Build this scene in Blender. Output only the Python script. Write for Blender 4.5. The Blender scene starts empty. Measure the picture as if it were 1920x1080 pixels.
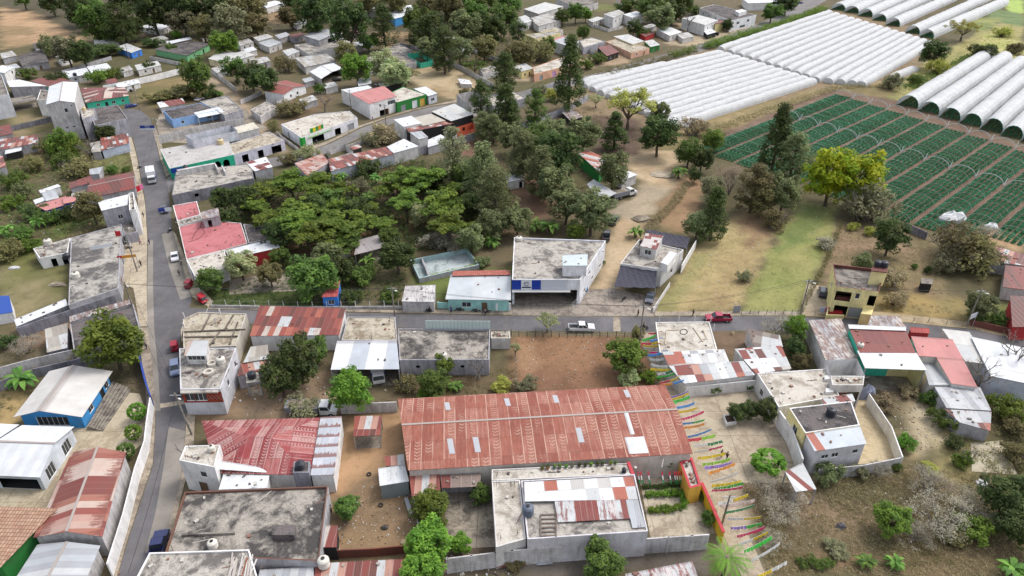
import bpy, bmesh, math, random
import numpy as np
from mathutils import Vector, Matrix
R = math.radians
C = bpy.context.scene.collection
SC = bpy.context.scene
# ---------------------------------------------------------------- camera, sky, sun, exposure
CAMZ, PITCH, F = 79.0, R(31.0), 1280.0
cd = bpy.data.cameras.new('camera'); cam = bpy.data.objects.new('camera', cd); C.objects.link(cam)
cam.location = (0, 0, CAMZ); cam.rotation_euler = (R(90) - PITCH, 0, 0)
cd.sensor_width = 36; cd.lens = 36 * F / 1920; cd.clip_end = 6000; cd.clip_start = 1
SC.camera = cam
SUN_EL, SUN_AZ = R(56), R(62)                 # azimuth measured from +Y (away from the camera) towards +X
wd = bpy.data.worlds.new('World'); SC.world = wd; wd.use_nodes = True
wn = wd.node_tree; bg = wn.nodes['Background']
sky = wn.nodes.new('ShaderNodeTexSky'); sky.sky_type = 'NISHITA'; sky.sun_disc = False
sky.sun_elevation = SUN_EL; sky.sun_rotation = SUN_AZ; sky.air_density = 1.0; sky.dust_density = 3.0; sky.ozone_density = 1.0
hz = wn.nodes.new('ShaderNodeHueSaturation'); hz.inputs['Saturation'].default_value = .4; wn.links.new(sky.outputs[0], hz.inputs['Color']); wn.links.new(hz.outputs[0], bg.inputs[0]); bg.inputs[1].default_value = 0.15
sl = bpy.data.lights.new('sun', 'SUN'); sun = bpy.data.objects.new('sun', sl); C.objects.link(sun)
sl.energy = 0.8; sl.angle = R(18); sl.color = (1.0, 0.965, 0.92)
sdir = Vector((math.sin(SUN_AZ) * math.cos(SUN_EL), math.cos(SUN_AZ) * math.cos(SUN_EL), math.sin(SUN_EL)))
sun.rotation_euler = sdir.to_track_quat('Z', 'Y').to_euler(); sun.location = (0, 0, 150)
SC.view_settings.view_transform = 'Standard'; SC.view_settings.look = 'None'; SC.view_settings.exposure = 1.03
SC.cycles.max_bounces = 5; SC.cycles.diffuse_bounces = 3; SC.cycles.glossy_bounces = 2; SC.cycles.transmission_bounces = 3
SC.cycles.use_denoising = True

# ---------------------------------------------------------------- site survey: photo pixel + height -> point on site
cp, sp_ = math.cos(PITCH), math.sin(PITCH)
def P(px, py, h=0.0):
 dx, dy = (px - 960) / F, (540 - py) / F
 d = Vector((dx, cp + dy * sp_, -sp_ + dy * cp))
 t = (h - CAMZ) / d.z
 return Vector((d.x * t, d.y * t, h))
def depth(px, py, h=0.0):
 v = P(px, py, h); return v.y * cp - (v.z - CAMZ) * sp_
def mpp(px, py, h=0.0): return depth(px, py, h) / F        # metres per photo pixel
def rng(seed): return random.Random(seed)

# ---------------------------------------------------------------- mesh collector
class MB:
 def __init__(s): s.v, s.f, s.uv, s.mi = [], [], [], []
 def face(s, pts, uv=None, mi=0):
  n = len(s.v); s.v += [tuple(p) for p in pts]; s.f.append(tuple(range(n, n + len(pts)))); s.mi.append(mi)
  if uv is None:
   p0 = Vector(pts[0]); a = (Vector(pts[1]) - p0); a = a.normalized() if a.length > 1e-6 else Vector((1, 0, 0))
   nn = a.cross(Vector(pts[-1]) - p0); nn = nn.normalized() if nn.length > 1e-9 else Vector((0, 0, 1)); b = nn.cross(a)
   uv = [((Vector(p) - p0).dot(a), (Vector(p) - p0).dot(b)) for p in pts]
  s.uv += [tuple(q) for q in uv]
 def box(s, c, size, rz=0.0, mi=0, taper=1.0):
  hx, hy, hz = size[0] / 2, size[1] / 2, size[2] / 2; ca, sa = math.cos(rz), math.sin(rz); P8 = []
  for dz, k in ((-hz, 1.0), (hz, taper)):
   for dx, dy in ((-hx, -hy), (hx, -hy), (hx, hy), (-hx, hy)):
    x, y = dx * k, dy * k
    P8.append((c[0] + x * ca - y * sa, c[1] + x * sa + y * ca, c[2] + dz))
  for q in ((3, 2, 1, 0), (4, 5, 6, 7), (0, 1, 5, 4), (1, 2, 6, 5), (2, 3, 7, 6), (3, 0, 4, 7)): s.face([P8[i] for i in q], mi=mi)
 def beam(s, a, b, w, t, mi=0, up=Vector((0, 0, 1))):
  a, b = Vector(a), Vector(b); d = (b - a).normalized(); x = d.cross(up)
  x = x.normalized() if x.length > 1e-4 else Vector((1, 0, 0)); y = x.cross(d)
  q = [a - x * w / 2 - y * t / 2, a + x * w / 2 - y * t / 2, a + x * w / 2 + y * t / 2, a - x * w / 2 + y * t / 2]
  r = [p + (b - a) for p in q]
  s.face(q[::-1] if False else [q[0], q[3], q[2], q[1]], mi=mi); s.face(r, mi=mi)
  for i in range(4): j = (i + 1) % 4; s.face([q[i], q[j], r[j], r[i]], mi=mi)
 def tube(s, pts, rad, n=6, mi=0, cap=True):
  pts = [Vector(p) for p in pts]; rad = rad if isinstance(rad, (list, tuple)) else [rad] * len(pts); rings = []
  for i, p in enumerate(pts):
   d = (pts[min(i + 1, len(pts) - 1)] - pts[max(i - 1, 0)]).normalized()
   x = d.cross(Vector((0, 0, 1))); x = x.normalized() if x.length > 1e-3 else Vector((1, 0, 0)); y = d.cross(x)
   rings.append([p + (x * math.cos(2 * math.pi * k / n) + y * math.sin(2 * math.pi * k / n)) * rad[i] for k in range(n)])
  for i in range(len(rings) - 1):
   for k in range(n): j = (k + 1) % n; s.face([rings[i][k], rings[i + 1][k], rings[i + 1][j], rings[i][j]], mi=mi)
  if cap: s.face(rings[0], mi=mi); s.face(rings[-1][::-1], mi=mi)
 def lathe(s, c, prof, n=16, mi=0):
  for i in range(len(prof) - 1):
   (r0, z0), (r1, z1) = prof[i], prof[i + 1]
   for k in range(n):
    a, b = 2 * math.pi * k / n, 2 * math.pi * (k + 1) / n
    q = [(c[0] + r0 * math.cos(a), c[1] + r0 * math.sin(a), c[2] + z0), (c[0] + r0 * math.cos(b), c[1] + r0 * math.sin(b), c[2] + z0),
      (c[0] + r1 * math.cos(b), c[1] + r1 * math.sin(b), c[2] + z1), (c[0] + r1 * math.cos(a), c[1] + r1 * math.sin(a), c[2] + z1)]
    if r0 < 1e-5: q = q[1:] if False else [q[0], q[2], q[3]]
    elif r1 < 1e-5: q = q[:3]
    s.face(q, mi=mi)
 def prism(s, poly, z0, z1, mi=0, cap=True):          # poly counter-clockwise seen from above
  n = len(poly)
  for i in range(n):
   a, b = poly[i], poly[(i + 1) % n]
   s.face([(a[0], a[1], z0), (b[0], b[1], z0), (b[0], b[1], z1), (a[0], a[1], z1)], mi=mi)
  if cap:
   s.face([(p[0], p[1], z1) for p in poly], [(p[0], p[1]) for p in poly], mi)
   s.face([(p[0], p[1], z0) for p in poly[::-1]], [(p[0], p[1]) for p in poly[::-1]], mi)
 def mesh(s, name, mats, off=(0, 0, 0), smooth=False):
  me = bpy.data.meshes.new(name); o = Vector(off)
  me.from_pydata([(v[0] - o.x, v[1] - o.y, v[2] - o.z) for v in s.v], [], s.f)
  uvl = me.uv_layers.new(name='UVMap'); uvl.data.foreach_set('uv', np.array(s.uv, 'f').ravel())
  me.polygons.foreach_set('material_index', s.mi)
  if smooth: me.polygons.foreach_set('use_smooth', [True] * len(s.f))
  for m in (mats if isinstance(mats, (list, tuple)) else [mats]): me.materials.append(m)
  return me
 def build(s, name, mats, parent=None, off=None, smooth=False):
  off = off if off is not None else (tuple(parent['_o']) if parent is not None and '_o' in parent else (0, 0, 0))
  o = bpy.data.objects.new(name, s.mesh(name, mats, off, smooth)); C.objects.link(o)
  if parent is not None:
   o.parent = parent
   if '_o' in parent: o['_o'] = parent['_o']
  else: o.location = off
  return o
def thing(name, label, cat, loc=(0, 0, 0), rz=0.0, group=None, world=True):
 o = bpy.data.objects.new(name, None); C.objects.link(o); o.location = loc; o.rotation_euler = (0, 0, rz); o.empty_display_size = .3
 o['label'] = label; o['category'] = cat
 if group: o['group'] = group
 if world: o['_o'] = tuple(loc)
 return o
def tag(o, label, cat, group=None, kind=None):
 if kind: o['kind'] = kind
 if label: o['label'] = label
 if cat: o['category'] = cat
 if group: o['group'] = group
 return o
def kids(o): return [c for c in bpy.data.objects if c.parent is o]
def dup(src, tree, loc, rz, label, group=None, scale=None):
 r = src.copy(); C.objects.link(r); r.location = loc; r.rotation_euler = (0, 0, rz); r['label'] = label
 if group: r['group'] = group
 if scale: r.scale = scale
 for ch, subs in tree:
  c = ch.copy(); C.objects.link(c); c.parent = r
  for g in subs:
   d = g.copy(); C.objects.link(d); d.parent = c
 return r
def tree_of(o): return [(c, kids(c)) for c in kids(o)]

# ---------------------------------------------------------------- materials
def lin(c): return tuple(((v / 255) / 12.92 if v / 255 < .04045 else ((v / 255 + .055) / 1.055) ** 2.4) for v in c)
class NG:
 def __init__(s, name, rough=.85, spec=.25):
  s.m = bpy.data.materials.new(name); s.m.use_nodes = True; s.t = s.m.node_tree; s.b = s.t.nodes['Principled BSDF']
  s.b.inputs['Roughness'].default_value = rough; s.b.inputs['Specular IOR Level'].default_value = spec
 def n(s, t, **k):
  nd = s.t.nodes.new('ShaderNode' + t)
  for a, b in k.items(): setattr(nd, a, b)
  return nd
 def l(s, a, b): s.t.links.new(a, b)
 def val(s, sock, v):
  if hasattr(v, 'links'): s.l(v, sock)
  else: sock.default_value = v
 def math(s, op, a, b=0.0, c=None):
  nd = s.n('Math', operation=op); s.val(nd.inputs[0], a); s.val(nd.inputs[1], b)
  if c is not None: s.val(nd.inputs[2], c)
  return nd.outputs[0]
 def uv(s): return s.n('TexCoord').outputs['UV']
 def obj(s): return s.n('TexCoord').outputs['Object']
 def geo(s): return s.n('NewGeometry').outputs['Position']
 def mapv(s, v, sc, loc=(0, 0, 0)):
  nd = s.n('Mapping'); s.l(v, nd.inputs[0]); nd.inputs['Scale'].default_value = sc; nd.inputs['Location'].default_value = loc; return nd.outputs[0]
 def noise(s, v, sc, det=4, rough=.6, dist=0.0):
  nd = s.n('TexNoise'); s.l(v, nd.inputs['Vector']); nd.inputs['Scale'].default_value = sc; nd.inputs['Detail'].default_value = det
  nd.inputs['Roughness'].default_value = rough; nd.inputs['Distortion'].default_value = dist; return nd.outputs['Fac']
 def ramp(s, f, stops, interp='LINEAR'):
  nd = s.n('ValToRGB'); s.l(f, nd.inputs[0]); cr = nd.color_ramp; cr.interpolation = interp
  while len(cr.elements) < len(stops): cr.elements.new(.5)
  for e, (p, c) in zip(cr.elements, stops):
   e.position = p; e.color = (c, c, c, 1) if isinstance(c, (int, float)) else (*c[:3], 1)
  return nd.outputs[0]
 def mix(s, f, a, b, mode='MIX'):
  nd = s.n('Mix', data_type='RGBA', blend_type=mode)
  for sock, v in ((nd.inputs[0], f), (nd.inputs[6], a), (nd.inputs[7], b)):
   if hasattr(v, 'links'): s.l(v, sock)
   else: sock.default_value = v if isinstance(v, (int, float)) else (*v[:3], 1)
  return nd.outputs[2]
 def bump(s, h, st, d=.05):
  nd = s.n('Bump'); s.l(h, nd.inputs['Height']); nd.inputs['Strength'].default_value = st; nd.inputs['Distance'].default_value = d
  s.l(nd.outputs[0], s.b.inputs['Normal'])
 def out(s, col): s.l(col, s.b.inputs['Base Color']); return s.m
MC = {}
def cache(fn):
 def w(*a, **k):
  key = (fn.__name__, str(a), str(k))
  if key not in MC: MC[key] = fn(*a, **k)
  return MC[key]
 return w
DIRT = (.10, .085, .07)
@cache
def plaster(col, dirt=.45, rough=.9):
 g = NG('plaster', rough); u = g.uv(); p = g.geo()
 big = g.noise(p, .35, 5, .65); st = g.noise(g.mapv(u, (.9, .25, 1)), 1.0, 6, .7); fine = g.noise(p, 3.5, 3)
 f = g.ramp(g.math('ADD', g.math('MULTIPLY', big, .5), g.math('MULTIPLY', st, .5)), [(.42, 0), (.62, dirt + .15)])
 c = g.mix(f, col, tuple(.55 * a + .45 * b for a, b in zip(tuple(v * .45 for v in col), DIRT)))
 c = g.mix(g.ramp(fine, [(.35, .12), (.65, 0)]), c, DIRT)
 g.bump(fine, .15, .03); return g.out(c)
@cache
def block(col, dirt=.5):
 g = NG('block wall', .93); u = g.uv(); p = g.geo()
 br = g.n('TexBrick'); g.l(u, br.inputs['Vector']); br.inputs['Scale'].default_value = 1.0
 br.inputs['Brick Width'].default_value = .6; br.inputs['Row Height'].default_value = .3; br.inputs['Mortar Size'].default_value = .03
 br.inputs['Color1'].default_value = (*col, 1); br.inputs['Color2'].default_value = (*[v * .82 for v in col], 1); br.inputs['Mortar'].default_value = (*[min(1, v * 1.12) for v in col], 1)
 big = g.noise(p, .3, 5, .65); st = g.noise(g.mapv(u, (1.6, .2, 1)), 1.0, 5, .6)
 f = g.ramp(g.math('ADD', g.math('MULTIPLY', big, .5), g.math('MULTIPLY', st, .5)), [(.42, 0), (.60, dirt + .2)])
 c = g.mix(f, br.outputs[0], tuple(v * .35 for v in col)); return g.out(c)
@cache
def concrete(light, dark, stain=.5, scale=.22, seam=0.0, seed=0.0):
 g = NG('concrete', .92); p = g.mapv(g.geo(), (1, 1, 1), (seed * 13.7, seed * 7.1, 0)); u = g.uv()
 a = g.noise(p, scale, 7, .68, .6); b = g.noise(p, scale * 5, 5, .7, .4); fine = g.noise(p, 5.0, 3, .7)
 f = g.ramp(g.math('ADD', g.math('MULTIPLY', a, .68), g.math('MULTIPLY', b, .32)), [(.40 + .06 * stain, 1), (.50 + .06 * stain, 0)])
 c = g.mix(f, light, dark)
 bl = g.ramp(g.noise(p, scale * 2.2, 6, .75, 1.0), [(.54, 0), (.66, .35 + .5 * stain)]); c = g.mix(bl, c, tuple(v * .55 for v in dark))
 lt = g.ramp(g.noise(p, scale * 3.1, 4, .7, .8), [(.64, 0), (.70, .4)]); c = g.mix(lt, c, tuple(min(.8, v * 1.35) for v in light))
 c = g.mix(g.ramp(fine, [(.38, .35), (.6, 0)]), c, tuple(v * .6 for v in dark))
 vo = g.n('TexVoronoi', feature='DISTANCE_TO_EDGE'); g.l(g.mix(.06, p, g.n('TexNoise').outputs['Color']) if False else p, vo.inputs['Vector']); vo.inputs['Scale'].default_value = .16
 cr = g.ramp(vo.outputs[0], [(.002, .28), (.007, 0)]); c = g.mix(cr, c, tuple(v * .45 for v in dark))
 if seam:
  sx = g.n('SeparateXYZ'); g.l(u, sx.inputs[0])
  for k in (0, 1):
   fr = g.math('FRACT', g.math('DIVIDE', sx.outputs[k], seam)); c = g.mix(g.ramp(fr, [(0, .5), (.02, .5), (.035, 0)]), c, tuple(v * .5 for v in dark))
 g.bump(b, .25, .06); return g.out(c)
@cache
def tin(pal, sw=.9, sl=3.0, rust=.3, rcol=(.16, .055, .03), saw=0.0, sr=0, edge=.25, ecol=(.55, .48, .44), seed=0.0, rough=.6):
 g = NG('corrugated sheet', rough, .35); u = g.mapv(g.uv(), (1, 1, 1), (seed, seed * .37, 0)); sx = g.n('SeparateXYZ'); g.l(u, sx.inputs[0]); U, V = sx.outputs[0], sx.outputs[1]
 cu = g.math('DIVIDE', U, sw); iu = g.math('FLOOR', cu); V2 = g.math('DIVIDE', V, sl); iv = g.math('FLOOR', V2)
 cb = g.n('CombineXYZ'); g.l(iu, cb.inputs[0]); g.l(iv, cb.inputs[1]); cb.inputs[2].default_value = seed + .5
 wn_ = g.n('TexWhiteNoise'); g.l(cb.outputs[0], wn_.inputs[0])
 n = len(pal); c = g.ramp(wn_.outputs[0], [(i / n, q) for i, q in enumerate(pal)], 'CONSTANT')
 cb2 = g.n('CombineXYZ'); g.l(U, cb2.inputs[0]); g.l(g.math('MULTIPLY', V, .18), cb2.inputs[1]); g.l(wn_.outputs[0], cb2.inputs[2])
 st = g.noise(cb2.outputs[0], 2.6, 5, .7); blot = g.noise(u, .45, 5, .7, .6)
 rf = g.math('ADD', g.math('MULTIPLY', st, .6), g.math('MULTIPLY', blot, .4))
 fr = g.math('FRACT', V2)
 if sr: fr = g.math('FRACT', g.math('ADD', g.math('DIVIDE', V, sr), g.math('MULTIPLY', g.noise(cb2.outputs[0], 3.0, 2), .5)))
 if saw: rf = g.math('ADD', rf, g.math('MULTIPLY', g.math('SUBTRACT', fr, .5), saw))
 rf = g.ramp(rf, [(.66 - .36 * rust, 0), (.74 - .34 * rust, .85)]); c = g.mix(rf, c, rcol)
 rf2 = g.ramp(g.noise(u, 1.7, 6, .75), [(.55, 0), (.75, .35 * min(1, rust + .25))]); c = g.mix(rf2, c, tuple(v * .55 for v in rcol))
 fu = g.math('FRACT', cu); e = g.ramp(fu, [(0, edge), (.07, edge), (.10, 0)]); c = g.mix(e, c, ecol)
 ev = g.ramp(g.math('FRACT', V2), [(0, .35), (.02, .35), (.035, 0)]); c = g.mix(ev, c, tuple(v * .4 for v in rcol))
 c = g.mix(g.ramp(g.noise(u, .25, 4, .6), [(.35, .22), (.65, 0)]), c, (.09, .08, .075))
 w = g.math('SINE', g.math('MULTIPLY', U, 2 * math.pi / .25)); g.bump(w, .22, .03); return g.out(c)
@cache
def chevron(pal, light, dark, w=1.6, ch=.55, solid=.5, seed=0.0):
 g = NG('rusty ribbed sheet', .65, .3); u = g.mapv(g.uv(), (1, 1, 1), (seed, 0, 0)); sx = g.n('SeparateXYZ'); g.l(u, sx.inputs[0]); U, V = sx.outputs[0], sx.outputs[1]
 cu = g.math('DIVIDE', U, w); fu = g.math('FRACT', cu); iv = g.math('FLOOR', g.math('DIVIDE', V, 3.6)); cb = g.n('CombineXYZ'); g.l(g.math('FLOOR', cu), cb.inputs[0]); g.l(iv, cb.inputs[1]); wn_ = g.n('TexWhiteNoise'); g.l(cb.outputs[0], wn_.inputs[0]); n = len(pal)
 c = g.ramp(wn_.outputs[0], [(i / n, q) for i, q in enumerate(pal)], 'CONSTANT'); cb2 = g.n('CombineXYZ'); g.l(U, cb2.inputs[0]); g.l(g.math('MULTIPLY', V, .12), cb2.inputs[1]); st = g.noise(cb2.outputs[0], 3.2, 6, .75)
 c = g.mix(g.ramp(st, [(.42, 0), (.68, .75)]), c, dark); c = g.mix(g.ramp(st, [(.28, .5), (.42, 0)]), c, light)
 big = g.noise(u, .16, 3, .5); z = g.math('ADD', big, g.math('MULTIPLY', wn_.outputs[0], .22)); on = g.ramp(z, [(solid + .08, 0), (solid + .16, 1)])
 t = g.math('FRACT', g.math('ADD', g.math('DIVIDE', V, ch), g.math('MULTIPLY', g.math('ABSOLUTE', g.math('SUBTRACT', fu, .68)), 1.6))); zone = g.math('MULTIPLY', g.math('GREATER_THAN', fu, .42), g.math('LESS_THAN', fu, .94))
 k = g.math('MULTIPLY', g.math('MULTIPLY', g.ramp(t, [(0, .75), (.3, .6), (.55, 0)]), zone), on); k = g.math('MULTIPLY', k, g.ramp(g.noise(u, 2.2, 4, .7), [(.3, .3), (.6, 1)])); c = g.mix(k, c, light)
 e = g.math('MULTIPLY', g.ramp(fu, [(0, .8), (.07, .8), (.10, 0)]), g.ramp(z, [(solid - .02, .15), (solid + .12, 1)])); c = g.mix(e, c, light); c = g.mix(g.ramp(g.math('FRACT', g.math('DIVIDE', V, 3.6)), [(0, .4), (.015, .4), (.03, 0)]), c, tuple(v * .5 for v in dark))
 c = g.mix(g.ramp(g.noise(u, .3, 5, .7), [(.5, 0), (.75, .4)]), c, tuple(.5 * (a + b) for a, b in zip(dark, light))); return g.out(c)
@cache
def paint(col, rough=.5, metal=0.0, var=.12, coat=0.0):
 g = NG('paint', rough, .4); g.b.inputs['Metallic'].default_value = metal
 if coat: g.b.inputs['Coat Weight'].default_value = coat
 f = g.noise(g.obj(), 2.5, 4, .6); c = g.mix(g.ramp(f, [(.35, var), (.7, 0)]), col, tuple(v * .45 for v in col)); return g.out(c)
@cache
def tiles(col, col2):
 g = NG('clay tiles', .85); u = g.uv(); br = g.n('TexBrick'); g.l(u, br.inputs['Vector']); br.inputs['Scale'].default_value = 1
 br.inputs['Brick Width'].default_value = .45; br.inputs['Row Height'].default_value = .55; br.inputs['Mortar Size'].default_value = .055; br.inputs['Mortar Smooth'].default_value = .6; br.offset = 0
 br.inputs['Color1'].default_value = (*col, 1); br.inputs['Color2'].default_value = (*col2, 1); br.inputs['Mortar'].default_value = (*[v * .45 for v in col2], 1)
 c = g.mix(g.ramp(g.noise(u, .6, 5, .7), [(.4, 0), (.75, .45)]), br.outputs[0], (.10, .05, .035)); g.bump(br.outputs['Fac'], .5, .05); return g.out(c)
@cache
def glassm(col=(.02, .025, .03), rough=.12):
 g = NG('glass', rough, .5); f = g.noise(g.obj(), 1.2, 2); return g.out(g.mix(f, col, tuple(v * 2.2 for v in col)))
@cache
def bark(col=(.10, .08, .06)):
 g = NG('bark', .95); f = g.noise(g.mapv(g.obj(), (3, 3, .6)), 2.0, 5); return g.out(g.mix(f, tuple(v * .55 for v in col), tuple(v * 1.5 for v in col)))
@cache
def leaf(a, b, trans=.4, hv=.018):
 g = NG('leaves', .7, .25); at = g.n('Attribute', attribute_name='lv'); oi = g.n('ObjectInfo')
 c = g.mix(at.outputs['Fac'], b, a); hs = g.n('HueSaturation'); g.l(c, hs.inputs['Color'])
 g.l(g.math('ADD', g.math('MULTIPLY', oi.outputs['Random'], 2 * hv), .5 - hv), hs.inputs['Hue'])
 g.l(g.math('ADD', g.math('MULTIPLY', oi.outputs['Random'], .4), .75), hs.inputs['Value'])
 g.l(hs.outputs[0], g.b.inputs['Base Color'])
 tr = g.n('BsdfTranslucent'); g.l(hs.outputs[0], tr.inputs[0]); mx = g.n('MixShader'); mx.inputs[0].default_value = trans
 g.l(g.b.outputs[0], mx.inputs[1]); g.l(tr.outputs[0], mx.inputs[2]); g.l(mx.outputs[0], g.t.nodes['Material Output'].inputs[0]); return g.m
@cache
def asphalt(col=(.105, .10, .105)):
 g = NG('asphalt', .9); p = g.geo(); a = g.noise(p, .12, 6, .65); b = g.noise(p, 1.1, 5, .7); st = g.noise(g.mapv(p, (.5, .06, 1)), 1.0, 4, .6)
 c = g.mix(g.ramp(a, [(.35, 0), (.7, 1)]), tuple(v * .8 for v in col), tuple(v * 1.35 for v in col))
 c = g.mix(g.ramp(b, [(.55, 0), (.75, .45)]), c, (.20, .185, .165)); c = g.mix(g.ramp(b, [(.25, .4), (.42, 0)]), c, (.055, .053, .055))
 c = g.mix(g.ramp(st, [(.5, 0), (.75, .35)]), c, (.19, .17, .15)); return g.out(c)
def quadsheet(mb, pts, z, mi=0): mb.face([(p[0], p[1], z) for p in pts], [(p[0], p[1]) for p in pts], mi)
def ccw(pts):
 a = sum(pts[i][0] * pts[(i + 1) % len(pts)][1] - pts[(i + 1) % len(pts)][0] * pts[i][1] for i in range(len(pts)))
 return pts if a > 0 else pts[::-1]
def sheet(name, px, z, m, kind='structure', label=None):
 from mathutils.geometry import tessellate_polygon
 pts = ccw([tuple(P(*q, z))[:2] for q in px]); mb = MB()
 for t in tessellate_polygon([[Vector((p[0], p[1], 0)) for p in pts]]):
  tri = ccw([pts[i] for i in t]); quadsheet(mb, tri, z)
 o = mb.build(name, m); o['kind'] = kind
 if label: o['label'] = label
 return o
def slab(name, px, z, m):
 pts = ccw([tuple(P(*q, z))[:2] for q in px]); mb = MB(); mb.prism(pts, -.05, z); o = mb.build(name, m); o['kind'] = 'structure'; return o
# ---------------------------------------------------------------- colours read as albedo
def A(r, g, b, k=1.4): return tuple(min(.8, v / k) for v in lin((r, g, b)))
def AV(r, g, b): return A(r, g, b, 1.05)
# ---------------------------------------------------------------- ground: one sheet, its soils and grasses as a colour attribute
def axis(lo, hi, f0, k):
 out = [lo]
 while out[-1] < hi: out.append(out[-1] + f0 + max(0, out[-1] - lo) * k)
 return out
gy = np.array([-3000, -600, -100] + axis(20, 760, .75, .0055) + [1000, 2000, 5000]); gx = np.array([-4000, -1500] + list(np.arange(-520, 521, 1.6)) + [1500, 4000])
GX, GY = np.meshgrid(gx, gy); nr, nc = GX.shape
def vnoise(x, y, s, seed=0):
 x, y = x / s + seed * 17.3, y / s + seed * 9.1; xi, yi = np.floor(x), np.floor(y); fx, fy = x - xi, y - yi
 fx, fy = fx * fx * (3 - 2 * fx), fy * fy * (3 - 2 * fy)
 h = lambda a, b: np.modf(np.abs(np.sin(a * 127.1 + b * 311.7) * 43758.5453))[0]
 return (h(xi, yi) * (1 - fx) + h(xi + 1, yi) * fx) * (1 - fy) + (h(xi, yi + 1) * (1 - fx) + h(xi + 1, yi + 1) * fx) * fy
def fbm(x, y, s, seed=0): return sum(vnoise(x, y, s / 2 ** i, seed + i) / 2 ** (i + 1) for i in range(4)) - .47
def inside(poly, x, y):
 r = np.zeros(x.shape, bool); n = len(poly)
 for i in range(n):
  (x0, y0), (x1, y1) = poly[i], poly[(i + 1) % n]
  if y0 == y1: continue
  r ^= ((y0 > y) != (y1 > y)) & (x < (x1 - x0) * (y - y0) / (y1 - y0) + x0)
 return r
def pdist(poly, x, y):
 d = np.full(x.shape, 1e9); n = len(poly)
 for i in range(n):
  (x0, y0), (x1, y1) = poly[i], poly[(i + 1) % n]; dx, dy = x1 - x0, y1 - y0; L = dx * dx + dy * dy + 1e-9
  t = np.clip(((x - x0) * dx + (y - y0) * dy) / L, 0, 1); d = np.minimum(d, np.hypot(x - x0 - t * dx, y - y0 - t * dy))
 return np.where(inside(poly, x, y), d, -d)
base = np.zeros((nr, nc, 3)); b0, b1 = np.array(A(116, 104, 82)), np.array(A(98, 94, 66))
w = np.clip(fbm(GX, GY, 40, 3) * 2.2 + .5, 0, 1)[..., None]; base[:] = b0 * (1 - w) + b1 * w
def soil(px, rgb, soft=2.0, rag=3.0, amt=1.0, rgb2=None, var=14):
 poly = [tuple(P(*q))[:2] for q in px]; xs, ys = [p[0] for p in poly], [p[1] for p in poly]
 i = np.where((gy > min(ys) - 8) & (gy < max(ys) + 8))[0]; j = np.where((gx > min(xs) - 8) & (gx < max(xs) + 8))[0]
 if not len(i) or not len(j): return
 sl_ = (slice(i[0], i[-1] + 1), slice(j[0], j[-1] + 1)); x, y = GX[sl_], GY[sl_]
 d = pdist(poly, x, y) + fbm(x, y, 6, 5) * rag * 2 + fbm(x, y, 1.8, 8) * rag
 m = (np.clip(d / soft + .5, 0, 1) * amt)[..., None]; ds = lambda v: np.array(v) * .84 + .16 * np.mean(v); c = ds(A(*rgb))
 if rgb2 is not None:
  k = np.clip(fbm(x, y, var, 11) * 2.6 + .5, 0, 1)[..., None]; c = c * (1 - k) + ds(A(*rgb2)) * k
 base[sl_] = base[sl_] * (1 - m) + c * m
# far town and woods
soil([(0, 0), (900, 0), (900, 60), (0, 60)], (96, 88, 66), 6, 6)
soil([(0, 14), (60, 22), (100, 45), (148, 70), (148, 80), (60, 84), (0, 92)], (196, 158, 116), 5, 5, 1, (170, 140, 100), 30)
soil([(0, 48), (60, 52), (75, 66), (20, 66), (0, 60)], (150, 125, 85), 4, 4, .7)
soil([(250, 160), (345, 142), (395, 160), (400, 180), (290, 200), (255, 190)], (150, 128, 84), 3, 3, 1, (120, 112, 66), 12)
soil([(398, 138), (430, 160), (470, 205), (545, 285), (520, 290), (440, 212), (385, 150)], (176, 154, 124), 3, 2)
soil([(520, 190), (620, 165), (625, 195), (520, 240), (490, 225)], (138, 112, 84), 3, 2, 1, (110, 95, 66), 8)
soil([(775, 128), (850, 122), (905, 150), (905, 182), (855, 190), (800, 170), (770, 150)], (200, 178, 138), 3, 3, 1, (172, 148, 108), 14)
soil([(700, 60), (770, 60), (770, 82), (720, 90)], (168, 138, 100), 4, 3)
soil([(490, 20), (560, 28), (540, 45), (480, 40)], (165, 135, 98), 4, 3)
soil([(1080, 112), (1180, 95), (1180, 118), (1080, 132)], (176, 150, 118), 3, 3)
soil([(960, 128), (1080, 122), (1010, 152), (960, 152)], (180, 158, 128), 3, 2)
soil([(1240, 80), (1400, 48), (1470, 30), (1470, 48), (1310, 92)], (182, 162, 132), 3, 2)
soil([(1260, 40), (1320, 50), (1290, 60)], (192, 166, 124), 3, 2)
soil([(1100, 8), (1200, 8), (1180, 22), (1110, 20)], (120, 122, 66), 4, 3)
# fields on the right
soil([(1080, 150), (1560, 20), (1760, 60), (1700, 170), (1230, 250), (1060, 210)], (150, 128, 96), 3, 3)
soil([(1215, 248), (1440, 190), (1560, 162), (1700, 150), (1720, 168), (1690, 185), (1560, 190), (1440, 220), (1350, 262), (1250, 290)], (168, 146, 100), 3, 4, 1, (134, 120, 76), 8)
soil([(1690, 160), (1740, 110), (1840, 60), (1920, 20), (1920, 120), (1860, 95), (1700, 200), (1670, 185)], (150, 150, 82), 3, 4, 1, (176, 162, 100), 18)
soil([(1880, 0), (1920, 0), (1920, 26), (1890, 22)], (176, 200, 92), 3, 2)
soil([(1845, 10), (1920, 28), (1920, 50), (1860, 40)], (120, 140, 86), 3, 2)
soil([(1850, 62), (1920, 80), (1920, 112), (1830, 90)], (170, 176, 84), 3, 3, 1, (196, 184, 118), 14)
soil([(1780, 30), (1880, 34), (1850, 60), (1790, 50)], (158, 160, 90), 3, 3, 1, (128, 140, 74), 12)
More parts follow.
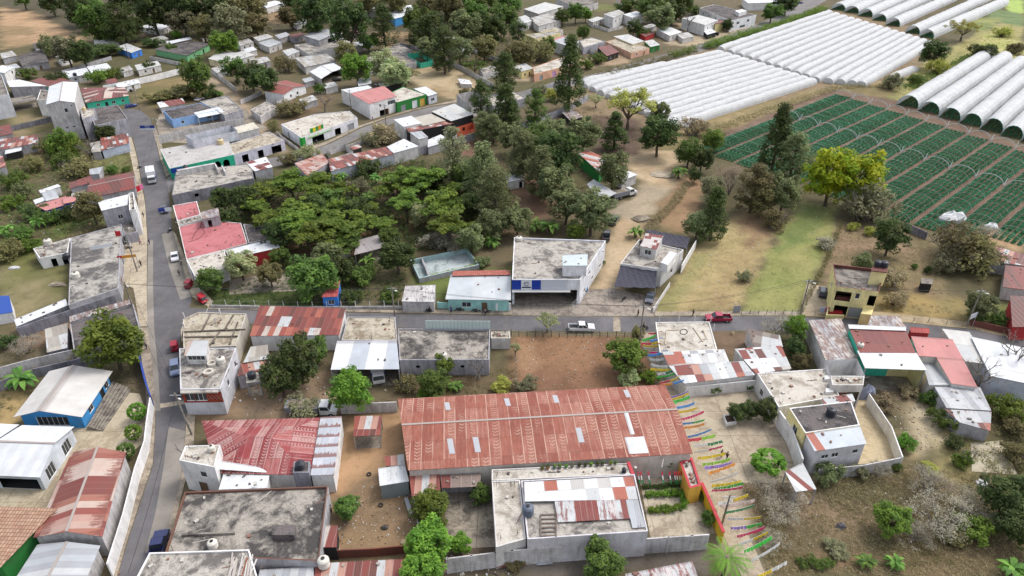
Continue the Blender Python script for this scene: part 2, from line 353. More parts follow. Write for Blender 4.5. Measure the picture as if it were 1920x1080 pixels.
soil([(1330, 260), (1560, 165), (1690, 190), (1920, 275), (1920, 470), (1800, 440), (1700, 410), (1510, 355)], (136, 110, 90), 2, 2, 1, (118, 94, 76), 10)
soil([(1820, 420), (1920, 440), (1920, 475), (1840, 450)], (184, 150, 108), 2, 2)
# middle: truck yard, gravel, drive
soil([(1160, 282), (1262, 284), (1285, 330), (1240, 372), (1205, 430), (1172, 520), (1150, 592), (1075, 592), (1118, 525), (1140, 440), (1172, 385), (1205, 340), (1165, 305)], (206, 180, 142), 2, 2, 1, (188, 160, 122), 10)
soil([(1195, 345), (1265, 350), (1240, 395), (1190, 420), (1140, 395), (1180, 375)], (176, 160, 134), 2, 2, .8)
soil([(1230, 380), (1290, 330), (1330, 345), (1300, 420), (1290, 440), (1230, 420)], (170, 132, 98), 2, 3, 1, (140, 118, 78), 8)
soil([(960, 330), (1060, 330), (1060, 400), (1000, 420), (960, 400)], (140, 108, 84), 3, 3)
soil([(860, 265), (920, 255), (920, 300), (860, 310)], (134, 98, 80), 3, 3)
soil([(1110, 215), (1200, 225), (1200, 290), (1120, 290)], (112, 90, 76), 3, 3)
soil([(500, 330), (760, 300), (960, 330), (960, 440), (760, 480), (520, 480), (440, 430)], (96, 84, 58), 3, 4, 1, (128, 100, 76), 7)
soil([(735, 385), (765, 385), (765, 470), (735, 480)], (146, 112, 86), 3, 4)
soil([(735, 440), (900, 440), (890, 480), (740, 520)], (132, 112, 84), 2, 3, 1, (100, 104, 56), 8)
soil([(390, 545), (600, 540), (600, 582), (390, 582)], (84, 96, 48), 2, 2)
soil([(780, 515), (970, 500), (970, 560), (790, 560)], (112, 124, 58), 2, 2)
soil([(1290, 470), (1400, 395), (1455, 405), (1445, 470), (1385, 588), (1228, 588)], (184, 164, 108), 2, 3, 1, (160, 136, 92), 8)
soil([(1225, 590), (1300, 480), (1325, 480), (1260, 590)], (148, 146, 86), 2, 3, .7)
soil([(1390, 410), (1440, 400), (1450, 440), (1400, 470)], (150, 118, 88), 2, 3, .8)
soil([(1500, 376), (1572, 388), (1562, 440), (1495, 588), (1384, 588), (1445, 470)], (142, 148, 76), 1.5, 2, 1, (164, 158, 92), 9)
soil([(1500, 378), (1560, 390), (1520, 450), (1460, 470)], (114, 132, 66), 2, 3, .8)
soil([(1570, 415), (1740, 440), (1800, 596), (1660, 590), (1540, 540)], (156, 128, 98), 2, 3, 1, (138, 122, 84), 9)
soil([(1650, 545), (1810, 560), (1820, 605), (1650, 590)], (172, 144, 84), 2, 3, 1, (148, 132, 82), 6)
soil([(1830, 570), (1900, 570), (1900, 610), (1840, 605)], (120, 126, 66), 2, 2)
# near lots
soil([(960, 628), (1135, 630), (1232, 640), (1230, 724), (1000, 735), (955, 720)], (158, 116, 82), 1, 1, 1, (136, 98, 72), 7)
soil([(965, 640), (1010, 640), (1000, 700), (965, 700)], (178, 138, 98), 2, 3, .6)
soil([(745, 700), (960, 690), (965, 735), (750, 745)], (126, 104, 80), 2, 2, 1, (104, 94, 62), 6)
soil([(360, 740), (640, 690), (640, 780), (600, 785), (360, 790)], (162, 138, 110), 1, 2, 1, (140, 112, 84), 7)
soil([(640, 775), (760, 770), (765, 900), (790, 1045), (605, 1045), (612, 880)], (194, 152, 108), 1, 2, 1, (172, 134, 94), 6)
soil([(690, 900), (785, 890), (795, 1045), (610, 1045), (620, 950)], (136, 112, 86), 2, 3, 1, (158, 128, 92), 4)
soil([(1380, 880), (1530, 890), (1700, 870), (1850, 880), (1920, 900), (1920, 1080), (1430, 1080)], (128, 106, 84), 2, 3, 1, (112, 100, 68), 8)
soil([(1480, 940), (1640, 960), (1650, 1010), (1560, 1000)], (152, 126, 98), 2, 3, .8)
soil([(1520, 900), (1700, 890), (1690, 950), (1560, 940)], (92, 88, 56), 2, 3, .8)
soil([(1440, 1040), (1920, 1020), (1920, 1080), (1440, 1080)], (140, 114, 86), 2, 3, 1, (116, 100, 68), 5)
soil([(1690, 745), (1765, 725), (1800, 850), (1710, 860)], (204, 188, 156), 2, 3, 1, (176, 154, 112), 5)
soil([(1640, 700), (1730, 715), (1720, 760), (1660, 745)], (150, 128, 100), 2, 2)
soil([(1740, 820), (1830, 840), (1830, 900), (1760, 900)], (160, 146, 92), 2, 3)
soil([(1330, 620), (1450, 620), (1440, 690), (1340, 660)], (130, 106, 84), 1, 2)
soil([(1195, 620), (1260, 620), (1320, 770), (1440, 1080), (1370, 1080), (1270, 790)], (190, 172, 148), 1, 1, 1, (168, 150, 126), 5)
soil([(930, 1010), (1320, 1000), (1330, 1080), (930, 1080)], (132, 122, 112), 1, 2, 1, (108, 98, 88), 5)
soil([(800, 1025), (960, 1020), (960, 1080), (800, 1080)], (104, 88, 74), 1, 2, 1, (134, 116, 98), 4)
# left hillside
soil([(0, 240), (245, 262), (255, 330), (190, 430), (70, 460), (0, 500)], (104, 98, 68), 3, 4, 1, (128, 108, 82), 9)
soil([(90, 415), (195, 395), (205, 415), (110, 445)], (108, 122, 58), 2, 3, .9)
soil([(180, 290), (245, 290), (248, 325), (195, 325)], (122, 124, 70), 2, 3, .9)
soil([(0, 440), (60, 455), (60, 510), (0, 500)], (120, 120, 62), 2, 3)
soil([(0, 500), (130, 495), (130, 560), (20, 600), (0, 580)], (146, 134, 94), 2, 3, 1, (120, 118, 66), 7)
soil([(15, 215), (100, 215), (105, 255), (20, 265)], (160, 140, 104), 2, 2, 1, (126, 122, 70), 7)
soil([(30, 610), (160, 590), (160, 650), (0, 680)], (150, 122, 96), 1, 2, 1, (124, 104, 80), 6)
soil([(0, 660), (270, 620), (275, 760), (0, 800)], (118, 104, 82), 1, 2, 1, (96, 92, 60), 6)
soil([(0, 735), (50, 730), (50, 790), (0, 800)], (186, 156, 98), 1, 2)
mb = bpy.data.meshes.new('ground'); idx = np.arange(nr * nc).reshape(nr, nc)
fa = np.stack([idx[:-1, :-1], idx[:-1, 1:], idx[1:, 1:], idx[1:, :-1]], -1).reshape(-1, 4)
mb.vertices.add(nr * nc); mb.vertices.foreach_set('co', np.stack([GX, GY, np.zeros_like(GX)], -1).ravel())
mb.loops.add(fa.size); mb.loops.foreach_set('vertex_index', fa.ravel()); mb.polygons.add(len(fa))
mb.polygons.foreach_set('loop_start', np.arange(0, fa.size, 4)); mb.polygons.foreach_set('loop_total', np.full(len(fa), 4)); mb.update()
ca = mb.color_attributes.new('soil', 'FLOAT_COLOR', 'POINT'); ca.data.foreach_set('color', np.concatenate([base, np.ones((nr, nc, 1))], -1).ravel())
def ground_mat():
 g = NG('ground', .95, .15); at = g.n('Attribute', attribute_name='soil'); p = g.geo()
 a = g.noise(p, .16, 6, .7, .5); b = g.noise(p, .9, 5, .75, .3); f = g.noise(p, 4.0, 3, .7)
 c = g.mix(g.ramp(a, [(.34, .45), (.52, 0)]), at.outputs['Color'], g.mix(1.0, at.outputs['Color'], (.52, .54, .46), 'MULTIPLY'))
 c = g.mix(g.ramp(a, [(.5, 0), (.7, .5)]), c, g.mix(1.0, c, (1.3, 1.26, 1.2), 'MULTIPLY'))
 c = g.mix(g.ramp(b, [(.3, .6), (.48, 0)]), c, g.mix(1.0, c, (.55, .56, .46), 'MULTIPLY'))
 c = g.mix(g.ramp(f, [(.56, 0), (.72, .5)]), c, g.mix(1.0, c, (1.5, 1.45, 1.35), 'MULTIPLY'))
 c = g.mix(g.ramp(f, [(.28, .55), (.44, 0)]), c, g.mix(1.0, c, (.5, .5, .44), 'MULTIPLY'))
 g.bump(b, .5, .15); return g.out(c)
mb.materials.append(ground_mat()); go = bpy.data.objects.new('ground', mb); C.objects.link(go); go['kind'] = 'structure'
# ---------------------------------------------------------------- roads, pavements, yards
CONC = concrete(A(206, 192, 168), A(168, 154, 134), .35, .2, 3.2); CONC2 = concrete(A(186, 172, 152), A(138, 126, 112), .5, .25, 0)
YARD = concrete(A(176, 164, 148), A(130, 120, 108), .45, .2, 4.0); ROADM = asphalt()
LST = [(232, 203), (262, 206), (282, 222), (291, 262), (300, 300), (313, 338), (318, 380), (323, 430), (334, 470), (346, 515), (360, 560), (352, 590), (337, 640), (338, 715), (349, 765), (347, 812), (336, 910), (311, 1000), (288, 1036), (258, 1090),
  (218, 1090), (241, 1010), (266, 935), (287, 872), (291, 810), (292, 765), (287, 690), (277, 615), (276, 540), (277, 445), (273, 380), (264, 330), (257, 290), (247, 250), (240, 225), (226, 212)]
sheet('road', LST, .02, ROADM)
sheet('side_street', [(305, 342), (318, 330), (370, 320), (470, 300), (560, 290), (620, 269), (675, 241), (730, 221), (805, 201), (860, 193), (960, 176), (1020, 160), (1120, 137), (1210, 112), (1310, 83), (1400, 54), (1470, 24), (1516, -6),
  (1560, -6), (1500, 30), (1410, 66), (1320, 95), (1215, 124), (1125, 149), (1020, 174), (965, 190), (880, 204), (812, 214), (737, 231), (680, 256), (620, 284), (560, 306), (470, 318), (330, 345), (318, 362)], .016, asphalt((.15, .14, .135)))
sheet('road_patch', [(297, 757), (349, 750), (349, 757), (296, 766)], .028, CONC)
sheet('road_patch', [(1150, 593.5), (1162, 593.5), (1164, 621), (1150, 621)], .032, CONC2)
SHO = asphalt((.21, .19, .165))
sheet('road_shoulder', [(316, 800), (348, 808), (337, 910), (312, 1000), (289, 1036), (272, 1036), (292, 960), (306, 880)], .03, SHO)
sheet('road_shoulder', [(303, 440), (325, 432), (335, 470), (347, 515), (359, 556), (338, 562), (317, 500)], .03, SHO)
sheet('road_shoulder', [(278, 450), (287, 450), (287, 540), (289, 614), (296, 690), (301, 770), (291, 770), (286, 690), (276, 614), (276, 540)], .03, SHO)
sheet('main_road', [(345, 576), (400, 580), (740, 588), (960, 592), (1200, 594), (1440, 593), (1577, 597), (1697, 605), (1825, 618), (1940, 643), (1940, 668), (1825, 642), (1697, 628), (1577, 622), (1440, 620), (1200, 622), (960, 620), (740, 614), (350, 604)], .024, ROADM)
slab('pavement', [(390, 575), (740, 581), (960, 580), (960, 590), (740, 586), (390, 579)], .12, CONC2)
slab('pavement', [(1228, 584), (1500, 584), (1500, 592), (1440, 591.5), (1228, 592)], .10, CONC2)
sheet('pavement', [(1500, 578), (1660, 585), (1830, 606), (1940, 634), (1940, 643), (1825, 617), (1697, 604), (1577, 596), (1500, 592)], .03, concrete(A(190, 172, 140), A(160, 140, 110), .4, .4))
sheet('forecourt', [(958, 545), (1075, 545), (1150, 540), (1238, 560), (1228, 593), (958, 591)], .012, concrete(A(178, 166, 152), A(128, 118, 110), .5, .3, 4.0, 3.0))
slab('pavement', [(240, 232), (246, 255), (256, 292), (263, 332), (272, 382), (276, 447), (275, 540), (276, 612), (262, 612), (250, 540), (222, 530), (228, 446), (247, 440), (262, 420), (255, 340), (246, 300), (238, 262)], .13, CONC)
slab('pavement', [(276, 614), (286, 690), (291, 765), (290, 812), (286, 870), (264, 935), (240, 1008), (218, 1085), (206, 1085), (252, 935), (272, 868), (278, 800), (272, 720), (262, 650), (262, 614)], .13, CONC2)
slab('pavement', [(324, 432), (335, 470), (347, 515), (360, 556), (390, 575), (400, 565), (362, 522), (330, 440)], .12, CONC)
slab('pavement', [(292, 262), (301, 300), (312, 332), (322, 326), (300, 262)], .12, CONC2)
slab('pavement', [(350, 766), (348, 812), (337, 910), (312, 1000), (322, 1000), (345, 910), (362, 860), (366, 760)], .12, CONC2)
slab('pavement', [(339, 618), (340, 640), (345, 640), (345, 600), (352, 592)], .12, CONC)
slab('pavement', [(570, 283), (620, 266), (672, 238), (765, 237), (770, 226), (860, 205), (858, 196), (804, 200), (729, 219), (674, 239), (618, 267)], .11, CONC2) if False else slab('pavement', [(620, 262), (672, 236), (760, 208), (860, 186), (860, 191.5), (805, 199), (729, 219), (674, 239), (619, 267.5), (565, 288), (560, 282)], .11, CONC2)
sheet('yard_paving', [(1300, 740), (1430, 715), (1530, 810), (1530, 905), (1390, 905), (1340, 880), (1290, 790)], .02, concrete(A(200, 186, 162), A(168, 152, 130), .4, .18, 6.0))
sheet('yard_paving', [(1590, 760), (1620, 745), (1690, 865), (1545, 875), (1530, 830)], .02, concrete(A(212, 194, 160), A(186, 166, 134), .35, .2))
sheet('lane_paving', [(1196, 626), (1232, 626), (1262, 700), (1345, 880), (1420, 1040), (1440, 1090), (1395, 1090), (1330, 940), (1248, 745)], .03, concrete(A(200, 184, 160), A(170, 154, 132), .35, .4, 2.4))
sheet('yard_paving', [(835, 880), (930, 870), (930, 1025), (835, 1030)], .02, concrete(A(184, 172, 154), A(120, 112, 100), .6, .3, 5.0))
sheet('yard_paving', [(1195, 875), (1330, 865), (1350, 1000), (1220, 1010)], .02, concrete(A(206, 194, 172), A(166, 152, 132), .45, .3, 4.0))
sheet('yard_paving', [(930, 875), (1190, 865), (1200, 1000), (930, 1020)], .015, CONC2)
sheet('school_paving', [(0, 905), (70, 900), (100, 860), (140, 800), (150, 770), (228, 735), (262, 738), (280, 790), (270, 830), (230, 860), (210, 850), (60, 985), (0, 990)], .02, concrete(A(204, 190, 164), A(178, 162, 136), .3, .25, 5.0))
sheet('driveway', [(1513, 532), (1550, 538), (1562, 590), (1500, 586)], .02, concrete(A(196, 182, 158), A(176, 160, 136), .3, .3, 2.5))
sheet('yard_paving', [(430, 525), (560, 505), (560, 545), (430, 552)], .02, YARD)
sheet('yard_paving', [(1820, 830), (1880, 826), (1908, 890), (1822, 884)], .06, concrete(A(206, 196, 172), A(186, 172, 146), .3, .2, 5.0))
sheet('yard_paving', [(280, 265), (300, 212), (330, 220), (460, 205), (500, 240), (380, 270)], .015, YARD)
# ---------------------------------------------------------------- builders for buildings
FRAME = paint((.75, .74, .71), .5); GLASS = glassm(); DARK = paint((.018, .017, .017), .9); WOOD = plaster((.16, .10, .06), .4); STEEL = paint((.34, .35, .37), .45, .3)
WHITE = plaster(AV(232, 230, 228), .35); OFFW = plaster(AV(212, 208, 204), .5); GREYP = plaster(AV(176, 174, 178), .6); CREAM = plaster(AV(226, 210, 170), .4)
BLK = block(AV(172, 170, 176), .55); BLKD = block(AV(140, 138, 146), .6); BLKL = block(AV(198, 194, 192), .5)
ROOFC = concrete(A(200, 193, 182), A(118, 112, 108), .5); ROOFD = concrete(A(122, 114, 112), A(76, 72, 72), .45, .2); ROOFG = concrete(A(160, 152, 142), A(98, 92, 88), .55, .16); ROOFL = concrete(A(222, 215, 203), A(172, 161, 147), .35, .2)
WT, LT, GT, DGT = A(238, 240, 242), A(206, 208, 208), A(178, 180, 184), A(140, 140, 142)
RD, RD2, RD3, PK, BRN = A(138, 68, 60), A(160, 82, 68), A(182, 104, 84), A(198, 150, 132), A(112, 64, 56)
WTIN = tin((WT, A(230, 232, 234), WT), 1.0, 9, .02, edge=.12, ecol=A(200, 202, 206)); GTIN = tin((LT, GT, A(192, 196, 200)), 1.0, 6, .08, edge=.15, ecol=A(160, 162, 166))
LTIN = tin((LT, A(214, 212, 206), A(220, 218, 212)), 1.1, 5, .12, edge=.2, ecol=A(168, 166, 162)); OTIN = tin((A(178, 172, 162), LT, A(168, 160, 148), A(196, 190, 178)), 1.0, 3.6, .3)
RTIN = tin((RD, BRN, RD, A(128, 74, 66)), 1.0, 5, .12, edge=.12); RWTIN = tin((RD, RD, BRN, PK, LT, RD2), 1.0, 3.2, .35); MIX = tin((LT, GT, RD, PK, WT, LT, BRN, GT), .95, 3.0, .4)
STRK = tin((LT, A(214, 206, 198), GT, A(200, 196, 192)), .8, 6, .62, A(124, 84, 70), edge=.3, ecol=A(112, 84, 74)); PINK = concrete(A(206, 130, 132), A(182, 108, 112), .3, .15); PINKT = tin((A(204, 132, 128), A(210, 140, 134)), 1.0, 20, .05, edge=.1, ecol=A(186, 116, 112))
def V2(v): return (v[0], v[1])
def wall_panel(mb, a, b, z0, za, zb, holes, mi=0):
 """a wall from a (left) to b (right) seen from outside, with openings cut out of it"""
 L = math.hypot(b[0] - a[0], b[1] - a[1]); zt = min(za, zb)
 pt = lambda u, z: (a[0] + (b[0] - a[0]) * u / L, a[1] + (b[1] - a[1]) * u / L, z)
 us = sorted({0, L} | {h[0] for h in holes} | {h[1] for h in holes}); zs = sorted({z0, zt} | {h[2] for h in holes} | {h[3] for h in holes})
 if not holes: us, zs = [0, L], [z0, zt]
 for i in range(len(us) - 1):
  for j in range(len(zs) - 1):
   u0, u1, w0, w1 = us[i], us[i + 1], zs[j], zs[j + 1]
   if u1 - u0 < 1e-4 or w1 - w0 < 1e-4: continue
   um, wm_ = (u0 + u1) / 2, (w0 + w1) / 2
   if any(h[0] < um < h[1] and h[2] < wm_ < h[3] for h in holes): continue
   mb.face([pt(u0, w0), pt(u1, w0), pt(u1, w1), pt(u0, w1)], [(u0, w0), (u1, w0), (u1, w1), (u0, w1)], mi)
 if za > zt + 1e-4: mb.face([pt(0, zt), pt(L, zt), pt(0, za)], [(0, zt), (L, zt), (0, za)], mi)
 if zb > zt + 1e-4: mb.face([pt(0, zt), pt(L, zt), pt(L, zb)], [(0, zt), (L, zt), (L, zb)], mi)
def opening(parent, a, b, h, kind, m=None):
 L = math.hypot(b[0] - a[0], b[1] - a[1]); d = Vector(((b[0] - a[0]) / L, (b[1] - a[1]) / L, 0)); n = Vector((d.y, -d.x, 0)); A0 = Vector((a[0], a[1], 0))
 u0, u1, w0, w1 = h; q = lambda u, z, o: A0 + d * u + n * o + Vector((0, 0, z)); mb = MB(); dep = -.16
 for x in ((q(u0, w0, 0), q(u0, w0, dep), q(u0, w1, dep), q(u0, w1, 0)), (q(u1, w0, dep), q(u1, w0, 0), q(u1, w1, 0), q(u1, w1, dep)), (q(u0, w1, 0), q(u0, w1, dep), q(u1, w1, dep), q(u1, w1, 0)), (q(u0, w0, dep), q(u0, w0, 0), q(u1, w0, 0), q(u1, w0, dep))): mb.face(x)
 if kind == 'arch':
  rr_ = (u1 - u0) / 2; c_ = (u0 + u1) / 2; zc = w1 - rr_; am = parent.get('_am')
  for sg in (-1, 1):
   pts_ = [q(c_ + sg * rr_, w1, 0)] + [q(c_ + sg * rr_ * math.cos(k * math.pi / 12), zc + rr_ * math.sin(k * math.pi / 12), 0) for k in range(7)]
   for k in range(1, 7): t_ = MB() if False else mb; mb.face([pts_[0], pts_[k], pts_[k + 1]])
  mb.build('arch', m or ARCH, parent); return
 if kind == 'hole': return
 t = .07
 def rim(mb):
  for (p, r, s, v) in ((u0, u1, w0, w0 + t), (u0, u1, w1 - t, w1), (u0, u0 + t, w0 + t, w1 - t), (u1 - t, u1, w0 + t, w1 - t)):
   mb.face([q(p, s, -.08), q(r, s, -.08), q(r, v, -.08), q(p, v, -.08)])
 if kind == 'window':
  rim(mb); nm = max(1, round((u1 - u0) / .8))
  for i in range(1, nm): c = u0 + (u1 - u0) * i / nm; mb.face([q(c - .03, w0, -.075), q(c + .03, w0, -.075), q(c + .03, w1, -.075), q(c - .03, w1, -.075)])
  wo = mb.build('window', m or FRAME, parent); pb = MB(); pb.face([q(u0, w0, -.12), q(u1, w0, -.12), q(u1, w1, -.12), q(u0, w1, -.12)]); pb.build('pane', GLASS, wo)
 else:
  rim(mb); mb.face([q(u0, w0, -.13), q(u1, w0, -.13), q(u1, w1, -.13), q(u0, w1, -.13)])
  if kind == 'shutter':
   k = int((w1 - w0) / .22)
   for i in range(k): z = w0 + (w1 - w0) * i / k; mb.face([q(u0, z, -.125), q(u1, z, -.125), q(u1, z + .05, -.10), q(u0, z + .05, -.10)])
  mb.build({'door': 'door', 'shutter': 'roller_shutter', 'gate': 'gate'}.get(kind, 'door'), m or (STEEL if kind == 'shutter' else WOOD), parent)
def inset(pts, d):
 c = Vector((sum(p[0] for p in pts) / len(pts), sum(p[1] for p in pts) / len(pts))); out = []
 n = len(pts); sgn = 1 if ccw(pts) is pts else -1
 for i in range(n):
  p, a, b = Vector(V2(pts[i])), Vector(V2(pts[i - 1])), Vector(V2(pts[(i + 1) % n]))
  e1, e2 = (p - a).normalized(), (b - p).normalized(); n1, n2 = Vector((-e1.y, e1.x)) * sgn, Vector((-e2.y, e2.x)) * sgn
  m = n1 + n2; m = m / max(.3, m.dot(n1)) if m.length > .1 else n1; out.append(tuple(p + m * d))
 return out
def roof_panel(mb, q, th=.07, mi=0):
 """q: four 3D corners, far-left, far-right, near-right, near-left; sheets run along the second direction"""
 q = [Vector(p) for p in q]; ex = (q[1] - q[0]).normalized(); nn = ex.cross(q[-1] - q[0]).normalized(); ey = nn.cross(ex)
 if ey.dot(q[-1] - q[0]) < 0: ey = -ey
 uv = [((p - q[0]).dot(ex), (p - q[0]).dot(ey)) for p in q]; dn = Vector((0, 0, -th)); n = len(q)
 top = list(range(n)); up = (q[1] - q[0]).cross(q[2] - q[0]).z > 0
 order = top if up else top[::-1]
 mb.face([q[i] for i in order], [uv[i] for i in order], mi); mb.face([q[i] + dn for i in order[::-1]], [uv[i] for i in order[::-1]], mi)
 for k in range(n):
  i, j = order[k], order[(k + 1) % n]; mb.face([q[i], q[i] + dn, q[j] + dn, q[j]], [uv[i], uv[i], uv[j], uv[j]], mi)
def bld(label, px, h, rk='flat', wm=None, rm=None, par=.4, pw=.18, over=.3, rise=1.0, ops=(), base=0.0, name='house', cat='house', pm=None, group=None, open_sides=(), xy=None, rf=.5, posts=True, floor=True):
 """px: roof outline in the photo at height h (list of heights for a sloping roof)"""
 wm = wm or OFFW; hs = list(h) if isinstance(h, (list, tuple)) else [h] * len(px)
 W3 = [P(x, y, z) for (x, y), z in zip(px, hs)] if xy is None else [Vector((p[0], p[1], z)) for p, z in zip(xy, hs)]
 n = len(W3); c = sum(W3, Vector()) / n; root = thing(name, label, cat, (c.x, c.y, base), group=group)
 w2 = [V2(p) for p in W3]; cw = ccw(w2) is not w2
 if not cw: raise ValueError('outline must run far-left, far-right, near-right: ' + label)
 if rk == 'flat': wl = w2; tops = [hs[0]] * n; deck = hs[0] - par
 else: wl = inset(w2, over); tops = None
 if rk in ('tin', 'open'):
  # plane heights at the inset corners
  M = np.array([[p.x, p.y, 1] for p in W3]); sol = np.linalg.lstsq(M, np.array(hs), rcond=None)[0]; tops = [float(sol @ np.array([x, y, 1])) - .09 for x, y in wl]
 elif rk in ('gable_u', 'gable_v', 'hip'): tops = [hs[0] - .06] * n
 elif rk == 'none': wl = w2; tops = hs
 holes = {}
 for o in ops:
  e, s, wd_, sill, ht, kind = o[:6]; b_, a_ = wl[e], wl[(e + 1) % n]; L = math.hypot(b_[0] - a_[0], b_[1] - a_[1]); wd_ = min(wd_, L * .96)
  u = min(max(s * L, wd_ / 2 + .02), L - wd_ / 2 - .02); tmax = min(tops[e], tops[(e + 1) % n]) - .03
  holes.setdefault(e, []).append(((u - wd_ / 2, u + wd_ / 2, base + max(sill, .02), min(base + sill + ht, tmax)), kind, o[6] if len(o) > 6 else None))
 mb = MB()
 for e in range(n):
  if e in open_sides: continue
  b_, a_ = wl[e], wl[(e + 1) % n]; wall_panel(mb, a_, b_, base, tops[(e + 1) % n], tops[e], [x[0] for x in holes.get(e, [])])
 if rk in ('gable_u', 'gable_v'):
  es = (1, 3) if rk == 'gable_u' else (0, 2); fr = rf
  for e in es:
   b_, a_ = Vector(wl[e]), Vector(wl[(e + 1) % n]); t_ = (1 - fr if e in (1, 2) else fr); t_ = t_ if e == 1 or e == 2 else t_
   f = fr if e in (3, 0) else 1 - fr
   if rk == 'gable_v': f = fr if e == 2 else 1 - fr
   m_ = a_.lerp(b_, f)
   if e in open_sides: continue
   mb.face([(a_.x, a_.y, tops[0]), (b_.x, b_.y, tops[0]), (m_.x, m_.y, hs[0] + rise - .08)], None)
 if mb.f: mb.build('wall', wm, root)
 for e, L in holes.items():
  b_, a_ = wl[e], wl[(e + 1) % n]
  for hh, kind, m in L: opening(root, a_, b_, hh, kind, m)
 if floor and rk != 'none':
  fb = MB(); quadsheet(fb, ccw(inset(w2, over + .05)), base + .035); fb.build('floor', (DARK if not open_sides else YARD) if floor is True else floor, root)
 rb = MB()
 if rk == 'flat':
  inn = inset(w2, pw); quadsheet(rb, ccw(inn), deck); rb.build('roof', rm or ROOFC, root)
  pb = MB()
  for e in range(n):
   a, b, ai, bi = w2[e], w2[(e + 1) % n], inn[e], inn[(e + 1) % n]
   pb.face([(a[0], a[1], hs[0]), (ai[0], ai[1], hs[0]), (bi[0], bi[1], hs[0]), (b[0], b[1], hs[0])][::-1] if False else [(a[0], a[1], hs[0]), (ai[0], ai[1], hs[0]), (bi[0], bi[1], hs[0]), (b[0], b[1], hs[0])])
   pb.face([(ai[0], ai[1], hs[0]), (ai[0], ai[1], deck), (bi[0], bi[1], deck), (bi[0], bi[1], hs[0])])
  pb.build('parapet', pm or wm, root)
  if hs[0] > 2.5 and name != 'swimming_pool':
   rr = rng(label); m3 = inset(w2, .9); db = MB(); dk = lambda: (lambda a, b, f, g_: (a[0] + (b[0] - a[0]) * f + (c.x - a[0]) * g_, a[1] + (b[1] - a[1]) * f + (c.y - a[1]) * g_))(*(lambda e: (m3[e], m3[(e + 1) % n], rr.random(), rr.random() ** 1.5))(rr.randrange(n)))
   for k in range(rr.randint(6, 14)): x, y = dk(); s_ = rr.uniform(.12, .45); db.box((x, y, deck + s_ * .3), (s_, s_ * rr.uniform(.4, 1.6), s_ * .6), rr.uniform(0, 3), rr.randrange(3))
   for k in range(rr.randint(1, 4)): x, y = dk(); a = rr.uniform(0, 3.1); L = rr.uniform(.8, 2.6); db.beam((x, y, deck + .05), (x + math.cos(a) * L, y + math.sin(a) * L, deck + .08), .09, .06, rr.randrange(3))
   for p in m3:
    for k in range(2): x, y = p[0] + rr.uniform(-.3, .3), p[1] + rr.uniform(-.3, .3); db.tube([(x, y, deck), (x + rr.uniform(-.15, .15), y, deck + rr.uniform(.5, 1.2))], .025, 4, 2)
   db.build('roof_debris', [paint(A(206, 200, 190)), paint(A(150, 110, 90)), paint(A(90, 80, 76))], root)['kind'] = 'stuff'
 elif rk in ('tin', 'open'):
  roof_panel(rb, W3); rb.build('roof', rm or GTIN, root)
  if n == 4 and (W3[1] - W3[0]).length > 5:
   rr = rng(label); db = MB()
   for k in range(rr.randint(2, 6)): f, g_ = rr.uniform(.08, .92), rr.uniform(.1, .9); p = W3[0].lerp(W3[1], f).lerp(W3[3].lerp(W3[2], f), g_); s_ = rr.uniform(.15, .35); db.box((p.x, p.y, p.z + s_ * .25), (s_, s_ * 1.5, s_ * .6), rr.uniform(0, 3))
   db.build('roof_weights', paint(rr.choice([A(110, 100, 94), A(170, 160, 150), A(126, 84, 70)])), root)['kind'] = 'stuff'
 elif rk in ('gable_u', 'gable_v'):
  q = W3; z = hs[0] + rise
  if rk == 'gable_u': r0, r1 = q[0].lerp(q[3], rf), q[1].lerp(q[2], rf); r0.z = r1.z = z; roof_panel(rb, [r0, r1, q[1], q[0]]); roof_panel(rb, [r0, r1, q[2], q[3]])
  else: r0, r1 = q[0].lerp(q[1], rf), q[3].lerp(q[2], rf); r0.z = r1.z = z; roof_panel(rb, [r0, r1, q[3], q[0]]); roof_panel(rb, [r0, r1, q[2], q[1]])
  rb.build('roof', rm or WTIN, root); cb = MB(); cb.beam(r0 + Vector((0, 0, .03)), r1 + Vector((0, 0, .03)), .35, .05); cb.build('ridge_cap', paint(A(180, 168, 160)), root)
 elif rk == 'hip':
  q = W3; z = hs[0] + rise; m0, m1 = (q[0] + q[3]) / 2, (q[1] + q[2]) / 2; d = (m1 - m0); hw = (q[3] - q[0]).length / 2; k = min(.45, hw / d.length)
  r0, r1 = m0 + d * k, m1 - d * k; r0.z = r1.z = z
  for pq in ([r0, r1, q[1], q[0]], [r0, r1, q[2], q[3]]): roof_panel(rb, pq)
  for a, b, r in ((q[1], q[2], r1), (q[3], q[0], r0)): roof_panel(rb, [a, b, r])
  rb.build('roof', rm or RTIN, root)
 if open_sides and posts:
  done = set()
  for e in open_sides:
   for k in (e, (e + 1) % n):
    if k in done: continue
    done.add(k); p = wl[k]; t = MB(); t.box((p[0], p[1], (base + tops[k]) / 2), (.16, .16, tops[k] - base - .02)); t.build('post', STEEL, root)
 root['_w'] = [v for p in wl for v in p]; return root
def roofonly(root, name, px, hs, m, th=.06, label=None):
 mb = MB(); roof_panel(mb, [P(x, y, z) for (x, y), z in zip(px, hs if isinstance(hs, (list, tuple)) else [hs] * len(px))], th); o = mb.build(name, m, root)
 if label: o['label'] = label
 return o
def boxpart(root, name, px, z0, z1, m, label=None):
 """a block on or beside its building: outline in the photo at its top z1"""
 mb = MB(); mb.prism(ccw([V2(P(x, y, z1)) for x, y in px]), z0, z1); o = mb.build(name, m, root)
 if label: o['label'] = label
 return o
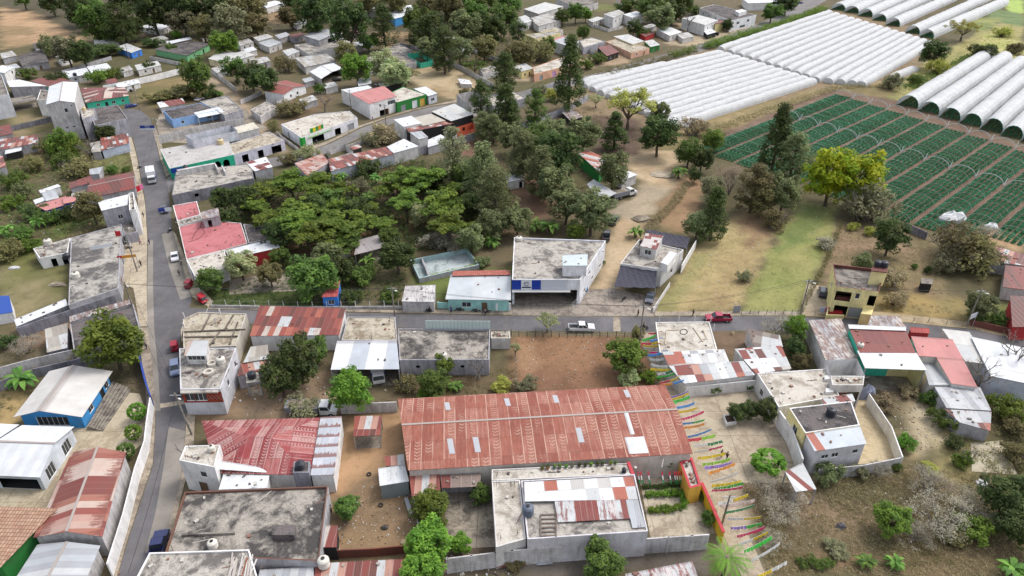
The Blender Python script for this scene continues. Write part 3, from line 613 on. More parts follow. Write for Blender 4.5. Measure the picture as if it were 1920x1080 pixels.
def bwall(label, px, h, m=None, th=.18, base=True, name='boundary_wall', cat='wall', posts=0, z0=0.0, pm=None, group=None, ph=None):
 """free-standing wall along its foot line (base=True) or top line in the photo"""
 pts = [P(x, y, z0 if base else h) for x, y in px]; c = sum(pts, Vector()) / len(pts); root = thing(name, label, cat, (c.x, c.y, z0), group=group); mb = MB()
 for a, b in zip(pts, pts[1:]):
  d = (b - a); L = d.length; d.normalize(); nrm = Vector((d.y, -d.x, 0)) * th / 2; ax, bx = a - d * .02, b + d * .02
  mb.prism(ccw([V2(ax + nrm), V2(bx + nrm), V2(bx - nrm), V2(ax - nrm)]), z0, h)
  for k in range(int(L // posts) + 1 if posts else 0):
   p = a + d * min(k * posts, L); t = MB(); t.box((p.x, p.y, (z0 + (ph or h + .1)) / 2), (.3, .3, (ph or h + .1) - z0), math.atan2(d.y, d.x)); t.build('pillar', pm or m or BLK, root)
 mb.build('wall', m or BLK, root); return root
def fence(label, px, h=1.2, step=2.0, wires=3, m=None, group=None, wild=0.0, r=.06, name='fence', cat='fence', infill=None):
 pts = [P(*p) for p in px]; c = sum(pts, Vector()) / len(pts); root = thing(name, label, cat, (c.x, c.y, 0), group=group); rr = rng(label); m = m or bark()
 proto = None; prev = None; wb = MB()
 for a, b in zip(pts, pts[1:]):
  n = max(1, int((b - a).length / step))
  for k in range(n + (b is pts[-1])):
   p = a.lerp(b, k / n); top = p + Vector((rr.uniform(-1, 1) * wild, rr.uniform(-1, 1) * wild, h * rr.uniform(1 - wild * .6, 1 + wild * .6)))
   t = MB(); t.tube([p - Vector((0, 0, .05)), p.lerp(top, .5) + Vector((rr.uniform(-1, 1) * wild * .2, 0, 0)), top], [r, r, r * .85], 5); t.build('post', m, root)
   if prev is not None:
    for w in range(wires):
     f = (w + 1) / (wires + .3); wb.tube([prev[0].lerp(prev[1], f), p.lerp(top, f)], .012, 3, cap=False)
    if infill:
     f0, f1 = .05, .95; q = [prev[0].lerp(prev[1], f0), p.lerp(top, f0), p.lerp(top, f1), prev[0].lerp(prev[1], f1)]; wb.face(q, mi=1); 
   prev = (p, top)
 if wb.f: wb.build('rails' if infill else 'wire', [STEEL, infill or STEEL], root)
 return root
TB, TW, TC = paint(A(52, 54, 62), .45), paint(A(226, 220, 208), .5), paint(A(226, 206, 160), .5)
def tank(label, px, py, z, r=.55, h=1.1, m=None, group='rooftop water tanks'):
 """ribbed plastic water tank, base centre seen at (px, py) at height z"""
 p = P(px, py, z); root = thing('water_tank', label, 'water tank', p, group=group); m = m or TB; b = MB(); pr = [(0, 0), (r * .96, 0)]
 for k in range(5): z0 = h * .8 * k / 5; pr += [(r, z0 + .03), (r, z0 + h * .12), (r * .95, z0 + h * .135), (r * .95, z0 + h * .15)]
 pr += [(r * .98, h * .8), (r * .75, h * .93), (r * .32, h)]; b.lathe(p, pr, 18); b.build('tank_body', m, root, smooth=False)
 l = MB(); l.lathe(p + Vector((0, 0, h)), [(r * .34, -.02), (r * .34, .07), (r * .28, .1), (0, .11)], 14); l.build('lid', paint(A(40, 40, 44)) if m is not TB else TB, root); return root
# ---------------------------------------------------------------- buildings, street by street
def wp(*c): return plaster(AV(*c), .35)
BLUE, TURQ, YEL, GREEN, REDW = wp(60, 150, 214), wp(64, 196, 164), wp(242, 222, 160), wp(36, 130, 56), wp(176, 48, 52)
TURQL = wp(160, 212, 206); DEEPB = wp(40, 70, 160); ORANGE = wp(216, 104, 72); VIOL = wp(196, 150, 200); LBLUE = wp(140, 178, 224)
BROWNP = paint(A(112, 62, 54), .7); REDP = paint(A(196, 62, 72), .7); WHITEP = paint(A(226, 224, 220), .6)
ROOFM = concrete(A(186, 178, 166), A(84, 80, 78), .95, .13); TERR = concrete(A(206, 196, 176), A(150, 136, 116), .45, .3)
SCHOOL = tin((A(226, 222, 216), A(222, 217, 211)), 1.1, 30, .03, edge=.12, ecol=A(196, 192, 188))
BAND = tin((A(150, 78, 68), A(206, 184, 172), A(132, 66, 58), A(196, 164, 150), A(160, 92, 78), A(206, 182, 168), A(170, 110, 92), A(190, 150, 136)), 1.2, 3.9, .36, A(132, 70, 56), .3, 0, .15, A(196, 168, 154))
BIGR = chevron((A(166, 100, 82), A(154, 88, 72), A(174, 114, 96), A(160, 92, 76)), A(206, 172, 154), A(116, 58, 46), 1.7, .62, .50, 2.0)
HIPR = chevron((A(166, 76, 78), A(182, 112, 108), A(150, 64, 66), A(188, 140, 134), A(166, 84, 84), A(150, 70, 68)), A(208, 182, 176), A(112, 48, 44), 1.2, .5, .44, 5.0)
PALES = tin((A(196, 200, 208), A(206, 208, 214)), 1.0, 2.2, .28, A(134, 84, 74), .55, 0, .3, A(150, 130, 130), 5.0)
# school compound at the lower left
r = bld('bright blue school building under a white gable roof beside wide stone steps', [(92, 696), (211, 696), (154, 782), (25, 782)], 3.0, 'gable_v', BLUE, SCHOOL, over=.7, rise=1.35, rf=.42, name='school_building', cat='school',
  ops=[(2, .5, 5.2, .5, 1.9, 'window'), (1, .3, 1.6, .9, 1.3, 'window'), (1, .7, 1.3, 0, 2.2, 'door', DARK), (1, .88, 1.5, .9, 1.2, 'window')])
bld('white classroom shed with a ridge and glazed white gable end by the school yard', [(41, 797), (139, 800), (75, 895), (-45, 890)], 3.0, 'gable_u', wp(206, 212, 220), WTIN, over=.35, rise=1.6, name='classroom_shed', cat='shed', ops=[(1, .25, 2.2, .3, 2.2, 'window'), (1, .75, 2.2, .3, 2.2, 'window'), (2, .6, 6, .1, 2.0, 'hole')])
bld('white shed roof cut by the photo edge behind the glazed classroom shed', [(-80, 790), (36, 796), (-52, 884), (-190, 870)], 3.2, 'gable_u', wp(206, 212, 220), WTIN, rise=1.2, name='classroom_shed', cat='shed')
bld('long rusty red and pale striped gable roof hall with white side wall along the street', [(134, 848), (236, 848), (192, 1006), (62, 1008)], 4.2, 'gable_v', BLKL, BAND, over=.25, rise=1.1, rf=.52, name='school_hall', cat='hall')
bld('building with an orange clay tile roof at the lower left corner', [(-60, 948), (107, 953), (0, 1064), (-165, 1062)], [4.8, 4.8, 3.7, 3.7], 'tin', GREEN, tiles(A(206, 172, 146), A(186, 144, 118)), over=.5, name='tiled_building', cat='building')
bld('low grey metal gable roof shed below the striped hall', [(70, 1021), (188, 1023), (152, 1110), (12, 1110)], 3.4, 'gable_v', BLKL, GTIN, rise=.7, name='metal_shed', cat='shed')
r = bwall('long white compound wall along the left street beside the striped hall', [(289, 768), (283, 812), (279, 850), (262, 900), (240, 990), (212, 1082)], 2.7, WHITE)
r = bwall('blue painted mural wall between the street and the pine tree', [(262, 668), (270, 700), (279, 735), (289, 762)], 2.5, wp(44, 78, 170)); 
st = thing('stone_steps', 'broad grey stone steps beside the blue school building', 'steps', P(205, 768))
q0, q1, q2, q3 = P(213, 721), P(249, 730), P(194, 809), P(166, 806)
for k in range(6):
 a, b, c_, d = q0.lerp(q1, k / 6), q0.lerp(q1, (k + 1) / 6 - .03), q3.lerp(q2, (k + 1) / 6 - .03), q3.lerp(q2, k / 6); m_ = MB(); m_.prism(ccw([V2(a), V2(b), V2(c_), V2(d)]), 0, .75 - .12 * k); m_.build('step', concrete(A(170, 160, 146), A(110, 102, 94), .5, .6), st)
bwall('upper grey yard wall behind the banana plant at the left edge', [(-20, 694), (62, 672), (152, 652), (248, 642)], 2.2, BLKL, base=False)
bwall('lower grey yard wall closest to the blue school roof', [(-20, 722), (60, 692), (140, 674), (180, 662)], 2.0, BLKD, base=False)
bld('grey flat roof building behind the pine tree at the street corner', [(130, 600), (250, 570), (264, 622), (138, 656)], 3.2, 'flat', GREYP, ROOFD, .15, ops=[(1, .5, 2, 0, 2.2, 'shutter')])
bld('narrow pale tin roof strip with rust spots behind the grey flat roof', [(130, 593), (246, 560), (249, 569), (131, 604)], 3.6, 'tin', GREYP, STRK, over=.1, name='lean_to', cat='shed')
bld('small faded tin lean-to between the yard wall and the grey flat roof', [(84, 617), (127, 605), (126, 652), (88, 661)], [2.7, 2.7, 2.3, 2.3], 'tin', BLKD, OTIN, over=.15, name='lean_to', cat='shed')
bld('long thin white lean-to roof on the grey yard wall', [(26, 599), (123, 560), (127, 572), (31, 612)], [2.8, 2.8, 2.5, 2.5], 'tin', BLKD, WTIN, over=.05, name='lean_to', cat='shed')
bwall('grey block wall with dark joints under the white lean-to roof', [(32, 615), (134, 580), (214, 553)], 2.4, BLKD, base=False, posts=5)
bld('shed with a bright blue sloping roof sheet at the left edge', [(-24, 556), (17, 554), (24, 585), (-18, 592)], [3.2, 3.2, 2.5, 2.5], 'tin', WHITE, paint(A(44, 84, 170), .5), over=.1, name='shed', cat='shed')
# left side of the street
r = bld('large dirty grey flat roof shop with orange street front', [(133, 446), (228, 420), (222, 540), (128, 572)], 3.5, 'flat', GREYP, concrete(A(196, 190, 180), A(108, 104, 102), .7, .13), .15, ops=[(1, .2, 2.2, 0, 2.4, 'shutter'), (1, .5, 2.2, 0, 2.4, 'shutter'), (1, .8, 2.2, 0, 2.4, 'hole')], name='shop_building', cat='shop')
boxpart(r, 'street_front', [(222.3, 478), (223.5, 478), (223, 512), (221.8, 512)], 0.05, 3.3, wp(214, 150, 70))
bld('small white outbuilding with two dark doorways and a white tank on top', [(62, 466), (132, 446), (126, 474), (74, 484)], 2.9, 'flat', WHITE, ROOFC, .1, ops=[(2, .45, 1.1, 0, 2.1, 'hole'), (2, .85, 1.1, 0, 2.1, 'hole')], name='outbuilding', cat='outbuilding')
bld('tall grey block house with a white tin top and one small window', [(183, 378), (241, 364), (239, 384), (190, 395)], 7.0, 'tin', BLK, WTIN, over=.15, ops=[(2, .62, 1.2, 3.6, 1.2, 'window')])
bld('narrow white stair tower joined to the tall grey block house', [(241, 362), (250, 360), (254, 392), (242, 394)], 7.3, 'flat', WHITE, ROOFL, .8, ops=[(1, .6, 1.6, 3.6, 1.6, 'window')], name='stair_tower', cat='tower')
bld('low grey wing with concrete yard below the tall grey block house', [(228, 424), (250, 412), (258, 434), (234, 440)], 2.8, 'flat', BLK, ROOFG, .1, name='shop_building', cat='shop')
bld('long rusty red tin roof house running up to the street', [(172, 338), (251, 321), (254, 353), (160, 373)], 3.0, 'gable_u', GREYP, RTIN, over=.2, rise=.9)
for lb, px, h, rm, wm in [('dark red tin roof joined to the long rusty house', [(129, 343), (172, 328), (174, 342), (131, 353)], 2.9, RTIN, GREYP), ('grey tin roof hut between white and pink roofs', [(77, 360), (104, 354), (111, 371), (85, 377)], 2.6, GTIN, GREYP),
  ('tiny white tin roof hut beside the pink roof', [(62, 375), (80, 369), (85, 375), (66, 383)], 2.5, WTIN, WHITE), ('thin white tin strip roof above the grey hut', [(72, 357), (108, 345), (114, 349), (76, 362)], 2.7, WTIN, WHITE),
  ('pink tin roof house with a deep blue front wall', [(66, 385), (124, 367), (122, 384), (86, 395)], 2.8, PINKT, DEEPB), ('small raised pink roof next to the pink roof house', [(117, 370), (142, 367), (144, 377), (119, 382)], 3.2, PINKT, DEEPB),
  ('weathered grey tin roof hut beside the raised pink roof', [(134, 363), (159, 356), (159, 377), (133, 389)], 2.6, OTIN, GREYP), ('grey tin shed alone below the garden by the street', [(167, 317), (194, 312), (186, 326), (168, 327)], 2.5, GTIN, GREYP),
  ('brown tin roof house at the left edge with white rust marks', [(-12, 262), (70, 252), (68, 268), (-12, 283)], 3.0, RWTIN, GREYP), ('small white tin roof porch under the brown roof at left edge', [(10, 280), (41, 274), (40, 282), (9, 289)], 2.5, WTIN, DARK),
  ('rusty tin roof corner cut by the left edge', [(-14, 292), (5, 292), (12, 312), (-14, 318)], 2.6, RWTIN, GREYP), ('dark red roof hut at the left edge by the grey fence wall', [(-12, 240), (18, 232), (24, 250), (-12, 258)], 2.8, RTIN, GREYP),
  ('rusty roof house with blue grey wall at the street bend', [(188, 258), (240, 250), (242, 268), (190, 282)], 3.0, RWTIN, wp(176, 184, 200)), ('small grey roof beside the rusty roof house at the bend', [(168, 268), (188, 264), (190, 284), (172, 286)], 2.7, OTIN, GREYP)]:
 bld(lb, px, h, 'tin', wm, rm, over=.2, name='tin_roof_house')
bwall('dark grey fence wall below the curved slab pavilion', [(20, 236), (60, 227), (100, 217)], 2.0, BLKD, base=False, posts=6)
bld('grey concrete slab pavilion on thin pillars at the left', [(11, 185), (66, 178), (68, 188), (14, 198)], 2.9, 'open', None, ROOFG, over=.3, open_sides=(0, 1, 2, 3), name='pavilion', cat='pavilion')
bld('long white roof house behind the slab pavilion', [(12, 151), (36, 149), (88, 161), (18, 163)], 4.6, 'tin', GREYP, WTIN)
bld('white two storey house at the left edge with a white roof', [(-22, 132), (4, 122), (28, 126), (8, 137)], 5.6, 'tin', WHITE, WTIN, ops=[(2, .7, 1.5, 3.5, 1.2, 'window')])
bld('tall pale building with a blue foot cut by the left edge', [(-60, 128), (3, 140), (16, 177), (-60, 190)], 8.5, 'flat', wp(206, 208, 214), ROOFG)
bld('white house with balcony squeezed against the grey tower', [(69, 187), (76, 168), (92, 170), (89, 187)], 6.4, 'flat', WHITE, ROOFG, .2, ops=[(2, .5, 1.6, 3.2, 2, 'hole'), (2, .5, 1.6, 0, 2, 'hole')])
r = bld('tall grey block tower house with a white gable roof, tallest of the town', [(92, 162), (146, 154), (140, 192), (86, 196)], 12.8, 'gable_v', BLKL, WTIN, over=.12, rise=1.0, ops=[(2, .62, 1.1, 9.6, 1.4, 'window'), (2, .85, .6, 11.4, .6, 'window'), (2, .2, .7, 4.2, .35, 'hole'), (2, .45, .7, 4.2, .35, 'hole'), (2, .7, .7, 4.4, .35, 'hole')], name='tower_house')
bld('lower grey terrace block against the right side of the tower', [(150, 205), (176, 202), (181, 214), (154, 223)], 8.2, 'flat', BLK, ROOFL, .4, name='terrace_block', cat='building')
bld('grey block house with dark roof on the inside of the street bend', [(164, 205), (220, 196), (239, 222), (178, 235)], 6.6, 'flat', BLK, ROOFD, .3)
bld('turquoise house with a rusty striped roof beside the tower', [(150, 165), (235, 163), (242, 179), (160, 193)], 3.2, 'hip', TURQ, tin((RD, BRN, RD, A(214, 196, 180), BRN), 1.0, 9, .2), over=.4, rise=1.0, ops=[(2, .25, 1.2, .9, 1.2, 'window'), (2, .45, 1.1, 0, 2.1, 'door', DARK), (2, .62, 1.4, .9, 1.2, 'window'), (2, .85, 1.0, .9, 1.1, 'window')])
bld('dark red roof house with turquoise wall behind the tower', [(58, 152), (92, 140), (137, 152), (90, 163)], 3.2, 'tin', TURQ, RTIN)
# far upper left
for lb, px, h, rk, rm, wm in [('white hip roof house near the wood at the top left', [(263, 50), (287, 43), (320, 48), (298, 57)], 3.2, 'hip', WTIN, OFFW), ('white flat roof house with columns beside the dark hedge', [(174, 75), (209, 68), (222, 75), (191, 83)], 3.2, 'tin', LTIN, WHITE),
  ('small bright blue house with a pale roof', [(217, 88), (238, 81), (266, 92), (246, 99)], 3.0, 'tin', LTIN, wp(60, 130, 220)), ('white tin roof row house with grey wall, left one', [(121, 134), (162, 127), (169, 138), (127, 146)], 2.8, 'tin', WTIN, GREYP),
  ('white tin roof row house with grey wall, right one', [(162, 125), (200, 118), (211, 129), (172, 137)], 2.9, 'tin', WTIN, GREYP), ('white roof shed behind the long white wall', [(252, 122), (295, 114), (302, 122), (258, 132)], 2.8, 'tin', LTIN, OFFW),
  ('white lean-to roof against the foot of the long white wall', [(215, 157), (257, 147), (263, 155), (222, 166)], 2.2, 'tin', WTIN, WHITE), ('dark flat roof house in the bushes at the far left', [(32, 105), (80, 92), (92, 116), (42, 124)], 3.0, 'tin', ROOFD, GREYP),
  ('cream roof house, long and low, with garage opening', [(390, 110), (414, 95), (462, 101), (424, 118)], 3.2, 'tin', LTIN, CREAM), ('pale roof house right of the cream house', [(425, 104), (456, 95), (478, 103), (440, 114)], 3.0, 'tin', LTIN, OFFW),
  ('grey tin roof house with parked minibuses in front', [(484, 80), (512, 73), (529, 80), (504, 89)], 3.2, 'tin', GTIN, OFFW), ('pale roof house behind the grey minibus house', [(474, 70), (500, 63), (512, 69), (485, 77)], 3.0, 'tin', LTIN, OFFW),
  ('faded tin roof house at the dirt path bend', [(470, 110), (500, 106), (508, 114), (478, 121)], 2.8, 'tin', OTIN, GREYP), ('red roof shed left of the big grey gable hall', [(540, 66), (565, 60), (572, 64), (552, 71)], 3.2, 'tin', RTIN, GREYP),
  ('pale roof hut with hedge in front by the minibuses', [(529, 95), (548, 90), (562, 96), (540, 105)], 2.8, 'tin', LTIN, OFFW), ('long pale weathered tin roof hall in the upper middle', [(553, 108), (612, 100), (631, 113), (572, 126)], 3.5, 'tin', OTIN, OFFW),
  ('white warehouse roof with blue wall in the far trees', [(724, 18), (770, 9), (785, 24), (740, 35)], 5.0, 'tin', WTIN, BLUE), ('white domed roof far off between trees', [(676, 10), (702, 13), (704, 22), (680, 19)], 4, 'tin', WTIN, WHITE),
  ('white roof house at the top edge by the dirt track', [(490, 7), (515, 1), (534, 5), (500, 15)], 4, 'tin', WTIN, OFFW), ('white small box roof hut beside the bright green tree', [(668, 148), (695, 145), (697, 156), (672, 161)], 3, 'tin', WTIN, OFFW)]:
 bld(lb, px, h, rk, wm, rm, over=.25, name='tin_roof_house', ops=[(2, .3, 1.1, .9, 1.1, 'window'), (2, .65, 1.0, 0, 2.0, 'door')] if h < 4 else ())
bld('dark grey flat roof house with a pale green front porch', [(289, 92), (345, 74), (394, 82), (350, 104)], 3.4, 'tin', wp(120, 180, 130), ROOFD, over=.5, ops=[(2, .3, 1.4, .9, 1.2, 'window'), (2, .7, 1.4, 0, 2.2, 'hole'), (1, .5, 1.4, 0, 2.2, 'hole')])
roofonly(thing('skylight_roof', 'thin white roof strip along the dark grey flat roof', 'roof', P(335, 76, 3.5)), 'roof_sheet', [(311, 78), (356, 69), (360, 73), (316, 83)], 4.0, WTIN)
bwall('long white wall along the overgrown lot', [(196, 172), (222, 167), (288, 152), (338, 139)], 2.6, WHITE)
bwall('grey garden wall behind the white row houses', [(118, 140), (210, 112)], 1.8, GREYP); bwall('white garden wall in front of the dark grey house', [(282, 112), (347, 125)], 1.8, OFFW)
r = bld('grey gable hall with open front above a concrete terrace', [(570, 67), (614, 54), (644, 63), (598, 76)], 6.2, 'gable_v', GREYP, GTIN, rise=.8, ops=[(2, .5, 6, 3.4, 2.2, 'hole')])
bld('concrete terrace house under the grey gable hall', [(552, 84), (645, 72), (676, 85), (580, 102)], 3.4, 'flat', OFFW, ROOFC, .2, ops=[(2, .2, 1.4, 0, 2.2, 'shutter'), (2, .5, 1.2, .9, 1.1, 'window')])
bld('white gable roof shed sheltering a dark vehicle', [(580, 134), (625, 118), (643, 128), (602, 148)], 3.6, 'gable_v', OFFW, WTIN, rise=.7, open_sides=(2,), name='garage_shed', cat='shed')
r = bld('white house with a red roof half and garden porch', [(494, 170), (535, 150), (574, 160), (532, 177)], 3.3, 'gable_v', wp(240, 240, 242), tin((RD2, A(150, 72, 62), RD2), 1, 20, .1), over=.3, rise=1.0, ops=[(2, .3, 1.2, .9, 1.2, 'window'), (2, .6, 1.2, .9, 1.2, 'window'), (1, .5, 1.0, 0, 2, 'door')])
# lots and houses between the two upper streets
r = bld('light blue house with dark roof and white porch awning', [(306, 208), (374, 193), (412, 206), (322, 224)], 3.2, 'flat', LBLUE, ROOFD, .1, ops=[(2, .75, 1.6, .8, 1.4, 'window'), (2, .2, 1.0, .9, 1.1, 'window')])
roofonly(r, 'porch_awning', [(363, 211), (410, 200), (423, 211), (373, 221)], [3.3, 3.3, 2.9, 2.9], WTIN)
for x, y in ((375, 236), (400, 229), (421, 226)): t = MB(); p = P(x, y); t.tube([p, p + Vector((0, 0, 2.9))], .09, 8); t.build('porch_post', WHITEP, r)
bld('grey block storehouse at the right end of the light blue house', [(375, 190), (425, 179), (455, 205), (420, 215)], 3.2, 'flat', BLK, ROOFC, .25)
bld('white tin roof shed with one rusty sheet behind the light blue house', [(294, 192), (342, 184), (348, 194), (300, 202)], 2.4, 'tin', OFFW, tin((WT, WT, RD, WT), 2.2, 9, .05), name='lean_to', cat='shed')
bwall('tall grey concrete wall below the light blue house', [(297, 254), (330, 246), (376, 235), (456, 222)], 3.0, BLKL, base=False)
ARCH = wp(40, 178, 138)
r = bld('long flat roof house with green arched arcade', [(300, 280), (426, 257), (438, 290), (318, 316)], 3.6, 'flat', ARCH, concrete(A(206, 202, 198), A(180, 174, 170), .35, .2), .06, ops=[(2, s, 2.0, .3, 2.3, 'arch') for s in (.30, .44, .58, .72, .86)], pm=OFFW, name='arcade_house')
bld('upper storey of roofless white rooms on the arcade house', [(347, 254), (434, 234), (445, 245), (362, 263)], 6.3, 'none', wp(206, 206, 214), base=3.1, name='upper_storey', cat='house')
r = bld('lilac white house with three dark garage openings', [(427, 271), (505, 247), (533, 263), (438, 290)], 3.5, 'flat', wp(204, 202, 214), TERR, .12, ops=[(2, .2, 2.2, 0, 2.5, 'hole'), (2, .5, 2.0, 0, 2.5, 'hole'), (2, .82, 3.6, 0, 2.5, 'hole')])
bld('cream tin roof house behind the lilac white house', [(437, 239), (475, 229), (486, 240), (446, 250)], 4.4, 'tin', BLKL, tin((A(222, 214, 194), A(226, 218, 200)), 1.2, 9, .05), over=.1)
r = bld('grey block house with cracked roof terrace at the side street corner', [(330, 322), (472, 306), (475, 334), (322, 366)], 3.5, 'flat', BLKD, ROOFC, .12, ops=[(2, .28, 1.1, 1.6, .9, 'hole'), (2, .5, 1.2, 1.4, 1.2, 'hole')])
boxpart(r, 'terrace_wall', [(332, 318), (401, 305), (402, 307), (333, 320.5)], 3.4, 5.0, BLKL); boxpart(r, 'terrace_wall', [(401, 305), (403, 305), (410, 316), (407, 317)], 3.4, 5.0, BLKL); boxpart(r, 'terrace_wall', [(415, 311), (417, 310), (424, 321), (421, 322)], 3.4, 4.6, BLKL)
bld('white roof store with two red patches beside the orchard corner', [(461, 304), (499, 294), (511, 313), (477, 321)], 3.6, 'tin', GREYP, tin((WT, WT, WT, RD), 2.4, 2.4, .04), over=.1)
r = bld('house with a pink painted flat roof, smaller of the two', [(324, 385), (369, 377), (376, 402), (332, 414)], 3.6, 'flat', WHITE, PINK, .15, ops=[(3, .5, 2, 0, 2.4, 'shutter')])
bld('narrow grey roof strip between the two pink roofs', [(332, 415), (377, 403), (380, 411), (335, 423)], 3.6, 'flat', OFFW, ROOFC, .2)
r = bld('house with the large pink painted flat roof', [(335, 425), (385, 412), (452, 418), (464, 456), (422, 468), (349, 486)], 3.5, 'flat', OFFW, PINK, .12, ops=[(5, .3, 2.2, 0, 2.4, 'shutter'), (5, .7, 2.2, 0, 2.4, 'hole')])
mb_ = MB(); mb_.tube([P(360, 448, 3.42), P(366, 436, 3.42), P(376, 425, 3.42), P(377, 416, 3.42)], .05, 5); mb_.tube([P(377, 425, 3.42), P(384, 436, 3.42), P(372, 448, 3.42), P(352, 454, 3.42)], .04, 5); mb_.build('hose', DARK, r)
bld('little stair house with a streaked tin roof between pink roofs', [(375, 398), (409, 389), (412, 405), (380, 411)], 5.9, 'tin', GREYP, STRK, base=3.3, over=.1, ops=[(2, .35, .9, 0, 2, 'hole')], name='stair_house', cat='stair house')
bld('cream flat roof house with a dark oval stain at the main corner', [(349, 487), (421, 469), (427, 500), (368, 523)], 3.4, 'flat', WHITE, ROOFL, .1, ops=[(3, .5, 2, 0, 2.4, 'shutter')])
bld('white tin roof hall with a red front wall beside the pink house', [(422, 469), (517, 446), (525, 464), (431, 485)], 3.5, 'tin', REDW, WTIN, over=.1)
bld('dark grey flat roof house at the edge of the orchard', [(456, 420), (500, 424), (516, 444), (466, 456)], 3.4, 'flat', GREYP, ROOFD, .2)
# upper middle: green shop and neighbours
r = bld('white corner shop with a green front and green sign board', [(527, 233), (590, 214), (655, 208), (670, 221), (565, 258)], 3.6, 'flat', wp(226, 226, 230), ROOFL, .2, ops=[(3, .27, 5.4, 0, 2.3, 'hole'), (3, .62, 2.8, 0, 2.4, 'hole'), (3, .86, 3.2, 0, 2.4, 'shutter'), (4, .35, 1.6, 0, 2.4, 'shutter')], name='corner_shop', cat='shop')
boxpart(r, 'green_panel', [(560.5, 258.2), (565, 257.6), (584, 251), (584.5, 251.8), (566, 259), (561.5, 259.6)], 0.05, 3.4, paint(A(40, 160, 60))); boxpart(r, 'green_canopy', [(575, 255), (620, 240), (621, 243), (577, 259)], 2.7, 2.85, paint(A(150, 196, 110)))
r = bld('two storey white house with a pink tin roof on the dirt path corner', [(656, 175), (720, 161), (744, 180), (692, 195)], 6.0, 'tin', WHITE, PINKT, over=.15, ops=[(2, .8, 3.8, 3.4, 1.5, 'window'), (2, .38, .8, 3.6, 1.1, 'window'), (2, .5, 4.5, 0, 2.3, 'hole'), (3, .4, .7, 3.6, .8, 'window')])
bld('white roof annex behind the pink tin roof house', [(639, 168), (690, 160), (698, 165), (656, 175)], 5.4, 'tin', WHITE, WTIN, over=.1)
r = bld('row of shops with wooden, green, white and yellow fronts', [(722, 178), (757, 162), (800, 177), (744, 192)], 4.0, 'flat', GREEN, ROOFL, .2, ops=[(2, .2, 2.4, 0, 2.4, 'shutter'), (2, .58, 2.6, 0, 2.9, 'door', wp(226, 228, 232)), (2, .84, 2.6, 0, 2.9, 'door', wp(214, 176, 84))], name='shop_row', cat='shop')
bld('low shop with a plank front beside the two storey house', [(716, 186), (738, 180), (745, 194), (724, 200)], 2.8, 'flat', plaster(A(170, 124, 82), .5), ROOFC, .15, name='plank_shop', cat='shop')
bld('white tin roof kiosk at the right end of the shop row', [(775, 166), (798, 162), (820, 175), (803, 180)], 3.6, 'tin', wp(210, 214, 222), WTIN, over=.25, ops=[(2, .5, 2, 1, 1.2, 'window')], name='kiosk', cat='kiosk')
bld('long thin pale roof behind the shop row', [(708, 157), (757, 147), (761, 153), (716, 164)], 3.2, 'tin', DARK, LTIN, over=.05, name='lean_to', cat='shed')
bld('grey dark rimmed flat roof in the walled yard', [(712, 108), (747, 97), (781, 115), (740, 127)], 3.0, 'flat', GREYP, ROOFG, .5)
bld('roofless yard room with turquoise walls', [(764, 101), (790, 97), (812, 113), (788, 118)], 2.6, 'none', TURQ); bld('grey stained slab roof behind the dark rimmed roof', [(716, 92), (752, 84), (772, 94), (736, 103)], 2.6, 'flat', BLKL, ROOFC, .1)
bwall('long white wall descending beside the sandy yard', [(808, 96), (862, 122), (925, 156)], 2.2, BLKL, base=False); bwall('grey block wall around the walled yard', [(735, 86), (752, 80), (812, 96)], 2.0, BLK, base=False)
bwall('white panel fence in the far lot near the tall trees', [(880, 96), (935, 117), (962, 128)], 1.9, WHITE, posts=3, pm=BLKD)
bld('roofless grey block shell at the bend of the upper street', [(856, 178), (890, 168), (916, 185), (884, 201)], 4.2, 'none', BLKL, ops=[(2, .5, 1.6, .9, 1.6, 'hole'), (1, .5, 1.4, .9, 1.6, 'hole')])
bld('flat roof house hidden among trees beyond the block shell', [(905, 180), (962, 170), (985, 184), (925, 198)], 3.4, 'flat', BLK, ROOFL, .2)
for lb, px, h, rm, wm in [('white tin roof block at the left end of the lower street row', [(738, 224), (771, 217), (791, 231), (757, 238)], 5.2, WTIN, WHITE), ('beige tin roof hall in the lower street row', [(772, 221), (808, 213), (836, 226), (792, 236)], 4.6, tin((A(206, 198, 182), A(200, 192, 176)), 1.2, 9, .06), GREYP),
  ('large pale tin roof with deep shadow under its near edge', [(809, 209), (852, 194), (888, 214), (846, 227)], 5.2, LTIN, DARK), ('rusty patched strip roof along the courtyard', [(760, 239), (834, 227), (851, 231), (766, 248)], 4.4, RWTIN, DARK),  # pale roof: shadow under its edge put into near-black wall paint
  ('small grey roof turret house in the courtyard', [(768, 248), (790, 245), (803, 257), (786, 261)], 4.8, GTIN, OFFW), ('low white roof over the courtyard yard', [(802, 262), (826, 252), (846, 263), (802, 276)], 2.8, WTIN, GREYP),
  ('white tin roof house at the end of the rusty roof row', [(725, 275), (757, 260), (785, 274), (738, 287)], 4.0, WTIN, wp(206, 204, 202)), ('rusty pink roof barn above the orchard, long one', [(615, 298), (725, 275), (740, 288), (620, 321)], 3.7, RWTIN, wp(176, 180, 190)),
  ('peeling rusty roof barn above the orchard, left one', [(552, 306), (604, 288), (618, 304), (577, 330)], 3.3, tin((A(176, 112, 96), A(196, 150, 136), A(204, 180, 168)), 1, 3, .4), GREYP)]:
 bld(lb, px, h, 'tin', wm, rm, over=.12, name='tin_roof_house')
bld('roofless room with orange walls beside the orchard trees', [(852, 240), (886, 229), (892, 240), (858, 252)], 3.0, 'none', ORANGE, ops=[(0, .5, 1.2, 1, 1.2, 'hole')]); bld('roofless white room left of the orange room', [(832, 248), (851, 241), (857, 252), (840, 263)], 3.0, 'none', WHITE, ops=[(2, .5, 1.2, .8, 1.3, 'hole')])
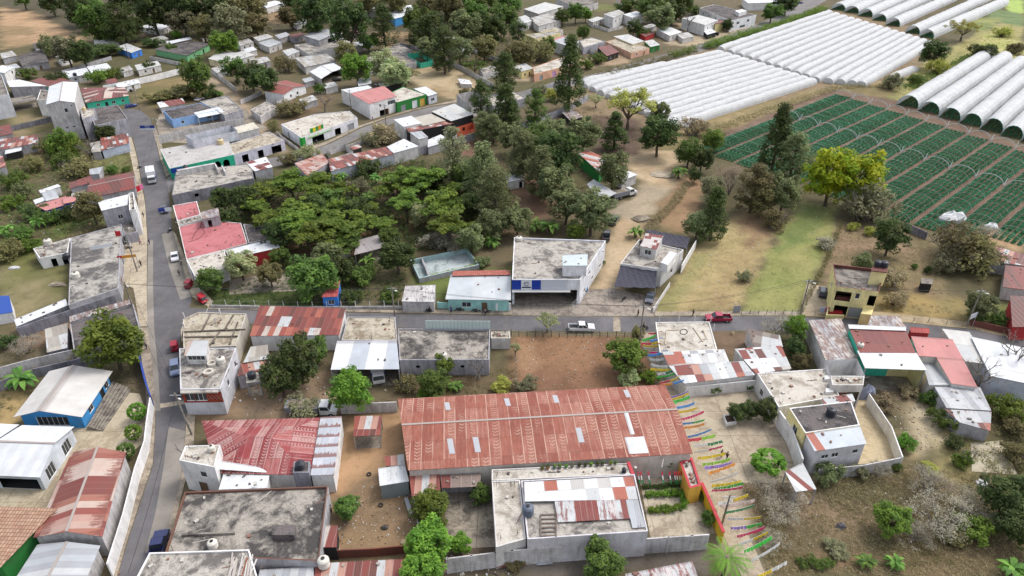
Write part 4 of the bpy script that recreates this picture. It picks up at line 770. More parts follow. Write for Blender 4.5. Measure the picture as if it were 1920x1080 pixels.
bld('roofless cream pens behind the rusty roof barn', [(611, 276), (646, 269), (662, 284), (620, 298)], 2.4, 'none', OFFW); bld('small rusty roof stall beside the cream pens', [(655, 276), (672, 270), (678, 276), (662, 282)], 2.4, 'tin', DARK, RWTIN, over=.1, name='stall', cat='shed')
bwall('grey wall at the foot of the courtyard roofs', [(786, 291), (846, 277), (892, 262)], 2.8, BLK)
# truck yard and orchard buildings
bld('long red and white striped roof shed in the truck yard', [(1085, 288), (1100, 280), (1142, 300), (1124, 323)], 4.0, 'tin', GREEN, tin((A(206, 176, 168), LT, RD3, A(214, 200, 196)), .9, 9, .25), over=.2, name='truck_shed', cat='shed')
bld('blue grey roof shelter with the tanker truck beside it', [(1100, 345), (1113, 336), (1156, 362), (1127, 377)], 3.9, 'open', None, GTIN, open_sides=(0, 1, 2, 3), name='truck_shelter', cat='shelter')
bld('white tin hut in the clearing with a white tank behind', [(948, 329), (979, 325), (983, 336), (953, 341)], 2.6, 'tin', WHITE, WTIN, over=.15, ops=[(2, .8, 1, 0, 2, 'hole')], name='hut', cat='hut')
bld('white roof edge shed beyond the crown of the truck yard tree', [(1150, 326), (1175, 319), (1196, 327), (1166, 339)], 3.0, 'tin', OFFW, WTIN, name='truck_shed', cat='shed')
bld('open dark tin shelter in the orchard clearing', [(670, 450), (708, 440), (727, 462), (664, 478)], [3.8, 3.8, 3.3, 3.3], 'open', None, tin((A(176, 168, 166), A(160, 152, 150)), 1, 9, .25, A(96, 76, 74)), over=.2, open_sides=(0, 1, 2, 3), name='orchard_shelter', cat='shelter')
bld('small blue hut with a red tin roof by the fence', [(618, 528), (638, 526), (633, 556), (603, 557)], [3.2, 3.2, 2.8, 2.8], 'tin', wp(50, 130, 220), tin((A(196, 92, 88), A(186, 84, 80)), 1, 9, .1), over=.12, ops=[(2, .55, 1.3, .8, 1.1, 'window')], name='hut', cat='hut')
pool = bld('drained swimming pool with pale blue inner walls in the garden', [(769, 487), (876, 465), (899, 496), (786, 522)], 1.3, 'flat', GREYP, concrete(A(206, 214, 214), A(150, 164, 164), .5, .3), 1.25, .3, pm=wp(160, 186, 186), floor=False, name='swimming_pool', cat='pool')
boxpart(pool, 'divider_wall', [(789, 483), (792, 482), (806, 516), (803, 517)], 0.1, 1.25, GREYP)
r = bld('pale tin roof house with turquoise porch fence on the main road', [(845, 515), (958, 513), (958, 563), (835, 561)], [4.4, 4.4, 3.1, 3.1], 'tin', TURQL, tin((A(214, 218, 220), A(206, 212, 216)), 1.2, 30, .03, edge=.1), over=.5, ops=[(2, .3, 2, .9, 1.2, 'window'), (2, .6, 1.2, 0, 2.1, 'door')])
roofonly(r, 'ridge_tiles', [(850, 508), (957, 506), (957, 515), (847, 517)], [4.0, 4.0, 4.6, 4.6], tiles(A(190, 100, 86), A(200, 130, 116)))
bwall('turquoise porch fence with openings along the main road', [(822, 578), (930, 581)], 1.5, TURQL, posts=3, pm=TURQL); bwall('white gate with four slots beside the turquoise fence', [(930, 583), (958, 583)], 2.0, wp(236, 238, 240), name='gate', cat='gate')
bld('crumpled white roof hut beside the turquoise house', [(760, 536), (817, 534), (814, 566), (753, 565)], [3.2, 3.2, 2.7, 2.7], 'tin', BLKL, tin((A(222, 218, 214), A(206, 200, 198)), .8, 4, .5, A(140, 136, 138)), over=.1)
r = bld('big white two storey building with blue and white sign front', [(964, 445), (1136, 451), (1088, 524), (960, 524)], 6.2, 'flat', wp(230, 230, 234), ROOFC, .35, .2, ops=[(2, .5, 13.4, 0, 3.6, 'hole'), (1, .2, 1.5, 1.0, .8, 'window'), (1, .5, 1.5, 1.0, .8, 'window'), (1, .8, 1.5, 1.0, .8, 'window'), (1, .35, 1.5, 3.8, .8, 'window')], name='sign_building', cat='building', floor=YARD)
big = r
bld('white stair house on the roof of the big white building', [(1054, 478), (1102, 476), (1101, 498), (1055, 498)], [8.9, 8.9, 8.6, 8.6], 'tin', wp(234, 234, 236), tin((A(206, 220, 222), A(214, 226, 228)), 1.2, 9, .02), base=5.9, over=.1, ops=[(1, .4, 1.2, 1.2, .9, 'window')], name='stair_house', cat='stair house')
r = bld('flat roof house with black shade cloths front and back', [(1198, 449), (1282, 468), (1241, 505), (1163, 494)], 4.6, 'flat', wp(212, 210, 208), ROOFC, .3, ops=[(2, .7, 1.4, 0, 2.2, 'hole'), (1, .5, 1.2, 1, 1.1, 'window')])
bld('stair house with a red and white striped tin roof', [(1211, 437), (1244, 442), (1231, 468), (1200, 461)], [7.4, 7.4, 6.9, 6.9], 'tin', OFFW, tin((RD, A(214, 204, 198), A(136, 60, 56), A(206, 198, 194)), .8, 1.2, .3), base=4.3, over=.15, ops=[(2, .5, 1.6, .7, 1.2, 'window')], name='stair_house', cat='stair house')
bld('white roof box room on the right edge of the shade cloth house', [(1257, 470), (1270, 474), (1252, 497), (1239, 492)], 6.4, 'tin', WHITE, WTIN, base=4.3, over=.05, name='roof_room', cat='room')
cloth = paint(A(76, 74, 86), .95)
for lb, px, hs in (('black shade cloth sagging over the front yard', [(1164, 496), (1232, 503), (1229, 540), (1152, 538)], [4.2, 4.2, 2.7, 2.7]), ('black shade cloth stretched behind the striped stair house', [(1209, 429), (1293, 445), (1288, 466), (1238, 457)], [3.4, 3.2, 3.6, 3.8])):
 c4 = [P(x, y, z) for (x, y), z in zip(px, hs)]; ce = sum(c4, Vector()) / 4; t = thing('shade_cloth', lb, 'shade cloth', (ce.x, ce.y, 0)); m_ = MB(); N = 10
 g_ = [[c4[0].lerp(c4[1], i / N).lerp(c4[3].lerp(c4[2], i / N), j / N) - Vector((0, 0, .5 * math.sin(math.pi * i / N) * math.sin(math.pi * j / N) + .12 * math.sin(i * 2.1 + j * 1.3))) for i in range(N + 1)] for j in range(N + 1)]
 for j in range(N):
  for i in range(N): m_.face([g_[j][i], g_[j][i + 1], g_[j + 1][i + 1], g_[j + 1][i]])
 m_.build('cloth', cloth, t)
 for p in c4: k = MB(); k.tube([(p.x, p.y, 0), (p.x, p.y, p.z)], .06, 6); k.build('pole', STEEL, t)
r = bwall('white side wall with a blue cap beside the dry field', [(1303, 466), (1276, 513)], 2.3, WHITE); bwall('low white wall between parked grey car and dry field', [(1255, 538), (1224, 586)], 1.2, OFFW)
bwall('grey corrugated gate sheet at the corner of the lawn', [(1374, 586), (1387, 586)], 1.7, STEEL, .06, name='gate', cat='gate')
# yellow house
r = bld('two storey yellow house with brown roof edge and balcony', [(1561, 495), (1660, 506), (1648, 547), (1568, 537)], 6.9, 'flat', YEL, ROOFG, .7, .22, pm=BROWNP, ops=[(2, .22, 3.0, 3.7, 2.2, 'hole'), (2, .55, .9, 4.6, 1.3, 'window'), (2, .25, 2.6, .1, 2.4, 'hole'), (2, .6, 2.6, .1, 2.4, 'door', STEEL), (2, .9, 1.4, 3.4, 2.4, 'hole'), (3, .5, 1.0, 4, 1.1, 'window')])
boxpart(r, 'balcony', [(1569, 553), (1600, 557), (1599, 560), (1568, 556)], 3.2, 4.1, BROWNP); boxpart(r, 'tank_tower', [(1637, 501), (1665, 504), (1662, 511), (1634, 508)], 6.2, 9.4, YEL); boxpart(r, 'tower_rim', [(1635.5, 499), (1666, 502.5), (1663, 510.8), (1633, 507)], 9.4, 9.6, BROWNP)
boxpart(r, 'garden_wall', [(1552, 577), (1553.5, 577), (1551, 591), (1549, 591)], 0, 1.5, YEL); boxpart(r, 'garden_wall', [(1551, 589), (1583, 590), (1583, 592), (1550, 591)], 0, 1.0, YEL); boxpart(r, 'store_room', [(1622, 571), (1640, 573), (1634, 590), (1614, 588)], 0, 2.6, YEL)
boxpart(r, 'fruit_stall', [(1556, 580), (1580, 582), (1580, 587), (1554, 585)], 0, .8, paint(A(206, 60, 60)))
# ---------------------------------------------------------------- south side of the main road
r = bld('corner house shell with raw concrete roof and beam stubs at the crossroads', [(343, 598), (372, 585), (462, 588), (442, 648), (344, 652)], 4.0, 'flat', wp(196, 188, 176), TERR, .15, ops=[(4, .3, 2.2, 0, 2.4, 'shutter'), (4, .7, 2.2, 0, 2.4, 'shutter')], name='corner_house')
q = [P(x, y, 4.0) for x, y in ((345, 622), (460, 618), (442, 646), (345, 648), (395, 588), (378, 622), (438, 590), (420, 620), (412, 622), (390, 652), (446, 604), (430, 646))]
for a, b in ((q[0], q[1]), (q[4], q[5]), (q[6], q[7]), (q[8], q[9]), (q[10], q[11]), (P(345, 632, 4), P(446, 631, 4))): t = MB(); t.beam(a + Vector((0, 0, .03)), b + Vector((0, 0, .03)), .22, .3); t.build('beam', concrete(A(150, 140, 126), A(96, 88, 80), .6), r)
for x, y in ((346, 597), (413, 589), (405, 606), (346, 616)): t = MB(); p = P(x, y, 4.0); t.beam(p, p + Vector((0, 0, 1.3)), .2, .2); t.build('column_stub', OFFW, r)
boxpart(r, 'low_wall', [(440, 600), (462, 589), (464, 592), (444, 640), (440, 640)], .1, 3.2, GREYP)
r = bld('two storey corner house with brown patterned front band and grey side', [(336, 653), (443, 652), (413, 729), (338, 730)], 5.6, 'flat', wp(206, 206, 212), ROOFC, .12, ops=[(2, .18, 1.6, 3.1, 1.5, 'window'), (2, .45, 2.2, 3.1, 1.5, 'window'), (1, .35, 1.0, 3.0, 1.3, 'window'), (1, .8, .9, 3.0, 1.3, 'window')], name='corner_house')
w_ = r['_w']; n4 = Vector((w_[4], w_[5], 0)); n3 = Vector((w_[6], w_[7], 0)); m_ = MB(); dd = (n4 - n3).normalized(); nn_ = Vector((dd.y, -dd.x, 0))
for (u0, u1, z0, z1) in ((0, .08, 2.7, 5.0), (.29, .31, 2.7, 5.0), (.6, 1, 2.7, 5.0), (.08, .29, 2.7, 3.05), (.31, .6, 2.7, 3.05), (.08, .6, 4.62, 5.0)):
 a, b = n3.lerp(n4, u0) + nn_ * .012, n3.lerp(n4, u1) + nn_ * .012; m_.face([a + Vector((0, 0, z0)), b + Vector((0, 0, z0)), b + Vector((0, 0, z1)), a + Vector((0, 0, z1))])
m_.build('front_band', tiles(A(176, 76, 58), A(150, 60, 46)), r)
m_ = MB()
for u in (.68, .78, .88, .98):
 for k in range(4):
  cs, sn = math.cos(k * math.pi / 2), math.sin(k * math.pi / 2); c0 = n3.lerp(n4, u - .03) + nn_ * .02; A1 = c0 + dd * .33 * cs + Vector((0, 0, 3.8 + .5 * sn)); B1 = c0 - dd * .33 * sn + Vector((0, 0, 3.8 + .5 * cs)); m_.beam(A1, B1, .05, .02)
m_.build('diamond_trim', paint(A(226, 190, 170)), r)
boxpart(r, 'eave_slab', [(336, 690), (431, 690), (408, 735), (338, 737)], 5.25, 5.47, ROOFC)
bld('stair house with a white tin roof on the two storey corner house', [(352, 638), (391, 637), (387, 667), (345, 667)], [8.0, 8.0, 7.5, 7.5], 'tin', OFFW, tin((LT, A(214, 210, 208), LT, A(198, 176, 164)), 1, 9, .12), base=5.45, over=.2, ops=[(2, .5, 3, .9, 1.1, 'window')], name='stair_house', cat='stair house')
for x, y, s in ((392, 700, .9), (398, 684, .8)): t = MB(); t.lathe(P(x, y, 5.46), [(s, 0), (s, .5), (s * .55, .5), (s * .55, .1), (0, .1)], 14); t.build('round_basin', ROOFL, r)
r = bld('patchwork roof house of red and white sheets by the main road', [(487, 573), (648, 578), (636, 628), (468, 630)], [4.9, 4.9, 3.7, 3.7], 'tin', WHITE, tin((RD, RD, BRN, RD, LT, RD2, A(206, 192, 180), RD, RD3), 1.1, 3.0, .3, ecol=A(190, 160, 150)), over=.15)
bld('blue grey tin roof lean-to behind the black tank stand', [(470, 650), (502, 646), (504, 672), (456, 680)], 3.3, 'tin', GREYP, OTIN, over=.1, name='lean_to', cat='shed'); bld('rusty red roof lean-to beside the black tank stand', [(452, 681), (502, 668), (498, 692), (444, 706)], 3.0, 'tin', GREYP, RWTIN, over=.1, name='lean_to', cat='shed')
r = bld('concrete stand carrying the black tank beside the corner house', [(460, 700), (484, 698), (488, 716), (462, 718)], 3.2, 'open', None, ROOFC, over=.1, open_sides=(0, 1, 2, 3), name='tank_stand', cat='stand')
bld('bare bright concrete roof between patchwork and grey roofs', [(652, 594), (741, 594), (745, 638), (640, 638)], 3.6, 'flat', GREYP, TERR, .15)
r = bld('open garage with a blue white tin roof over an old truck', [(632, 639), (744, 638), (749, 692), (620, 693)], [4.6, 4.6, 3.9, 3.9], 'tin', OFFW, tin((A(196, 202, 210), A(200, 206, 214), WT), 3.2, 30, .03), over=.12, open_sides=(2,), name='garage', cat='garage', floor=YARD)
r = bld('wide dirty grey flat roof house with low rim by the main road', [(746, 616), (919, 617), (917, 674), (749, 675)], 3.6, 'flat', BLK, ROOFM, .3, ops=[(2, .2, .7, 1.8, .5, 'hole'), (2, .7, .7, 1.8, .5, 'hole')])
t = bwall('pale green white panel railing on the wide grey flat roof', [(798, 617), (920, 618)], 5.4, paint(A(216, 232, 226), .4), .06, z0=3.4, name='panel_railing', cat='railing')
m_ = MB(); a, b = P(798, 617, 3.4), P(920, 618, 3.4)
for k in range(19): p = a.lerp(b, k / 18); m_.beam(p + Vector((0, -.06, .02)), p + Vector((0, -.06, 2.0)), .07, .04)
m_.build('bars', STEEL, t)
bwall('brown wooden yard gate with cream top beside the grey house', [(921, 648), (957, 648)], 1.7, plaster(A(120, 76, 54), .4), name='gate', cat='gate', posts=2)
bld('pale concrete roof corner behind the wooden yard gate', [(921, 622), (956, 622), (957, 634), (921, 634)], 2.6, 'flat', OFFW, TERR, .1, name='gatehouse', cat='gatehouse')
r = bld('cream concrete roof with white rim at the lane entrance', [(1229, 604), (1330, 603), (1345, 656), (1237, 661)], 3.5, 'flat', OFFW, ROOFL, .15, pm=wp(236, 234, 228))
for x, y in ((1236, 603), (1272, 603), (1302, 603), (1332, 604), (1338, 618)): t = MB(); p = P(x, y, 3.5); t.beam(p, p + Vector((0, 0, 1.3)), .12, .12); t.build('column_stub', WHITEP, r)
t = MB()
for a, b in (((1250, 620), (1248, 646)), ((1250, 619), (1272, 618)), ((1300, 614), (1318, 640)), ((1318, 618), (1326, 636))): t.beam(P(*a, 3.45), P(*b, 3.45), .2, .12)
t.build('timber', paint(A(206, 190, 164)), r); t = MB(); t.tube([P(1282 + 7 * math.cos(k * .6), 622 + 5 * math.sin(k * .6), 3.42) for k in range(12)], .06, 5); t.build('hose_coil', DARK, r)
for lb, px, hs, pal in [('far strip of patched tin roofs beside the cream concrete roof', [(1242, 660), (1358, 655), (1368, 680), (1253, 684)], [4.0, 4.0, 3.7, 3.7], (LT, A(206, 204, 202), WT, RD3, GT, WT, LT)), ('near strip of patched tin roofs with brown and white sheets over a white wall', [(1253, 685), (1394, 677), (1416, 703), (1283, 719)], [3.7, 3.7, 3.2, 3.2], (LT, RD, WT, PK, WT, LT, RD3, GT)),
  ('right wing of patched tin roofs with two maroon squares', [(1377, 654), (1465, 648), (1484, 691), (1418, 701)], [3.9, 3.9, 3.4, 3.4], (LT, RD, A(206, 200, 192), RD2, LT, WT, BRN)), ('dark weathered tin roof beside the bare shrub', [(1400, 616), (1462, 628), (1468, 650), (1416, 655)], [3.2, 3.2, 3.0, 3.0], (A(150, 140, 128), LT, A(120, 104, 96), A(176, 168, 156)))]:
 bld(lb, px, hs, 'tin', OFFW, tin(pal, 1.5, 2.6, .22, ecol=A(120, 96, 88), seed=len(lb)), over=.12, name='patched_roof_house')
r = bld('large cream concrete roof house with small openings on its left wall', [(1420, 700), (1552, 691), (1574, 742), (1460, 763)], 3.7, 'flat', WHITE, ROOFL, .12, ops=[(3, .3, 1.2, .9, 1.3, 'window'), (3, .7, 1.2, .9, 1.3, 'window')])
for x, y in ((1546, 704), (1548, 728)): boxpart(r, 'roof_block', [(x, y), (x + 14, y - 1), (x + 15, y + 6), (x + 1, y + 7)], 3.6, 4.2, WHITE)
bld('roofless white rooms beyond the cream concrete roof', [(1548, 676), (1607, 672), (1622, 704), (1557, 703)], 4.6, 'none', WHITE); bld('covered porch with white columns and maroon doors', [(1557, 705), (1621, 705), (1619, 722), (1561, 722)], 5.2, 'flat', OFFW, ROOFL, .1, ops=[(2, .2, 1.3, 1, 2.6, 'door', BROWNP), (2, .45, 1.3, 1, 2.6, 'door', BROWNP), (2, .75, 2, .5, 3.2, 'hole')], name='porch', cat='porch')
bld('small lean-to with one maroon and one pale sheet on the cream roof', [(1541, 746), (1598, 738), (1604, 752), (1546, 762)], 4.6, 'tin', OFFW, tin((RD, RD, LT), 2.2, 9, .2), base=3.6, over=.05, name='lean_to', cat='shed')
r = bld('house with a dark flat roof and yellow side wall carrying a black tank', [(1480, 765), (1596, 752), (1612, 797), (1510, 812)], 5.6, 'flat', YEL, ROOFD, .12, pm=WHITE, ops=[(3, .5, 1.4, 3, 1.4, 'window')])
bld('pale blue tin roof room at the front of the dark flat roof', [(1510, 813), (1612, 798), (1625, 832), (1527, 846)], [5.5, 5.5, 5.1, 5.1], 'tin', wp(206, 204, 206), tin((A(206, 214, 220), A(210, 216, 222), A(206, 214, 220), A(206, 214, 220), RD3), 1.4, 9, .05), over=.15, ops=[(2, .25, 1.2, 3, .8, 'window'), (2, .45, 1.2, 3, .9, 'window'), (2, .85, 1.0, 3.2, .8, 'window')], name='room', cat='house')
bwall('white plastered wall slanting down beside the rubble slope', [(1630, 738), (1672, 800), (1693, 857)], 2.4, WHITE, base=False); bwall('grey wall with stains at the low end of the sand yard', [(1536, 880), (1620, 872), (1690, 858)], 2.2, BLKL, base=False)
bwall('white balustrade wall on the left of the dark roof house', [(1462, 770), (1484, 800), (1506, 860)], 3.4, WHITE, .25, base=False)
bld('grey streaked tin roof between green trees and the white roofs', [(1516, 600), (1577, 597), (1609, 677), (1548, 675)], [4.2, 4.2, 4.0, 4.0], 'tin', OFFW, STRK, over=.15)
bld('pale streaked roof beside the main road above the maroon roof', [(1634, 591), (1684, 592), (1700, 615), (1626, 612)], 4.4, 'tin', wp(226, 150, 146), STRK, over=.15)
bld('maroon roof house with white rim and turquoise side', [(1591, 613), (1698, 618), (1717, 662), (1612, 661)], 5.4, 'tin', TURQ, tin((RD, RD, A(126, 62, 58), RD), 1.4, 5, .08, ecol=A(170, 120, 110)), over=.15); roofonly(bpy.data.objects['tin_roof_house'] if False else thing('white_roof_rim', 'white tin strip along the far edge of the maroon roof', 'roof', P(1640, 615, 5.5)), 'roof_sheet', [(1590, 608), (1698, 613), (1699, 620), (1592, 616)], 5.62, WTIN)
bld('broad white tin awning over a yellow walled porch', [(1607, 657), (1718, 661), (1738, 694), (1622, 690)], [5.4, 5.4, 5.0, 5.0], 'tin', YEL, WTIN, over=.2, open_sides=(2, 3), name='porch', cat='porch', floor=YARD)
bld('red corrugated shop canopy at the main road', [(1706, 613), (1742, 615), (1743, 625), (1708, 623)], [4.6, 4.6, 4.0, 4.0], 'tin', REDW, tin((A(206, 84, 76), A(198, 78, 72)), .6, 9, .02), over=.1, ops=[(2, .5, 3.4, .2, 2.2, 'hole')], name='shop_canopy', cat='canopy')
bld('upper salmon pink roof next to the red shop canopy', [(1708, 630), (1786, 636), (1806, 673), (1722, 667)], [4.4, 4.4, 5.0, 5.0], 'tin', OFFW, PINKT, over=.15); bld('lower salmon pink roof leaning toward the dry tree', [(1755, 669), (1806, 673), (1833, 726), (1784, 719)], [5.0, 5.0, 4.0, 4.0], 'tin', OFFW, PINKT, over=.15)
bld('white tin roof behind the salmon pink roofs', [(1766, 616), (1817, 622), (1861, 684), (1810, 677)], 4.0, 'tin', OFFW, LTIN, over=.15); bld('large white roof hall at the right edge of the main road', [(1821, 631), (1936, 655), (1946, 723), (1858, 705)], 4.4, 'tin', wp(190, 194, 206), WTIN, over=.15)
bld('pale blue tin roof below the upper salmon roof', [(1728, 676), (1757, 679), (1785, 721), (1742, 722)], 3.5, 'tin', OFFW, GTIN, over=.1); bld('stained grey tin roof above the green bushes', [(1752, 725), (1838, 726), (1859, 770), (1775, 765)], 3.2, 'tin', GREYP, tin((LT, GT, A(206, 208, 212)), 1.2, 3, .35, A(110, 84, 76)), over=.1); bld('grey and rusty tin roof ending in the green bushes', [(1771, 767), (1859, 772), (1857, 808), (1800, 792)], [3.1, 3.1, 2.7, 2.7], 'tin', GREYP, tin((LT, GT, RD3, LT, BRN), 1, 2.6, .35), over=.1)
bld('striped tin roof cut by the right edge beyond the dry thicket', [(1866, 462), (1936, 480), (1936, 500), (1858, 490)], 3.2, 'tin', GREYP, RWTIN); bld('rusty tin roof barn with grey end wall at the right edge', [(1885, 497), (1936, 502), (1936, 545), (1880, 538)], 3.2, 'tin', BLKL, RTIN); bld('dark brown tin roof house at the right edge by the road', [(1894, 554), (1936, 556), (1936, 613), (1898, 613)], 3.4, 'tin', REDW, tin((BRN, A(104, 66, 60), BRN), 1, 2.4, .2))
bld('tiny dark shed standing alone in the dry yard', [(1728, 521), (1749, 523), (1748, 533), (1727, 531)], 2.2, 'tin', DARK, ROOFG, over=.05, name='shed', cat='shed')
# lower centre
bld('red and white hipped roof house beside the sandy yard', [(378, 789), (600, 783), (582, 891), (405, 887)], 3.4, 'hip', WHITE, HIPR, over=.4, rise=1.7, ops=[(2, .4, 4, .6, 1.8, 'hole')]); bld('pale blue rusty tin roof wing right of the hipped roof', [(601, 782), (641, 780), (626, 891), (582, 891)], 3.7, 'tin', WHITE, PALES, over=.1)
bld('cream house with rounded balcony beside the hipped roof', [(347, 836), (413, 834), (402, 876), (336, 863)], 6.0, 'flat', wp(224, 222, 220), ROOFL, .1, ops=[(2, .6, 1.1, 3.4, 1.1, 'window'), (2, .5, 1.4, 0, 2.2, 'door')])
t = thing('white_awning', 'upper white tin awning beside the cream house', 'awning', P(450, 874, 3.6)); roofonly(t, 'awning_sheet', [(405, 862), (502, 878), (499, 886), (401, 879)], [4.2, 3.6, 3.5, 4.1], WTIN); 
t = bld('lower white tin awning in front of the hipped roof', [(420, 885), (506, 885), (501, 915), (410, 918)], 3.2, 'open', None, WTIN, over=.1, open_sides=(2,), name='white_awning', cat='awning')
r = bld('concrete tank tower with a ladder before the hipped roof', [(551, 865), (581, 865), (579, 886), (549, 886)], 4.6, 'flat', BLKD, ROOFD, .1, name='tank_tower', cat='tower')
t = MB(); a, b = P(566, 905, 0), P(569, 890, 3.6)
for s in (-.2, .2): t.beam(a + Vector((s, 0, 0)), b + Vector((s, 0, 0)), .07, .07)
for k in range(9): p = a.lerp(b, (k + .5) / 9); t.beam(p - Vector((.2, 0, 0)), p + Vector((.2, 0, 0)), .05, .05)
t.build('ladder', WHITEP, r)
r = bld('huge stained grey flat roof with thin brick rim at the street', [(346, 922), (615, 911), (598, 1052), (308, 1040)], 4.2, 'flat', GREYP, ROOFM, .35, .2, pm=plaster(A(126, 88, 74), .5), ops=[(3, .3, 2, 0, 2.5, 'shutter'), (3, .6, 2, 0, 2.5, 'shutter')])
boxpart(r, 'raised_hatch', [(511, 984), (554, 984), (551, 1003), (509, 1003)], 3.8, 4.9, ROOFD); boxpart(r, 'low_rim', [(340, 1000), (440, 996), (440, 999), (340, 1003)], 3.8, 4.25, ROOFG)
r = bld('grey flat roof with a white rim and a pile of planks at the bottom edge', [(280, 1036), (467, 1030), (492, 1112), (240, 1112)], 5.0, 'flat', wp(206, 206, 212), ROOFC, .25, pm=WHITE)
rr = rng(5); t = thing('plank_pile', 'pile of pale planks and scraps on the white rimmed roof', 'planks', P(443, 1058, 4.75))
for k in range(16): a = P(425 + k * 3 + rr.uniform(-4, 4), 1080 + rr.uniform(-8, 10), 4.8 + .04 * (k % 4)); b = P(432 + k * 3 + rr.uniform(-2, 10), 1040 + rr.uniform(-5, 12), 4.85 + .04 * (k % 5)); m_ = MB(); m_.beam(a, b, .18, .05); m_.build('plank', paint(rr.choice([A(214, 208, 200), A(196, 186, 176), A(150, 90, 70), A(206, 200, 196)])), t)
bld('pale blue tin roof at the bottom edge below the huge grey roof', [(487, 1068), (588, 1062), (590, 1112), (478, 1112)], 3.0, 'tin', GREYP, GTIN, over=.1); bld('rusty striped tin roof at the bottom edge beside the white tank', [(592, 1056), (772, 1047), (784, 1112), (586, 1112)], 3.0, 'tin', GREYP, RWTIN, over=.1)
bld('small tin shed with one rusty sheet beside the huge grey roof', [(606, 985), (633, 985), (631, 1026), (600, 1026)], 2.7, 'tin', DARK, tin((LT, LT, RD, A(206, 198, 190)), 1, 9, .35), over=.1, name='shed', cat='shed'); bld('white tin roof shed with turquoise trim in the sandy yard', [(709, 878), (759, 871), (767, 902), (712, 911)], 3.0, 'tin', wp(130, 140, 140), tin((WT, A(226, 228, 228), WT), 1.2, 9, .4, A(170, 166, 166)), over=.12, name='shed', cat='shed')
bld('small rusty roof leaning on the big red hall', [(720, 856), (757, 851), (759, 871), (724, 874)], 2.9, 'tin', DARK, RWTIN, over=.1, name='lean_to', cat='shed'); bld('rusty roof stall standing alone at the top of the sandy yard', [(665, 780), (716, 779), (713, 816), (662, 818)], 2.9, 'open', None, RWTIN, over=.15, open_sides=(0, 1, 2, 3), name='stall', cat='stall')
bwall('grey garden wall behind the rusty roof stall', [(640, 776), (745, 772)], 2.2, BLKL); bwall('brown brick wall along the bottom of the sandy yard', [(612, 1047), (700, 1043), (772, 1036)], 1.6, plaster(A(140, 80, 66), .5)); bwall('grey wall between the sandy yard and the orange tree court', [(770, 900), (781, 960), (792, 1035)], 2.0, BLKL, base=False)
hall = bld('very long rusty red gable roof hall, largest roof of the town', [(746, 748), (1246, 721), (1299, 850), (765, 882)], 5.0, 'gable_u', wp(206, 196, 186), BIGR, over=.25, rise=1.0, rf=.46, name='long_hall', cat='hall')
Q = [P(x, y, 5.0) for x, y in ((746, 748), (1246, 721), (1299, 850), (765, 882))]; r0, r1 = Q[0].lerp(Q[3], .46), Q[1].lerp(Q[2], .46); r0.z = r1.z = 6.0
def patch(s, t, ws, wt, near, m, nm='skylight'):
 a, b, c_, d = (r0, r1, Q[2], Q[3]) if near else (Q[0], Q[1], r1, r0); g = lambda u, v: a.lerp(b, u).lerp(d.lerp(c_, u), v) + Vector((0, 0, .035)); mm = MB(); mm.face([g(s, t), g(s, t + wt), g(s + ws, t + wt), g(s + ws, t)]); mm.build(nm, m, hall)
sk = paint(A(190, 190, 194), .3)
for s, t in ((.165, .25), (.385, .22), (.565, .2), (.835, .14)): patch(s, t, .018, .3, False, sk)
for s, t in ((.15, .38), (.24, .38), (.61, .3)): patch(s, t, .02, .33, True, sk)
patch(.775, .58, .07, .36, True, WTIN, 'white_sheet')
patch(.80, .02, .016, .5, True, WTIN, 'white_sheet')
bld('rusty lean-to roof below the left end of the long hall', [(767, 890), (824, 889), (826, 926), (772, 931)], [3.6, 3.6, 3.0, 3.0], 'tin', GREYP, RWTIN, over=.1, open_sides=(2,), name='lean_to', cat='shed'); bld('blue and brown sheet lean-to roof over the court', [(826, 891), (902, 888), (900, 912), (828, 915)], [3.6, 3.6, 3.1, 3.1], 'tin', GREYP, tin((A(160, 166, 184), A(176, 186, 206), BRN, A(150, 130, 120), RD), 1.5, 9, .2), over=.1, open_sides=(2,), name='lean_to', cat='shed')
r = bld('cream roof terrace beside the tin roofed house, with a white stair', [(922, 902), (975, 900), (986, 1010), (930, 1026)], 4.4, 'flat', wp(210, 206, 202), ROOFL, .15); r = bld('long narrow cream roof terrace lined with potted plants', [(922, 880), (1180, 868), (1187, 889), (922, 901)], 4.4, 'flat', OFFW, ROOFL, .12)
r = bld('grey white house with a patched tin roof and a blue grey tank', [(977, 901), (1190, 889), (1215, 996), (989, 1011)], 5.0, 'flat', wp(208, 204, 208), ROOFC, .15)
roofonly(r, 'roof_sheet', [(983, 904), (1187, 893), (1196, 936), (984, 940)], [5.7, 5.7, 5.4, 5.4], tin((WT, A(206, 200, 196), WT, RD3, LT, WT), 1.9, 2.8, .22, seed=3)); roofonly(r, 'roof_sheet', [(1040, 940), (1172, 936), (1182, 972), (1046, 979)], [5.38, 5.38, 5.15, 5.15], tin((LT, RD, LT, A(214, 206, 204), RD, LT), .8, 9, .48, A(130, 54, 48), seed=7)); roofonly(r, 'roof_sheet', [(1173, 936), (1196, 936), (1210, 988), (1186, 990)], [5.38, 5.38, 5.1, 5.1], GTIN)
t = MB()
for k in range(6): t.beam(P(1013, 965 + 8 * k, 5.0), P(1043, 964 + 8 * k, 5.0), .2, .1)
for x in (1014, 1043): t.beam(P(x, 963, 5.05), P(x, 1006, 5.05), .15, .1)
t.build('timber_frame', paint(A(120, 104, 92)), r)
bwall('long grey panel wall along the bottom of the garden house', [(838, 1047), (960, 1032), (1085, 1022), (1210, 1010), (1330, 1002)], 3.0, BLKL, base=False, posts=3.2, ph=3.0)
st = thing('outdoor_stair', 'white concrete stair on the left of the grey white house', 'stair', P(965, 1015)); 
